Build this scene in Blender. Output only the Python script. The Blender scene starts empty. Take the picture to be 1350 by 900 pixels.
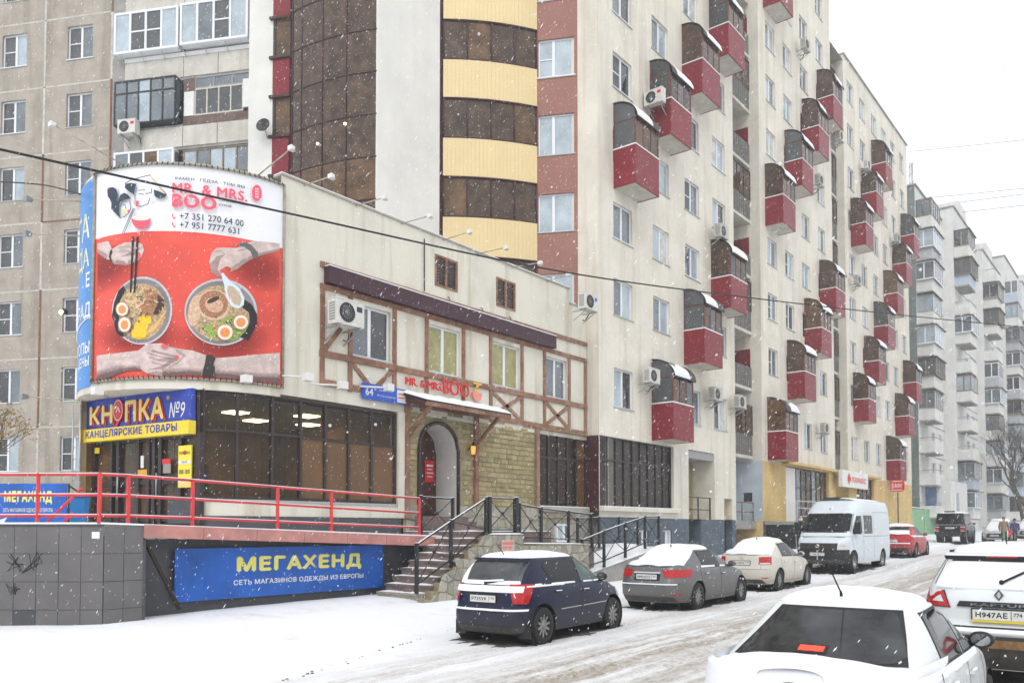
import bpy, math, random
from mathutils import Vector, Matrix
random.seed(7)
SC = bpy.context.scene
COL = SC.collection
# ---------------------------------------------------------------- camera, sky, sun, exposure
FPX, TILT, HOR, VPX, CAMZ = 1100.0, math.radians(2.0), 697.0, 1545.0, 1.9
CX, CY = 675.0, HOR - FPX * math.tan(TILT)
PSI = math.atan((VPX - CX) * math.cos(TILT) / FPX)
cam = bpy.data.cameras.new('camera')
cam.sensor_width = 36.0
cam.lens = 36.0 * FPX / 1350.0
cam.shift_y = (CY - 450.0) / 1350.0
cam.clip_start = 0.1
cam.clip_end = 2000
camo = bpy.data.objects.new('camera', cam)
camo.location = (0, 0, CAMZ)
camo.rotation_euler = (math.pi / 2 + TILT, 0, PSI)
COL.objects.link(camo)
SC.camera = camo

SUN_EL, SUN_AZ = math.radians(48), math.radians(150)      # high, behind the clouds, right of the street
w = bpy.data.worlds.new('World')
SC.world = w
w.use_nodes = True
nt = w.node_tree
bg = nt.nodes['Background']
sky = nt.nodes.new('ShaderNodeTexSky')
sky.sky_type = 'NISHITA'
sky.sun_disc = False
sky.sun_elevation = SUN_EL
sky.sun_rotation = SUN_AZ
sky.air_density = 1.0
sky.dust_density = 6.0
hs = nt.nodes.new('ShaderNodeHueSaturation')              # snow cloud: nearly no colour left
hs.inputs['Saturation'].default_value = 0.10
mx = nt.nodes.new('ShaderNodeMix')
mx.data_type = 'RGBA'
mx.inputs['Factor'].default_value = 0.72                  # even cloud deck
mx.inputs['B'].default_value = (13.0, 13.35, 13.8, 1)
nt.links.new(sky.outputs['Color'], hs.inputs['Color'])
nt.links.new(hs.outputs['Color'], mx.inputs['A'])
nt.links.new(mx.outputs['Result'], bg.inputs['Color'])
bg.inputs['Strength'].default_value = 0.1
sl = bpy.data.lights.new('sun', 'SUN')
sl.energy = 0.8
sl.angle = math.radians(25)
sl.color = (1.0, 0.97, 0.93)
so = bpy.data.objects.new('sun', sl)
d = Vector((math.sin(SUN_AZ) * math.cos(SUN_EL), math.cos(SUN_AZ) * math.cos(SUN_EL), math.sin(SUN_EL)))
so.rotation_euler = (-d).to_track_quat('-Z', 'Y').to_euler()
so.location = (0, 0, 60)
COL.objects.link(so)
vs = SC.view_settings
vs.view_transform = 'Standard'
vs.look = 'None'
vs.exposure = 0.30
vs.gamma = 1.0
vs.use_curve_mapping = False
SC.cycles.max_bounces = 6
SC.cycles.diffuse_bounces = 3
SC.cycles.glossy_bounces = 3
SC.cycles.transparent_max_bounces = 48
SC.cycles.use_denoising = True
SC.cycles.caustics_reflective = False
SC.cycles.caustics_refractive = False

# ---------------------------------------------------------------- measuring: pixel of the photo -> point on a known plane
FW = Vector((-math.sin(PSI) * math.cos(TILT), math.cos(PSI) * math.cos(TILT), math.sin(TILT)))
RT = Vector((math.cos(PSI), math.sin(PSI), 0))
UP = RT.cross(FW)
CAM = Vector((0, 0, CAMZ))
def ray(px, py): return FW + RT * ((px - CX) / FPX) - UP * ((py - CY) / FPX)
def onX(px, py, X):
    d = ray(px, py); return CAM + d * (X / d.x)
def onZ(px, py, z):
    d = ray(px, py); return CAM + d * ((z - CAMZ) / d.z)
def depth(px, py, D): return CAM + ray(px, py) * D

class Frame:
    """vertical plane: origin, direction to the right, outward normal to its right hand side"""
    def __init__(self, o, d):
        l = math.hypot(*d)
        self.o = o; self.d = (d[0] / l, d[1] / l); self.n = (d[1] / l, -d[0] / l)
        self.rot = math.atan2(self.d[1], self.d[0])
    def P(self, s, n, z):
        return (self.o[0] + self.d[0] * s + self.n[0] * n, self.o[1] + self.d[1] * s + self.n[1] * n, z)
    def at(self, px, py, n=0.0):
        r = ray(px, py)
        ox = self.o[0] + self.n[0] * n; oy = self.o[1] + self.n[1] * n
        t = (ox * self.n[0] + oy * self.n[1]) / (r.x * self.n[0] + r.y * self.n[1])
        p = CAM + r * t
        return ((p.x - self.o[0]) * self.d[0] + (p.y - self.o[1]) * self.d[1], p.z)

# ---------------------------------------------------------------- materials
MATS = {}
def M(name, col, rough=0.8, var=0.0, scale=2.0, bump=0.0, bscale=40.0, metal=0.0, spec=0.5, coat=0.0,
      streak=0.0, streak_col=None, ior=1.45, emit=0.0, dirt=0.0, dirt_col=(0.3, 0.27, 0.22), trans=0.0, alpha=1.0):
    m = bpy.data.materials.new(name)
    m.use_nodes = True
    nt = m.node_tree
    b = nt.nodes['Principled BSDF']
    b.inputs['Roughness'].default_value = rough
    b.inputs['Metallic'].default_value = metal
    b.inputs['Specular IOR Level'].default_value = spec
    b.inputs['IOR'].default_value = ior
    b.inputs['Coat Weight'].default_value = coat
    b.inputs['Coat Roughness'].default_value = 0.05
    b.inputs['Alpha'].default_value = alpha
    b.inputs['Transmission Weight'].default_value = trans
    c4 = (*col, 1)
    b.inputs['Base Color'].default_value = c4
    m.diffuse_color = c4
    if emit:
        b.inputs['Emission Color'].default_value = c4
        b.inputs['Emission Strength'].default_value = emit
    pos = None
    def P():
        nonlocal pos
        if pos is None: pos = nt.nodes.new('ShaderNodeNewGeometry')
        return pos.outputs['Position']
    cur = None
    def mix(fac_out, a, bcol, mode='MIX', fac=None):
        x = nt.nodes.new('ShaderNodeMix'); x.data_type = 'RGBA'; x.blend_type = mode
        if fac_out is not None: nt.links.new(fac_out, x.inputs['Factor'])
        else: x.inputs['Factor'].default_value = fac
        if isinstance(a, tuple): x.inputs['A'].default_value = (*a, 1)
        else: nt.links.new(a, x.inputs['A'])
        x.inputs['B'].default_value = (*bcol, 1)
        return x.outputs['Result']
    def ramp(src, lo, hi):
        r = nt.nodes.new('ShaderNodeMapRange'); r.inputs['From Min'].default_value = lo; r.inputs['From Max'].default_value = hi
        nt.links.new(src, r.inputs['Value']); return r.outputs['Result']
    def noise(sc, detail=4.0, stretch=None, rough_=0.6):
        n = nt.nodes.new('ShaderNodeTexNoise'); n.inputs['Scale'].default_value = sc; n.inputs['Detail'].default_value = detail
        n.inputs['Roughness'].default_value = rough_
        if stretch:
            mp = nt.nodes.new('ShaderNodeMapping'); mp.inputs['Scale'].default_value = stretch
            nt.links.new(P(), mp.inputs['Vector']); nt.links.new(mp.outputs['Vector'], n.inputs['Vector'])
        else: nt.links.new(P(), n.inputs['Vector'])
        return n.outputs['Fac']
    if var:
        lo = tuple(max(0, c * (1 - var)) for c in col); hi = tuple(min(1, c * (1 + var)) for c in col)
        cur = mix(ramp(noise(scale), 0.3, 0.7), lo, hi)
    if streak:
        f = ramp(noise(1.0, 5.0, (2.2, 2.2, 0.16)), 0.5, 0.78)
        mm = nt.nodes.new('ShaderNodeMath'); mm.operation = 'MULTIPLY'; mm.inputs[1].default_value = streak
        nt.links.new(f, mm.inputs[0])
        cur = mix(mm.outputs[0], cur if cur else col, streak_col or tuple(c * 0.6 for c in col))
    if dirt:
        f = ramp(noise(0.9, 8.0, None, 0.7), 0.5, 0.75)
        mm = nt.nodes.new('ShaderNodeMath'); mm.operation = 'MULTIPLY'; mm.inputs[1].default_value = dirt
        nt.links.new(f, mm.inputs[0])
        cur = mix(mm.outputs[0], cur if cur else col, dirt_col)
    if cur: nt.links.new(cur, b.inputs['Base Color'])
    if bump:
        bn = nt.nodes.new('ShaderNodeBump'); bn.inputs['Strength'].default_value = bump; bn.inputs['Distance'].default_value = 0.02
        nt.links.new(noise(bscale, 5.0), bn.inputs['Height']); nt.links.new(bn.outputs['Normal'], b.inputs['Normal'])
    MATS[name] = m
    return m

# ---------------------------------------------------------------- mesh builder
class MB:
    def __init__(self): self.v = []; self.f = []; self.sm = []
    def add(self, vs, fs, smooth=False):
        o = len(self.v); self.v += [tuple(p) for p in vs]
        self.f += [tuple(i + o for i in f) for f in fs]; self.sm += [smooth] * len(fs)
        return self
    def quad(self, *p): return self.add(p, [tuple(range(len(p)))])
    def box(self, x0, x1, y0, y1, z0, z1):
        return self.hexa([(x0, y0, z0), (x1, y0, z0), (x1, y1, z0), (x0, y1, z0), (x0, y0, z1), (x1, y0, z1), (x1, y1, z1), (x0, y1, z1)])
    def hexa(self, p):
        return self.add(p, [(0, 3, 2, 1), (4, 5, 6, 7), (0, 1, 5, 4), (1, 2, 6, 5), (2, 3, 7, 6), (3, 0, 4, 7)])
    def fbox(self, F, s0, s1, n0, n1, z0, z1):
        q = [F.P(s, n, z) for z in (z0, z1) for (s, n) in ((s0, n1), (s1, n1), (s1, n0), (s0, n0))]
        return self.hexa(q)
    def bar(self, a, b, w, h=None, up=(0, 0, 1)):
        h = w if h is None else h
        a, b = Vector(a), Vector(b); d = (b - a).normalized(); up = Vector(up)
        if abs(d.dot(up)) > 0.98: up = Vector((1, 0, 0))
        s = d.cross(up).normalized(); u = s.cross(d)
        s *= w / 2; u *= h / 2
        return self.hexa([a - s - u, a + s - u, b + s - u, b - s - u, a - s + u, a + s + u, b + s + u, b - s + u])
    def tube(self, pts, r, n=8, cap=True):
        pts = [Vector(p) for p in pts]; rs = r if isinstance(r, (list, tuple)) else [r] * len(pts)
        vs = []; fs = []; ref = Vector((0, 0, 1))
        for i, p in enumerate(pts):
            d = (pts[min(i + 1, len(pts) - 1)] - pts[max(i - 1, 0)])
            d = d.normalized() if d.length > 1e-9 else Vector((0, 0, 1))
            a = d.cross(ref)
            if a.length < 0.05: a = d.cross(Vector((1, 0, 0)))
            a.normalize(); b = d.cross(a)
            for k in range(n):
                t = 2 * math.pi * k / n; vs.append(p + (a * math.cos(t) + b * math.sin(t)) * rs[i])
        for i in range(len(pts) - 1):
            for k in range(n): fs.append((i * n + k, i * n + (k + 1) % n, (i + 1) * n + (k + 1) % n, (i + 1) * n + k))
        self.add(vs, fs, True)
        if cap:
            o = len(self.v) - len(vs)
            self.f += [tuple(o + k for k in range(n))[::-1], tuple(o + (len(pts) - 1) * n + k for k in range(n))]; self.sm += [False, False]
        return self
    def grid(self, fn, nu, nv, smooth=True, closed=False):
        vs = [fn(i / nu, j / nv) for j in range(nv + 1) for i in range(nu + 1)]
        return self.add(vs, [(j * (nu + 1) + i, j * (nu + 1) + i + 1, (j + 1) * (nu + 1) + i + 1, (j + 1) * (nu + 1) + i) for j in range(nv) for i in range(nu)], smooth)
    def lathe(self, prof, c, axis, n=24, smooth=True):
        c = Vector(c); ax = Vector(axis).normalized(); a = ax.cross(Vector((0, 0, 1)))
        if a.length < 0.05: a = ax.cross(Vector((1, 0, 0)))
        a.normalize(); b = ax.cross(a); vs = []; fs = []
        for (r, h) in prof:
            for k in range(n):
                t = 2 * math.pi * k / n; vs.append(c + ax * h + (a * math.cos(t) + b * math.sin(t)) * r)
        for i in range(len(prof) - 1):
            for k in range(n): fs.append((i * n + k, i * n + (k + 1) % n, (i + 1) * n + (k + 1) % n, (i + 1) * n + k))
        return self.add(vs, fs, smooth)
    def prism(self, poly, fn, t):
        """poly in (u,v); fn(u,v,depth)->point; solid between depth 0 and t"""
        n = len(poly)
        vs = [fn(u, v, 0) for u, v in poly] + [fn(u, v, t) for u, v in poly]
        return self.add(vs, [tuple(range(n))[::-1], tuple(range(n, 2 * n))] + [(i, (i + 1) % n, n + (i + 1) % n, n + i) for i in range(n)])
    def mesh(self, name, mat, off=(0, 0, 0)):
        me = bpy.data.meshes.new(name)
        ox, oy, oz = off
        me.from_pydata([(x - ox, y - oy, z - oz) for x, y, z in self.v], [], self.f)
        me.polygons.foreach_set('use_smooth', self.sm)
        for mm in (mat if isinstance(mat, (list, tuple)) else [mat]): me.materials.append(mm)
        me.update()
        return me
    def build(self, name, mat, parent=None, loc=None):
        """vertices are world coordinates; the object's origin is its parent's (or loc)"""
        off = WORLD[parent.name] if parent else (loc or (0, 0, 0))
        o = bpy.data.objects.new(name, self.mesh(name, mat, off))
        COL.objects.link(o)
        if parent: o.parent = parent
        else: o.location = off
        WORLD[o.name] = tuple(off)
        return o
WORLD = {}
def tag(o, label=None, cat=None, group=None, kind=None):
    if label: o['label'] = label
    if cat: o['category'] = cat
    if group: o['group'] = group
    if kind: o['kind'] = kind
    return o
def thing(name, label, cat, loc=(0, 0, 0), group=None, rotz=0.0):
    o = bpy.data.objects.new(name, None); o.empty_display_size = 0.2; COL.objects.link(o)
    o.location = loc; o.rotation_euler = (0, 0, rotz); WORLD[o.name] = tuple(loc)
    return tag(o, label, cat, group)
def inst(name, me, parent, F, s, n, z):
    """a shared mesh (local x along the wall, -y outwards) set on a frame"""
    o = bpy.data.objects.new(name, me); COL.objects.link(o)
    p = F.P(s, n, z); q = WORLD[parent.name] if parent else (0, 0, 0)
    o.location = (p[0] - q[0], p[1] - q[1], p[2] - q[2]); o.rotation_euler = (0, 0, F.rot)
    if parent: o.parent = parent
    WORLD[o.name] = p
    return o
def sub(name, me, parent, loc=(0, 0, 0)):
    o = bpy.data.objects.new(name, me); COL.objects.link(o); o.parent = parent; o.location = loc
    return o
def wall_holes(mb, F, s0, s1, z0, z1, holes, n=0.0, dep=0.16):
    S = sorted({s0, s1, *[h[0] for h in holes], *[h[1] for h in holes]}); Z = sorted({z0, z1, *[h[2] for h in holes], *[h[3] for h in holes]})
    S = [s for s in S if s0 <= s <= s1]; Z = [z for z in Z if z0 <= z <= z1]
    for i in range(len(S) - 1):
        for j in range(len(Z) - 1):
            cs, cz = (S[i] + S[i + 1]) / 2, (Z[j] + Z[j + 1]) / 2
            if any(h[0] < cs < h[1] and h[2] < cz < h[3] for h in holes): continue
            mb.quad(F.P(S[i], n, Z[j]), F.P(S[i + 1], n, Z[j]), F.P(S[i + 1], n, Z[j + 1]), F.P(S[i], n, Z[j + 1]))
    for h in holes:
        a, b, c, e = h[:4]; dd = h[4] if len(h) > 4 else dep
        for q in (((a, n, c), (b, n, c), (b, n - dd, c), (a, n - dd, c)), ((a, n, e), (a, n - dd, e), (b, n - dd, e), (b, n, e)),
                  ((a, n, c), (a, n - dd, c), (a, n - dd, e), (a, n, e)), ((b, n, c), (b, n, e), (b, n - dd, e), (b, n - dd, c))):
            mb.quad(*[F.P(*t) for t in q])
# ---------------------------------------------------------------- lettering
TXT = {}
def text_geo(body, size=1.0, bold=0.0, align='CENTER', shear=0.0, space=1.0):
    k = (body, size, bold, align, shear, space)
    if k in TXT: return TXT[k]
    c = bpy.data.curves.new('t', 'FONT'); c.body = body; c.size = size; c.offset = bold; c.align_x = align; c.align_y = 'CENTER'; c.shear = shear
    c.space_character = space; c.resolution_u = 3
    o = bpy.data.objects.new('t', c); COL.objects.link(o)
    dg = bpy.context.evaluated_depsgraph_get(); dg.update()
    me = o.evaluated_get(dg).to_mesh()
    r = ([tuple(v.co)[:2] for v in me.vertices], [tuple(p.vertices) for p in me.polygons])
    o.evaluated_get(dg).to_mesh_clear(); bpy.data.objects.remove(o); bpy.data.curves.remove(c)
    TXT[k] = r
    return r
def text_mb(body, size, fn, bold=0.0, align='CENTER', width=None, height=None, shear=0.0, space=1.0, mb=None):
    """fn(u,v)->point for letter coordinates centred on 0; width/height stretch the line to fit; bold thickens the strokes by shifted, slightly raised copies"""
    vs, fs = text_geo(body, size, 0.0, align, shear, 1.0 + bold * 2.5)
    us = [p[0] for p in vs]; ws = [p[1] for p in vs]
    u0, u1, v0, v1 = min(us) - bold, max(us) + bold, min(ws) - bold, max(ws) + bold
    ku = width / (u1 - u0) if width else 1.0; kv = height / (v1 - v0) if height else (1.0 if not width else ku)
    if height and not width: ku = kv
    cu = (u0 + u1) / 2 if align == 'CENTER' else u0; cv = (v0 + v1) / 2
    mb = mb or MB()
    o, a, b = Vector(fn(0, 0)), Vector(fn(.01, 0)), Vector(fn(0, .01)); nn = (a - o).cross(b - o).normalized()
    k = 0
    for du, dv in (((0, 0),) if bold < .012 else ((-bold, 0), (bold, 0), (0, bold), (0, -bold))):
        mb.add([Vector(fn((p + du - cu) * ku, (q + dv - cv) * kv)) + nn * (k * .0006) for p, q in vs], fs); k += 1
    return mb
# ---------------------------------------------------------------- palette
cream = M('cream_stucco', (0.70, 0.66, 0.575), 0.92, 0.09, 0.7, 0.25, 30, streak=0.75, streak_col=(0.47, 0.42, 0.33), dirt=0.5, dirt_col=(0.50, 0.46, 0.38))
cream2 = M('old_cream_stucco', (0.68, 0.65, 0.565), 0.92, 0.10, 0.9, 0.3, 35, streak=0.85, streak_col=(0.40, 0.35, 0.24), dirt=0.35, dirt_col=(0.46, 0.42, 0.33))
white_wall = M('white_stucco', (0.69, 0.68, 0.64), 0.92, 0.07, 0.8, 0.2, 30, streak=0.25, streak_col=(0.52, 0.50, 0.45))
yellow_wall = M('ochre_stucco', (0.60, 0.43, 0.18), 0.9, 0.15, 1.0, 0.2, 30, streak=0.4, streak_col=(0.44, 0.29, 0.12))
blue_base = M('blue_grey_plinth', (0.095, 0.122, 0.150), 0.8, 0.2, 1.5, 0.2, 30)
pale_blue = M('pale_blue_stucco', (0.44, 0.50, 0.54), 0.9, 0.1, 1.2, 0.15, 30)
grey_stucco = M('grey_stucco', (0.36, 0.34, 0.30), 0.92, 0.12, 1.0, 0.2, 30, streak=0.4)
concrete = M('beige_concrete', (0.375, 0.335, 0.285), 0.95, 0.18, 1.3, 0.4, 25, streak=0.85, streak_col=(0.23, 0.19, 0.15), dirt=0.6, dirt_col=(0.28, 0.24, 0.19))
joint_white = M('sealed_joint', (0.50, 0.48, 0.44), 0.9, 0.2, 4.0)
joint_rust = M('rust_red_joint', (0.20, 0.095, 0.062), 0.9, 0.25, 3.0)
conc_white = M('whitewashed_concrete', (0.56, 0.54, 0.48), 0.95, 0.14, 1.4, 0.3, 25, streak=0.6, streak_col=(0.36, 0.31, 0.24), dirt=0.4, dirt_col=(0.35, 0.31, 0.26))
conc_grey = M('weathered_concrete', (0.30, 0.29, 0.27), 0.95, 0.2, 1.5, 0.3, 25, streak=0.4)
green_grey = M('green_grey_concrete', (0.165, 0.195, 0.185), 0.95, 0.15, 0.8, 0.2, 20, streak=0.5, streak_col=(0.10, 0.115, 0.105))
brown_wall = M('terracotta_stucco', (0.30, 0.145, 0.118), 0.9, 0.10, 0.8, 0.3, 40, dirt=0.3, dirt_col=(0.25, 0.10, 0.07))
yellow_siding = M('yellow_siding', (0.70, 0.55, 0.29), 0.5, 0.04, 1.0)
burgundy = M('burgundy_metal', (0.055, 0.014, 0.018), 0.45)
red_panel = M('red_balcony_panel', (0.20, 0.011, 0.020), 0.42, 0.10, 1.5, spec=0.38, dirt=0.15, dirt_col=(0.15, 0.02, 0.03))
white_pvc = M('white_plastic_frame', (0.74, 0.76, 0.79), 0.4)
grey_pvc = M('grey_frame', (0.30, 0.30, 0.30), 0.5)
dark_frame = M('dark_brown_frame', (0.035, 0.022, 0.022), 0.45)
metal_sill = M('zinc_sill', (0.42, 0.43, 0.44), 0.45, metal=0.3)
glass_sky = M('window_glass_curtain_and_sky', (0.36, 0.43, 0.48), 0.06, 0.25, 1.2, spec=0.7, ior=1.6)  # curtains and sky reflection both put into the pale base colour
glass_mid = M('window_glass', (0.13, 0.155, 0.175), 0.05, 0.35, 1.2, spec=0.7, ior=1.6)
glass_dark = M('dark_window_glass', (0.035, 0.038, 0.042), 0.05, 0.4, 1.5, spec=0.7, ior=1.6)
glass_white = M('window_with_net_curtain', (0.50, 0.51, 0.50), 0.08, 0.3, 2.5, spec=0.5)
glass_yel = M('window_with_yellow_curtain', (0.33, 0.31, 0.13), 0.08, 0.2, 3.0, spec=0.6)
glass_net = M('mosquito_net_window', (0.085, 0.09, 0.095), 0.5, 0.2, 2.0)
tint_brown = M('brown_tinted_glass', (0.070, 0.043, 0.027), 0.06, 0.6, 2.6, spec=0.34, ior=1.5)
tint_warm = M('warm_tinted_glass', (0.115, 0.066, 0.034), 0.08, 0.55, 2.0, spec=0.34)
shop_glass = M('shop_glass', (0.075, 0.052, 0.033), 0.05, 0.7, .9, spec=0.3)
shop_blind = M('shop_glass_with_brown_blind', (0.135, 0.066, 0.022), 0.10, 0.2, 1.0, spec=0.5)
polycarb = M('brown_polycarbonate', (0.10, 0.055, 0.04), 0.35, 0.2, 2.0)
frame_red = M('red_brown_frame', (0.12, 0.035, 0.028), 0.5)
snow = M('snow', (0.81, 0.83, 0.86), 0.85, 0.03, 2.0, 0.35, 22, spec=0.3)
wood = M('stained_timber', (0.25, 0.125, 0.078), 0.8, 0.40, 4.0, 0.4, 30, streak=0.75, streak_col=(0.36, 0.28, 0.23), dirt=0.5, dirt_col=(0.15, 0.075, 0.05))
wood_dark = M('dark_door_wood', (0.075, 0.020, 0.012), 0.5, 0.35, 5.0, 0.2, 30)
black_metal = M('black_painted_steel', (0.018, 0.018, 0.02), 0.5)
red_paint = M('red_painted_rail', (0.62, 0.045, 0.05), 0.45, 0.10, 4.0)
steel = M('galvanised_steel', (0.45, 0.46, 0.47), 0.4, 0.1, 3.0, metal=0.6)
white_metal = M('white_painted_metal', (0.72, 0.72, 0.70), 0.5, 0.05, 3.0)
plastic_grey = M('grey_plastic', (0.25, 0.25, 0.25), 0.6)
black_rub = M('black_rubber', (0.012, 0.012, 0.013), 0.7)
pink_stone = M('pink_slab', (0.48, 0.215, 0.19), 0.7, 0.2, 2.5, 0.2, 25, dirt=0.3, dirt_col=(0.36, 0.2, 0.17))
tile_grey = M('grey_facing_tile', (0.135, 0.128, 0.128), 0.75, 0.16, 1.2, 0.15, 30, dirt=0.3, dirt_col=(0.10, 0.095, 0.092))
tile_dark = M('dark_plinth_tile', (0.065, 0.066, 0.075), 0.6, 0.15, 2.0)
stair_stone = M('brown_red_step', (0.175, 0.13, 0.118), 0.75, 0.25, 4.0, 0.3, 30)
# ================================================================ ground: one snow sheet with kerb line, ruts and slush
from mathutils import noise as mnoise
GY = [(-40, -.13), (6, -.12), (12, -.02), (20, .02), (26, .12), (32, .28), (40, .6), (50, .8), (60, .93), (100, 1.4), (260, 3.2), (900, 9)]
def gbase(Y):
    for (a, za), (b, zb) in zip(GY, GY[1:]):
        if Y <= b: t = max(0, min(1, (Y - a) / (b - a))); return za + (zb - za) * t
    return GY[-1][1]
def sstep(a, b, x): t = max(0, min(1, (x - a) / (b - a))); return t * t * (3 - 2 * t)
def kerbx(Y): return -11.1 + .10 * sstep(0, 30, Y)
RUTS = (-1.35, -2.9, -4.35, -5.9, -6.6)
def ground(X, Y):
    z = gbase(Y)
    kx = kerbx(Y)
    z += .10 * sstep(kx + .12, kx - .12, X) + .20 * sstep(kx, -15.0, X)
    if -13 < X < 3 and -5 < Y < 90:
        n = mnoise.noise(Vector((X * .35, Y * .12, 3))) ; n2 = mnoise.noise(Vector((X * 2.2, Y * 1.4, 7))); n3 = mnoise.noise(Vector((X * 6.5, Y * 3.2, 1)))
        rut = 0
        for r in RUTS:
            c = r + .22 * math.sin(Y * .11 + r) + .12 * n
            rut = max(rut, math.exp(-((X - c) / .24) ** 2))
        z += -.07 * rut + .018 * n2 + (.016 + .02 * rut) * n3 + .02 * n * (X > kx)
        if X < -7.2 and X > kx: z += .02 * max(0, mnoise.noise(Vector((X * 1.1, Y * .8, 9))))
    elif -18 < X <= -13 and -5 < Y < 60: z += .015 * mnoise.noise(Vector((X * 1.3, Y * 1.1, 5)))
    return z
def steps(segs):
    o = []
    for a, b, n in segs: o += [a + (b - a) * k / n for k in range(n)]
    return o + [segs[-1][1]]
gx = steps([(-70, -18, 16), (-18, -13, 16), (-13, 2.5, 120), (2.5, 20, 10), (20, 60, 6)])
gy = steps([(-60, -6, 8), (-6, 4, 20), (4, 30, 170), (30, 60, 90), (60, 120, 40), (120, 262, 12)])
b = MB(); nx, ny = len(gx), len(gy)
b.add([(x, y, ground(x, y)) for y in gy for x in gx], [(j * nx + i, j * nx + i + 1, (j + 1) * nx + i + 1, (j + 1) * nx + i) for j in range(ny - 1) for i in range(nx - 1)], True)
gm = bpy.data.materials.new('snowy_ground'); gm.use_nodes = True; nt = gm.node_tree; bs = nt.nodes['Principled BSDF']
def N(t, **k):
    n = nt.nodes.new(t)
    for a, v in k.items(): setattr(n, a, v)
    return n
geo = N('ShaderNodeNewGeometry'); sx = N('ShaderNodeSeparateXYZ'); nt.links.new(geo.outputs['Position'], sx.inputs[0])
def noise(scale, stretch, detail=6, rough=.65):
    mp = N('ShaderNodeMapping'); mp.inputs['Scale'].default_value = stretch; nt.links.new(geo.outputs['Position'], mp.inputs['Vector'])
    n = N('ShaderNodeTexNoise'); n.inputs['Scale'].default_value = scale; n.inputs['Detail'].default_value = detail; n.inputs['Roughness'].default_value = rough
    nt.links.new(mp.outputs[0], n.inputs['Vector']); return n.outputs['Fac']
def mr(src, a, b_, c=0.0, d=1.0):
    r = N('ShaderNodeMapRange'); r.inputs['From Min'].default_value = a; r.inputs['From Max'].default_value = b_; r.inputs['To Min'].default_value = c; r.inputs['To Max'].default_value = d
    nt.links.new(src, r.inputs['Value']); return r.outputs['Result']
def mul(a, b_, op='MULTIPLY'):
    m = N('ShaderNodeMath', operation=op); m.use_clamp = True
    for i, v in enumerate((a, b_)):
        if isinstance(v, (int, float)): m.inputs[i].default_value = v
        else: nt.links.new(v, m.inputs[i])
    return m.outputs[0]
lane = N('ShaderNodeValToRGB'); xr = mr(sx.outputs['X'], -12, 3)       # carriageway: worn snow where wheels run
el = lane.color_ramp.elements
pos = lambda x: (x + 12) / 15
pts = [(-11.3, .0), (-10.2, .05), (-9.3, .18), (-8.6, .6), (-8.1, .35), (-7.5, .5), (-7.1, .9), (-6.4, 1.0), (-5.9, .7), (-5.3, 1.0), (-4.5, .8), (-3.9, 1.0), (-3.0, .75), (-2.0, .9), (-.5, .65), (2.2, .5)]
el[0].position = 0; el[0].color = (0, 0, 0, 1); el[1].position = pos(pts[0][0]); el[1].color = (0, 0, 0, 1)
for x, v in pts[1:]: e_ = el.new(pos(x)); e_.color = (v, v, v, 1)
warp = N('ShaderNodeMath', operation='ADD'); nt.links.new(xr, warp.inputs[0]); nt.links.new(mr(noise(.16, (1, 1, 1), 3), 0, 1, -.04, .04), warp.inputs[1]); nt.links.new(warp.outputs[0], lane.inputs['Fac'])
streak = mr(noise(1.5, (2.6, .13, 1), 8, .7), .40, .60); clump = mr(noise(3.4, (1.6, .55, 1), 9, .8), .40, .60); fine = mr(noise(17, (1, .55, 1), 5, .75), .40, .62)
tex = mul(mul(streak, .9), mul(mul(clump, mr(streak, 0, 1, .35, 1)), .85), 'ADD')
dirt = mul(mul(lane.outputs['Color'], tex), mr(fine, 0, 1, .45, 1.1))
walk = mul(mr(noise(.45, (1, 1.6, 1), 8, .72), .56, .74), .34); dirt = mul(dirt, walk, 'ADD')
mx0 = N('ShaderNodeMix', data_type='RGBA'); mx0.inputs['A'].default_value = (.82, .84, .875, 1); mx0.inputs['B'].default_value = (.60, .585, .56, 1); nt.links.new(mul(mul(lane.outputs['Color'], mr(noise(.8, (1.4, .25, 1), 7, .7), .3, .6, .25, 1)), .75), mx0.inputs['Factor'])
mx1 = N('ShaderNodeMix', data_type='RGBA'); nt.links.new(mx0.outputs['Result'], mx1.inputs['A']); mx1.inputs['B'].default_value = (.29, .24, .185, 1); nt.links.new(dirt, mx1.inputs['Factor'])
deep = mul(mr(dirt, .62, 1.0), mr(noise(5, (1, .4, 1), 6, .7), .48, .7)); mx2 = N('ShaderNodeMix', data_type='RGBA'); nt.links.new(mx1.outputs['Result'], mx2.inputs['A']); mx2.inputs['B'].default_value = (.16, .13, .10, 1); nt.links.new(mul(deep, .75), mx2.inputs['Factor'])
nt.links.new(mx2.outputs['Result'], bs.inputs['Base Color']); bs.inputs['Roughness'].default_value = .85; nt.links.new(mr(dirt, 0, 1, .9, .5), bs.inputs['Roughness'])
bs.inputs['Specular IOR Level'].default_value = .3
bp = N('ShaderNodeBump'); bp.inputs['Strength'].default_value = .55; bp.inputs['Distance'].default_value = .03
hsum = mul(noise(9, (1, 1, 1), 7, .7), noise(38, (1, 1, 1), 3), 'ADD'); nt.links.new(hsum, bp.inputs['Height']); nt.links.new(bp.outputs[0], bs.inputs['Normal'])
tag(b.build('snowy_ground', gm), kind='structure')
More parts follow.
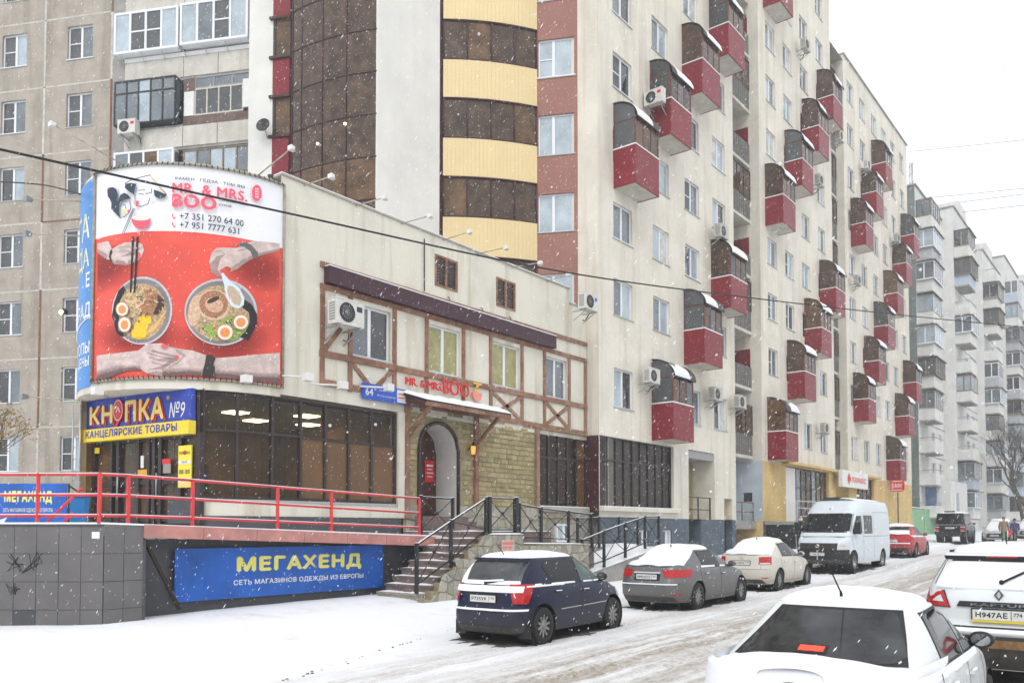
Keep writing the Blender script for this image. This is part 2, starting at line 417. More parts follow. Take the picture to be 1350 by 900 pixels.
# frozen clods of road dirt and buried kerb edges along the pavement line
kstone = M('dirty_ice', (0.13, 0.12, 0.11), .9, .4, 9, .4, 30)
cl = MB(); R_ = random.Random(40)
for k in range(30):
    q_ = R_.random(); pk = onZ(360 + 250 * q_, 894.5 - 69 * q_, -.02); x, y = pk.x + R_.gauss(0, .05), pk.y + R_.gauss(0, .1); z = ground(x, y); r_ = R_.uniform(.006, .02)
    o = [Vector((math.cos(a) * r_ * R_.uniform(.7, 1.6), math.sin(a) * r_ * R_.uniform(1, 2.6), 0)) for a in [2 * math.pi * q / 6 for q in range(6)]]
    c = Vector((x, y, z)); cl.add([c + v + Vector((0, 0, -.01)) for v in o] + [c + v * .5 + Vector((0, 0, r_ * R_.uniform(.5, .9))) for v in o], [tuple(range(6, 12))] + [(q, (q + 1) % 6, 6 + (q + 1) % 6, 6 + q) for q in range(6)])
tag(cl.build('ice_clods', kstone), 'scattered dark clods of dirty ice on the snow', 'ice', kind='stuff')
# ================================================================ the long ten-storey block along the street
FA = Frame((-16.15, 0.0), (0, 1))
block = thing('apartment_building', 'long cream apartment building with red staggered balconies lining the street', 'apartment building', (-16.15, 25.49, 0))
SILL = [6.44, 9.9] + [12.79 + 2.88 * k for k in range(8)]
RAIL = [s + 0.41 for s in SILL]
WCACHE = {}
def window(parent, F, s, z, w, h, kind, n=-0.12, left=None, right=None, fm=None, split=0.5, sill=True):
    """frame mesh with panes and sill as its pieces"""
    fm = fm or white_pvc
    key = ('f', round(w, 2), round(h, 2), kind, fm.name, split)
    if key not in WCACHE:
        b = MB(); t = 0.055
        b.box(0, w, -0.03, 0.05, 0, t); b.box(0, w, -0.03, 0.05, h - t, h)
        b.box(0, t, -0.03, 0.05, t, h - t); b.box(w - t, w, -0.03, 0.05, t, h - t)
        if kind != 'single': b.box(w * split - 0.05, w * split + 0.05, -0.035, 0.05, t, h - t)
        if kind == 'net': b.box(t, w * split - 0.05, -0.028, 0.04, h * 0.5 - 0.02, h * 0.5 + 0.02)
        if kind == 'tri': b.box(w * 0.25 - .04, w * 0.25 + .04, -0.033, 0.05, t, h - t); b.box(w * 0.75 - .04, w * 0.75 + .04, -0.033, 0.05, t, h - t)
        b2 = MB(); b2.box(-0.06, w + 0.06, -0.16, 0.04, -0.035, 0.0)
        b3 = MB(); b3.box(-0.05, w + 0.05, -0.155, -0.02, 0.001, 0.025)
        WCACHE[key] = (b.mesh('window', fm), b2.mesh('sill', metal_sill), b3.mesh('sill_snow', snow))
    me, sm, ss = WCACHE[key]
    o = inst('window', me, parent, F, s, n, z)
    if kind == 'single': segs = [(0.05, w - 0.05)]
    elif kind == 'tri': segs = [(0.05, w * .25 - .035), (w * .25 + .035, w * .5 - .045), (w * .5 + .045, w * .75 - .035), (w * .75 + .035, w - .05)]
    else: segs = [(0.05, w * split - 0.045), (w * split + 0.045, w - 0.05)]
    mats = [left or (glass_net if kind == 'net' else random.choice((glass_sky, glass_sky, glass_mid, glass_white, glass_mid, glass_dark))), right or random.choice((glass_sky, glass_mid, glass_mid, glass_dark, glass_white))] * 2
    for (a, b_), mt in zip(segs, mats):
        pk = ('p', round(a, 2), round(b_, 2), round(h, 2), mt.name)
        if pk not in WCACHE:
            b = MB(); b.box(a, b_, 0.0, 0.02, 0.05, h - 0.05); WCACHE[pk] = b.mesh('pane', mt)
        sub('pane', WCACHE[pk], o)
    if sill:
        sub('sill', sm, o)
        if random.random() < 0.35: sub('sill_snow', ss, o)
    return o
# --- balcony: shared pieces, local x along the street, -y outwards, z = 0 at the hand rail
BW, BD, BH = 1.78, 0.93, 1.42
def arch(t): # roof curve from the wall (t=0) to the front eave (t=1): (outward, height)
    a = t * math.pi / 2
    return (1.02 * math.sin(a) ** 1.0, 1.0 + 0.78 * math.cos(a))
def _bal():
    R = {}
    b = MB(); b.box(0, BW, -BD, 0, -BH, -BH + 0.10); b.box(0.05, BW - 0.05, -BD + .05, 0, -BH + .1, -BH + .16); R['slab'] = b.mesh('balcony', conc_white)
    b = MB(); b.box(-0.012, 0.03, -BD - 0.012, 0, -BH - 0.015, 0); R['side'] = b.mesh('panel', red_panel)
    b = MB(); b.box(BW - 0.03, BW + 0.012, -BD - 0.012, 0, -BH - 0.015, 0); R['side2'] = b.mesh('panel', red_panel)
    b = MB(); b.box(0.03, BW - 0.03, -BD - 0.018, -BD + 0.03, -BH - 0.015, -0.001); R['front'] = b.mesh('panel', red_panel)
    b = MB(); b.box(-0.03, BW + 0.03, -BD - 0.04, 0, 0.0, 0.03); R['rail'] = b.mesh('rail', white_metal)
    b = MB(); b.box(-0.025, BW + 0.025, -BD - 0.035, -BD + 0.05, 0.0305, 0.05); b.box(-0.025, 0.05, -BD + .05, 0, 0.0305, 0.05); R['snowrail'] = b.mesh('snow_on_rail', snow)
    for nm, x in (('sideglass', 0.012), ('sideglass2', BW - 0.03)):
        b = MB(); n = 10
        poly = [(0.0, 0.04), (BD - 0.02, 0.04)] + [(min(arch(t)[0], BD - 0.02), arch(t)[1] - 0.02) for t in [1 - k / n for k in range(n + 1)]]
        b.prism(poly, lambda u, v, d: (x + d, -u, v), 0.018); R[nm] = b.mesh('side_glazing', tint_brown)
    w3 = (BW - 0.10) / 3
    for k in range(3):
        b = MB(); b.box(0.05 + k * w3 + 0.02, 0.05 + (k + 1) * w3 - 0.02, -BD + 0.005, -BD + 0.022, 0.05, 1.0); R['pane%d' % k] = b.mesh('pane', tint_brown)
    b = MB()
    for k in range(4): b.box(0.025 + k * w3, 0.075 + k * w3, -BD - 0.012, -BD + 0.04, 0.03, 1.02)
    b.box(0.0, BW, -BD - 0.014, -BD + 0.04, 1.02, 1.07)
    for x in (0.0, BW - 0.04):
        b.box(x, x + 0.04, -BD + .04, 0, 1.0, 1.05); b.box(x, x + 0.04, -BD - 0.01, -BD + 0.04, 0.03, 1.02); b.box(x, x + 0.04, -0.05, 0.0, 0.03, 1.76)
    R['frame'] = b.mesh('frame', frame_red)
    b = MB(); n = 12
    def roof(o): return lambda u, v: (-0.04 + u * (BW + 0.08), -arch(v)[0] * (1 + o), arch(v)[1] + o)
    b.grid(roof(0.0), 1, n); b.grid(roof(0.025), 1, n)
    for e in (0, 1):
        ps = [roof(0.0)(e, k / n) for k in range(n + 1)] + [roof(0.03)(e, k / n) for k in range(n, -1, -1)]
        for k in range(n): b.quad(ps[k], ps[k + 1], ps[2 * n - k], ps[2 * n + 1 - k])
    R['roof'] = b.mesh('roof', dark_frame)
    b = MB()
    def sn(u, v):
        t = 0.50 + 0.12 * math.sin(u * 7) * (1 - v) + 0.47 * v; k = math.sin(math.pi * min(1, max(0, v))) ** .4 * math.sin(math.pi * u) ** .15 if 0 < v < 1 and 0 < u < 1 else 0
        return (-0.03 + u * (BW + 0.06), -arch(t)[0] * (1.03 + .03 * k), arch(t)[1] + 0.026 + 0.022 * k * (.7 + .5 * math.sin(u * 11 + v * 5)))
    b.grid(sn, 10, 8); R['snow'] = b.mesh('snow_on_roof', snow)
    return R
BAL = _bal()
BALN = [0]
def balcony(s, f):
    BALN[0] += 1; rb = random.Random(BALN[0] * 7)
    o = inst('balcony', BAL['slab'], block, FA, s, 0.004, RAIL[f])
    for nm, k in (('panel', 'side'), ('panel', 'side2'), ('panel', 'front'), ('rail', 'rail'), ('snow_on_rail', 'snowrail'), ('side_glazing', 'sideglass'), ('side_glazing', 'sideglass2'),
                  ('pane', 'pane0'), ('pane', 'pane1'), ('pane', 'pane2'), ('frame', 'frame'), ('roof', 'roof')):
        me = BAL[k]
        if nm in ('pane', 'side_glazing') and rb.random() < .45:      # curtains, boards and newer glass differ from flat to flat
            mt = rb.choice((tint_warm, glass_net, tint_warm, glass_dark)); kk = k + mt.name
            if kk not in BAL: BAL[kk] = me.copy(); BAL[kk].materials[0] = mt
            me = BAL[kk]
        sub(nm, me, o)
    so_ = sub('snow_on_roof', BAL['snow'], o, (.9 * (1 - (sx_ := rb.uniform(.55, 1.0))) * rb.choice((0, 1, 2)), 0, 0)); so_.scale = (sx_, 1, 1)
SECT = [  # s0, s1, top, window columns, floors
    (25.49, 37.53, 36.6, [26.55, 29.58, 32.42, 35.2], 10),
    (40.83, 52.49, 36.6, [41.8, 44.35, 47.0, 49.8], 10),
    (55.13, 71.7, 32.75, [55.9, 58.75, 61.6, 64.2, 66.75, 69.4], 9)]
BALS = {0: [(0, 3), (1, 0), (1, 4), (2, 1), (2, 5), (3, 2), (3, 6), (0, 7)], 1: [(0, 0), (0, 4), (0, 8), (1, 1), (1, 5), (2, 2), (2, 6), (3, 3), (3, 7)],
        2: [(0, 1), (0, 5), (1, 2), (1, 6), (2, 3), (2, 7), (3, 0), (3, 4), (4, 1), (4, 5), (5, 2), (5, 6)]}
BY = {0: [26.58, 29.4, 32.25, 34.98], 1: [41.55, 44.45, 47.25, 49.95], 2: [56.38, 59.0, 61.5, 64.2, 66.9, 69.5]}
wmb = MB(); ymb = MB(); bmb = MB(); vmb = MB()
GROUND_HOLES = {0: [(25.53, 31.24, 2.72, 5.3, 0.25), (32.6, 35.2, 2.31, 5.3, 1.1), (36.2, 37.1, 0.1, 3.3, 0.35)],
                1: [(44.05, 51.2, 2.25, 5.3, 0.35)], 2: [(56.9, 60.9, 2.3, 5.3, 0.35), (53.0, 54.0, 2.3, 4.3, .3)]}
for i, (s0, s1, zt, cols, nf) in enumerate(SECT):
    holes = []
    ww = (1.4, 1.3, 1.3)[i]
    for c in cols:
        for f in range(nf):
            h = 1.47 if f == 0 else 1.38
            holes.append((c, c + ww, SILL[f], SILL[f] + h))
            covered = any(cols[a] - .6 < c < cols[a] + .6 and g == f for a, g in BALS[i])
            if not covered:
                window(block, FA, c, SILL[f], ww, h, random.choice(('two', 'two', 'two', 'net')))
            else:
                window(block, FA, c, SILL[f], ww, h, 'two', left=glass_dark, right=glass_dark, sill=False)
    zsplit = {0: 2.33, 1: 5.36, 2: 5.36}[i]
    gh = [h for h in GROUND_HOLES[i] if s0 <= h[0] <= s1]
    up = [h for h in holes + gh if h[3] > zsplit]
    if i == 0:
        wall_holes(wmb, FA, s0, s1, zsplit, zt, [(h[0], h[1], max(h[2], zsplit), *h[3:]) for h in up])
        wall_holes(bmb, FA, s0, s1, -0.5, zsplit, [(28.35, 29.1, 1.25, 1.85), (30.3, 31.05, 1.25, 1.85), (32.6, 33.8, -0.5, zsplit, 1.1), (36.2, 37.1, 0.1, zsplit, 0.35)])
    else:
        wall_holes(wmb, FA, s0, s1, zsplit, zt, holes)
        wall_holes(ymb, FA, s0, s1, 2.3, zsplit, [(h[0], h[1], max(2.3, h[2]), *h[3:]) for h in gh])
        wall_holes(bmb, FA, s0, s1, -0.5, 2.3, [])
    # returns, roof and rear of the section
    for s in (s0, s1):
        if i == 0 and s == s0:
            wmb.quad(FA.P(s, 0, 5.3), FA.P(s, 0, zt), FA.P(s, -13, zt), FA.P(s, -13, 5.3)); continue
        for (z0, z1, m) in ((zsplit, zt, wmb), (-0.5, zsplit, bmb if i == 0 else ymb)):
            m.quad(FA.P(s, 0, z0), FA.P(s, 0, z1), FA.P(s, -13, z1), FA.P(s, -13, z0))
    wmb.quad(FA.P(s0, 0, zt), FA.P(s1, 0, zt), FA.P(s1, -13, zt), FA.P(s0, -13, zt))
    wmb.quad(FA.P(s0, -13, -.5), FA.P(s1, -13, -.5), FA.P(s1, -13, zt), FA.P(s0, -13, zt))
    vmb.fbox(FA, s0 - 0.05, s1 + 0.05, -0.3, 0.10, zt, zt + 0.10)
wmb.build('wall', cream, block); ymb.build('wall_base', yellow_wall, block); bmb.build('plinth', blue_base, block)
vmb.build('parapet_cap', grey_stucco, block)
for i in BALS:
    for c, f in BALS[i]: balcony(BY[i][c], f)
# recesses between the sections with their loggias
rb = MB(); rp = MB()
for (a, b_, dz, top) in ((37.53, 40.83, 0.75, 36.0), (52.49, 55.13, 0.65, 32.4)):
    rb.quad(FA.P(a, -1.9, -.5), FA.P(b_, -1.9, -.5), FA.P(b_, -1.9, top), FA.P(a, -1.9, top))
    rb.quad(FA.P(a, 0, top), FA.P(b_, 0, top), FA.P(b_, -13, top), FA.P(a, -13, top))
rb.build('recess_wall', grey_stucco, block)
lp = {}
conc_dark = M('dark_loggia_parapet', (0.15, 0.145, 0.135), .9, .2, 2)
def lm(key, fn, mat):
    if key not in lp:
        b = MB(); fn(b); lp[key] = b.mesh(key.split('|')[0], mat)
    return lp[key]
for (a, b_) in ((37.53, 40.83), (52.49, 55.13)):
    w_ = b_ - a
    for f in range(9):
        z = SILL[f] - 1.0
        o = inst('loggia', lm('loggia|%.2f' % w_, lambda b: b.box(0, w_, 0.5, 1.9, 0, 0.16), conc_white), block, FA, a, 0, z)
        sub('parapet', lm('parapet|%.2f' % w_, lambda b: [b.box(0.0 + k * w_ / 12, (k + .8) * w_ / 12, 0.50, 0.53, 0.16, 1.2) for k in range(12)] + [b.box(0, w_, 0.53, 0.56, .16, 1.2)], conc_dark), o)
        sub('end_panel', lm('end_panel', lambda b: b.box(-0.03 + w_, w_ - 0.01, 0.58, 1.85, 1.25, 2.2), red_panel), o)
        if f % 2 == 0 or a > 50:
            sub('glazing', lm('glazing|%.2f' % w_, lambda b: b.box(0.02, w_ - .02, 0.52, 0.55, 1.25, 2.65), tint_brown), o)
            sub('glazing_frame', lm('glazing_frame|%.2f' % w_, lambda b: [b.box(k * w_ / 4, k * w_ / 4 + .05, 0.49, 0.58, 1.2, 2.7) for k in range(5)] + [b.box(0, w_, .49, .58, 2.65, 2.72), b.box(0, w_, .488, .58, 1.2, 1.26)], dark_frame), o)
# entrance in the first recess: pale blue wall, dark door, intercom board, red rail
e = MB(); e.quad(FA.P(37.53, -1.4, 2.3), FA.P(40.83, -1.4, 2.3), FA.P(40.83, -1.4, 5.3), FA.P(37.53, -1.4, 5.3)); e.quad(FA.P(40.825, 0, 2.3), FA.P(40.825, -1.4, 2.3), FA.P(40.825, -1.4, 5.35), FA.P(40.825, 0, 5.35)); e.build('entrance_wall', pale_blue, block)
e = MB(); e.fbox(FA, 37.53, 40.83, -1.9, -.35, 1.9, 2.3); e.build('entrance_step', conc_grey, block)
e = MB(); e.fbox(FA, 38.3, 39.7, -1.4, -1.34, 2.3, 4.5); e.build('entrance_door', dark_frame, block)
e = MB(); e.fbox(FA, 40.815, 40.822, -1.0, -.55, 3.3, 3.75); e.build('notice_board', black_metal, block)
r = thing('entrance_railing', 'dark red pipe railing at the recessed entrance of the cream building', 'railing', FA.P(38, -.4, 2.3))
for s in (37.75, 39.2, 40.6): MB().tube([FA.P(s, -.42, 2.3), FA.P(s, -.42, 3.25)], 0.03).build('post', joint_rust, r)
for z in (2.75, 3.22): MB().tube([FA.P(37.7, -.42, z), FA.P(40.65, -.42, z)], 0.025).build('rail', joint_rust, r)
# glazed shop front under the first section
def shopfront(parent, F, s0, s1, z0, z1, nmul, n, zt, mats, fw=0.07, fmat=None, extra=()):
    """panes set between dark mullions; zt = height of the transom"""
    w_ = (s1 - s0) / nmul; k = 0
    for i in range(nmul):
        for (a, b_) in ((z0, zt), (zt, z1)):
            MB().fbox(F, s0 + i * w_ + fw / 2, s0 + (i + 1) * w_ - fw / 2, n - 0.02, n, a + fw / 2, b_ - fw / 2).build('pane', mats(i, a == z0), parent)
    for i in range(nmul + 1):
        MB().fbox(F, s0 + i * w_ - fw / 2, s0 + i * w_ + fw / 2, n - 0.05, n + 0.045, z0, z1).build('mullion', fmat or dark_frame, parent)
    for z in (z0, zt, z1): MB().fbox(F, s0, s1, n - 0.045, n + 0.04, z - fw / 2, z + fw / 2).build('transom', fmat or dark_frame, parent)
sf = thing('shop_window', 'dark brown glazed shop front under the cream building wall with red balconies', 'shop window', FA.P(28, -.2, 2.72))
see_glass = M('see_through_shop_glass', (0.030, 0.024, 0.019), 0.04, 0.0, spec=0.35, alpha=0.42)
MB().box(-16.72, -16.165, 25.45, 25.60, 2.5, 5.28).build('corner_post', burgundy, sf)
shopfront(sf, FA, 25.62, 31.2, 2.72, 5.3, 9, -0.16, 4.45, lambda i, low: see_glass)
MB().fbox(FA, 25.5, 31.5, -.1, .22, 2.56, 2.71).build('ledge', cream, sf); MB().fbox(FA, 25.5, 31.5, -.05, .2, 2.712, 2.74).build('ledge_snow', snow, sf)
e = MB(); e.quad(FA.P(32.6, -1.09, 2.3), FA.P(35.2, -1.09, 2.3), FA.P(35.2, -1.09, 5.3), FA.P(32.6, -1.09, 5.3)); e.build('porch_wall', M('olive_stucco', (0.34, 0.29, 0.15), .9, .1, 1.0), block)
MB().fbox(FA, 32.6, 35.2, -1.1, -.05, 4.95, 5.28).build('porch_ceiling', grey_pvc, block)
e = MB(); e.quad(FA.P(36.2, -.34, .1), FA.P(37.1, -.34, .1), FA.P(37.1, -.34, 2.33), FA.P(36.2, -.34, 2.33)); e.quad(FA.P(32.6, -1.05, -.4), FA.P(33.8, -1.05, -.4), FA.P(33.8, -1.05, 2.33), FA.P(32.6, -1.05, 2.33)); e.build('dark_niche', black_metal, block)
e = MB(); e.quad(FA.P(36.2, -.345, 2.33), FA.P(37.1, -.345, 2.33), FA.P(37.1, -.345, 3.31), FA.P(36.2, -.345, 3.31)); e.build('niche_wall', yellow_wall, block)
window(block, FA, 30.3, 1.25, .75, .6, 'two', n=-.1, sill=False); window(block, FA, 28.35, 1.25, .75, .6, 'two', n=-.1, sill=False)
r = thing('porch_railing', 'dark steel railing across the olive porch beside the shop window', 'railing', FA.P(33.8, .0, 2.3))
for s in (32.7, 33.8, 35.0): MB().bar(FA.P(s, -.15, 2.3), FA.P(s, -.15, 3.3), .05).build('post', black_metal, r)
for z in (2.75, 3.28): MB().bar(FA.P(32.65, -.15, z), FA.P(35.05, -.15, z), .04).build('rail', black_metal, r)
# shops under the second and third sections
sf = thing('shop_window', 'shop front with white door panel under the ochre wall behind the van', 'shop window', FA.P(47, -.2, 2.3))
MB().fbox(FA, 44.15, 46.0, -.25, -.18, 2.3, 5.25).build('door_panel', white_metal, sf)
shopfront(sf, FA, 46.05, 51.15, 2.3, 5.25, 6, -0.2, 4.2, lambda i, low: shop_glass if i % 3 else glass_mid)
sf = thing('shop_window', 'narrow dark shop front under the ochre wall beyond the white sign', 'shop window', FA.P(59, -.2, 2.3))
shopfront(sf, FA, 56.95, 60.85, 2.3, 5.25, 4, -0.2, 4.2, lambda i, low: shop_glass)
MB().fbox(FA, 43.5, 61.5, .0, .35, 5.36, 5.5).build('fascia', yellow_wall, block)
sg = thing('shop_sign', 'white box sign with red lettering above the ochre shop', 'sign', FA.P(54.5, .2, 4.9))
MB().fbox(FA, 51.85, 57.3, .38, .6, 4.48, 5.5).build('panel', white_metal, sg)
red_let = M('red_sign_letters', (0.62, 0.02, 0.025), 0.4)
text_mb('фламас', 1, lambda u, v: FA.P(54.9 + u, .605, 4.97 + v), .02, width=3.9, height=.55, shear=.1).build('lettering', red_let, sg)
text_mb('Ф', 1, lambda u, v: FA.P(53.2 + u, .607, 5.0 + v), .05, height=.75).build('initial', red_let, sg)
sg = thing('projecting_sign', 'small red square sign on a thin post by the far ochre corner', 'sign', (-15.35, 64, .9))
MB().tube([(-15.35, 64, .9), (-15.35, 64, 5.5)], .04).build('post', black_metal, sg)
b = MB(); rr = [(math.copysign(abs(math.cos(t)) ** .45, math.cos(t)) * .48, math.copysign(abs(math.sin(t)) ** .45, math.sin(t)) * .43) for t in [2 * math.pi * k / 28 for k in range(28)]]
b.prism(rr, lambda u, v, d: (-15.35 + u, 63.95 - d, 5.0 + v), .12); b.build('panel', red_let, sg)
text_mb('БМК', 1, lambda u, v: (-15.35 + u, 63.82, 5.0 + v), .02, width=.7, height=.3).build('lettering', white_metal, sg)
b = MB()
for (a, c) in (((-.38, -.31), (.35, -.31)), ((-.35, .31), (.38, .31))): b.bar((-15.35 + a[0], 63.82, 5 + a[1]), (-15.35 + c[0], 63.82, 5 + c[1]), .02, .05)
b.build('border', white_metal, sg)
# access platform in front of the ochre shop
pl = thing('access_platform', 'grey steel access platform with railing before the ochre shop', 'platform', (-15, 44, .5))
MB().box(-16.1, -14.4, 40.9, 47.4, 2.12, 2.28).build('deck', conc_grey, pl)
for y in (41.0, 44.0, 47.3): MB().bar((-14.5, y, .3), (-14.5, y, 3.3), .09).build('post', steel, pl)
for z in (2.55, 2.95, 3.3): MB().bar((-14.5, 41, z), (-14.5, 47.3, z), .05).build('rail', steel, pl)
MB().box(-16.0, -14.55, 41.0, 47.2, .3, 2.1).build('under_wall', black_metal, pl)
# ================================================================ corner tower: terracotta wall, yellow bay, white pier, brown glass bay
tower = thing('corner_tower', 'tall corner tower with white pier, yellow banded bay and brown curved glazing', 'apartment building', (-20, 23, 0))
ZT = 36.4
FB = Frame((-18.4, 24.8), (0.8926, 0.451))
sR = FB.at(771, 200)[0]
holes = []
for (yb, yt) in ((104, 53.5), (206, 153), (307, 257), (403, 362)):
    a, z0 = FB.at(709.5, yb); b_, _ = FB.at(757, yb); _, z1 = FB.at(709.5, yt)
    holes.append((a, b_, z0, z1))
zst = holes[0][2] - holes[1][2]
for k in (1, 2, 3, 4): h = holes[0]; holes.append((h[0], h[1], h[2] + zst * k, h[3] + zst * k))
m = MB(); wall_holes(m, FB, -0.02, sR, 0, ZT, holes); m.build('terracotta_wall', brown_wall, tower)
for h in holes: window(tower, FB, h[0], h[2], h[1] - h[0], h[3] - h[2], random.choice(('two', 'net')), split=0.42, left=glass_sky, right=glass_sky)
p = FB.P(sR, 0, 0)
m = MB(); m.quad((p[0], p[1], 5.2), (-16.15, 25.485, 5.2), (-16.15, 25.485, ZT), (p[0], p[1], ZT)); m.build('return_wall', cream, tower)
def arcf(PL, PR, sag):
    d = Vector((PR[0] - PL[0], PR[1] - PL[1])); L = d.length; d /= L; n = Vector((d.y, -d.x))
    def P(t, o=0.0):
        q = Vector(PL) + d * (L * t) + n * (4 * sag * t * (1 - t) + o)
        return q
    return P, L
# yellow bay
PY, LY = arcf((-20.7, 22.1), (-18.4, 24.8), 0.17)
FY = Frame((-20.7, 22.1), (2.3, 2.7))
zb = lambda y: FY.at(584, y)[1]
z0 = zb(286); per = (zb(78.6) - zb(286)) / 2 ; yh = zb(78.6) - zb(128)
for k in range(-2, 7):
    zt = z0 + per * k; zl = zt - yh
    b = MB(); n = 24
    for i in range(n):
        t0, t1 = i / n, (i + 0.975) / n
        q = [PY(t0), PY(t1), PY(t1, .02), PY(t0, .02)]
        b.hexa([(*q[3], zl), (*q[2], zl), (*q[1], zl), (*q[0], zl), (*q[3], zt), (*q[2], zt), (*q[1], zt), (*q[0], zt)])
    band = b.build('siding_band', yellow_siding, tower)
    # glazing above this band up to the next one
    g0, g1 = zt + 0.05, zt + per - yh - 0.05
    for i in range(4):
        b = MB(); b.grid(lambda u, v: (*PY((i + .03 + .94 * u) / 4, -0.04), g0 + (g1 - g0) * v), 4, 1); b.build('pane', tint_brown if (i * 3 + k) % 5 else tint_warm, tower)
    b = MB()
    for i in range(5):
        q = PY(min(.995, max(.005, i / 4)), 0.0); b.tube([(*q, g0), (*q, g1)], .035, 4)
    for z in (zt + .03, zt + per - yh - .03): b.tube([(*PY(t / 8, 0.01), z) for t in range(9)], .04, 4)
    b.build('bay_frame', burgundy, tower)
b = MB(); b.grid(lambda u, v: (*PY(u, -.08), v * ZT), 8, 1); b.build('bay_core', dark_frame, tower)
# white pier and its dark edge
FPi = Frame((-21.1, 19.4), (0.4, 2.7))
sA, sB = FPi.at(498, 200)[0], FPi.at(579, 200)[0]
m = MB(); m.fbox(FPi, sA, sB, -.5, 0.02, 0, ZT); m.build('white_pier', white_wall, tower)
m = MB(); m.fbox(FPi, sB, sB + .24, -.5, -.05, 0, ZT); m.build('pier_edge', burgundy, tower)
# brown glass bay
PG, LG = arcf((-24.7, 18.4), (-21.15, 19.35), 0.22)
FG = Frame((-24.7, 18.4), (3.55, .95))
gz = FG.at(497, 150)[1]; gp = (FG.at(497, 38.6)[1] - gz) / 2
ts = [0, .13, .40, .67, 1.0]
rows = [gz + gp * k for k in range(-9, 10) if 0 < gz + gp * k < ZT]
for i in range(4):
    for j in range(len(rows) - 1):
        b = MB(); b.grid(lambda u, v: (*PG(ts[i] + .008 + (ts[i + 1] - ts[i] - .016) * u), rows[j] + .02 + (rows[j + 1] - rows[j] - .04) * v), 4, 1)
        b.build('pane', tint_warm if (i * 7 + j * 3) % 7 == 0 else tint_brown, tower)
b = MB()
for t in ts: q = PG(t, 0.015); b.tube([(*q, rows[0]), (*q, ZT)], .03, 4)
for z in rows: b.tube([(*PG(t / 12, 0.012), z) for t in range(13)], .028, 4)
b.build('glass_bay_frame', burgundy, tower)
b = MB(); b.grid(lambda u, v: (*PG(u, -.3), v * ZT), 8, 1); b.build('glass_bay_core', dark_frame, tower)
lamp_w = M('lit_bulb', (1.0, 0.78, 0.42), emit=6.0)
for (px, py) in ((461, 168), (425, 194)):
    s_, z_ = FG.at(px, py, .05); c = FG.P(s_, 0.33, z_)
    b = MB(); b.lathe([(.001, -.05), (.04, -.03), (.05, 0), (.04, .03), (.001, .05)], c, (0, 0, 1), 8); b.build('lit_bulb', lamp_w, tower)
# red and glass strip and white flank wall
FR = Frame((-26.0, 18.6), (.8926, .451))
a, _ = FR.at(359, 200); c, _ = FR.at(381, 200)
zr = FR.at(370, 126)[1]; pr = zr - FR.at(370, 230)[1]; hr = FR.at(370, 78.6)[1] - zr
for k in range(-6, 8):
    if not 0 < zr + pr * k < ZT - 3: continue
    b = MB(); b.fbox(FR, a, c, -.3, .04, zr + pr * k, zr + pr * k + hr); b.build('panel', red_panel, tower)
    b = MB(); b.fbox(FR, a - .12, c + .05, -.3, .12, zr + pr * k + hr + .01, zr + pr * k + hr + .1); b.fbox(FR, a - .12, c + .05, -.3, .12, zr + pr * k - .1, zr + pr * k - .01); b.build('ledge', burgundy, tower)
    b = MB(); b.fbox(FR, a + .1, c, -.3, -.02, zr + pr * k + hr + .1, zr + pr * (k + 1) - .1); b.build('pane', tint_warm, tower)
    b = MB(); b.fbox(FR, a, a + .1, -.3, .02, zr + pr * k + hr + .1, zr + pr * (k + 1) - .1); b.build('post', dark_frame, tower)
w0, _ = FR.at(327, 200)
m = MB(); m.fbox(FR, w0, a - .005, -4, 0.0, 0, ZT); m.build('flank_wall', white_wall, tower)
# body behind the facets, so that the tower is closed
m = MB(); m.prism([(-16.3, 26.2), (-18.8, 25.4), (-21.0, 22.2), (-21.6, 19.6), (-24.7, 18.8), (-26.5, 19.5), (-28, 32), (-16.6, 32)], lambda u, v, dd: (u, v, dd), ZT - .1); m.build('core', grey_stucco, tower)
# satellite dish on the flank wall
dish = thing('satellite_dish', 'small black round satellite dish on the white flank wall', 'satellite dish', FR.P(*(FR.at(353, 172)[0], .1), FR.at(353, 172)[1]))
s_, z_ = FR.at(353, 171); c = Vector(FR.P(s_, .35, z_)); nn = (FR.n[0], FR.n[1], .2)
b = MB(); b.lathe([(.001, -.06), (.15, -.04), (.25, .0), (.27, .03), (.25, .02), (.14, -.02), (.001, -.04)], c, nn, 24); b.build('bowl', black_metal, dish)
b = MB(); b.tube([c + Vector(nn) * .0, c + Vector(nn) * .3 + Vector((0, 0, -.1))], .015, 6); b.build('feed_arm', steel, dish)
b = MB(); b.tube([c - Vector(nn) * .05, Vector(FR.P(s_, .0, z_ - .35))], .025, 6); b.build('bracket', steel, dish)

# ================================================================ beige panel building on the left
FP = Frame((-36.2, 16.8), (0.8926, 0.451))
panelb = thing('panel_building', 'old beige concrete panel apartment building with sealed joints and white windows', 'apartment building', (-36.2, 16.8, 0))
zj0 = FP.at(58, 204)[1]; ph = (FP.at(58, 28)[1] - zj0) / 2
sj = FP.at(57, 204)[0]; s2 = FP.at(146, 165)[0]; pw = s2 - sj
wa, wz = FP.at(87, 165.6 + 3); wb, _ = FP.at(120.5, 165.6); _, wt = FP.at(104, 122.5)
zj = zj0; off0 = wa - sj; wwid = wb - wa; wh = wt - wz; dz = wz - zj
b = MB(); L = Frame((0, 0), (1, 0))
wall_holes(b, L, 0.015, pw - .015, .015, ph - .015, [(off0, off0 + wwid, dz, dz + wh)], 0.0, .2)
for q in (((.015, 0), (.015, .08)), ((pw - .015, 0), (pw - .015, .08))): b.quad((q[0][0], 0, .015), (q[1][0], .08, .015), (q[1][0], .08, ph - .015), (q[0][0], 0, ph - .015))
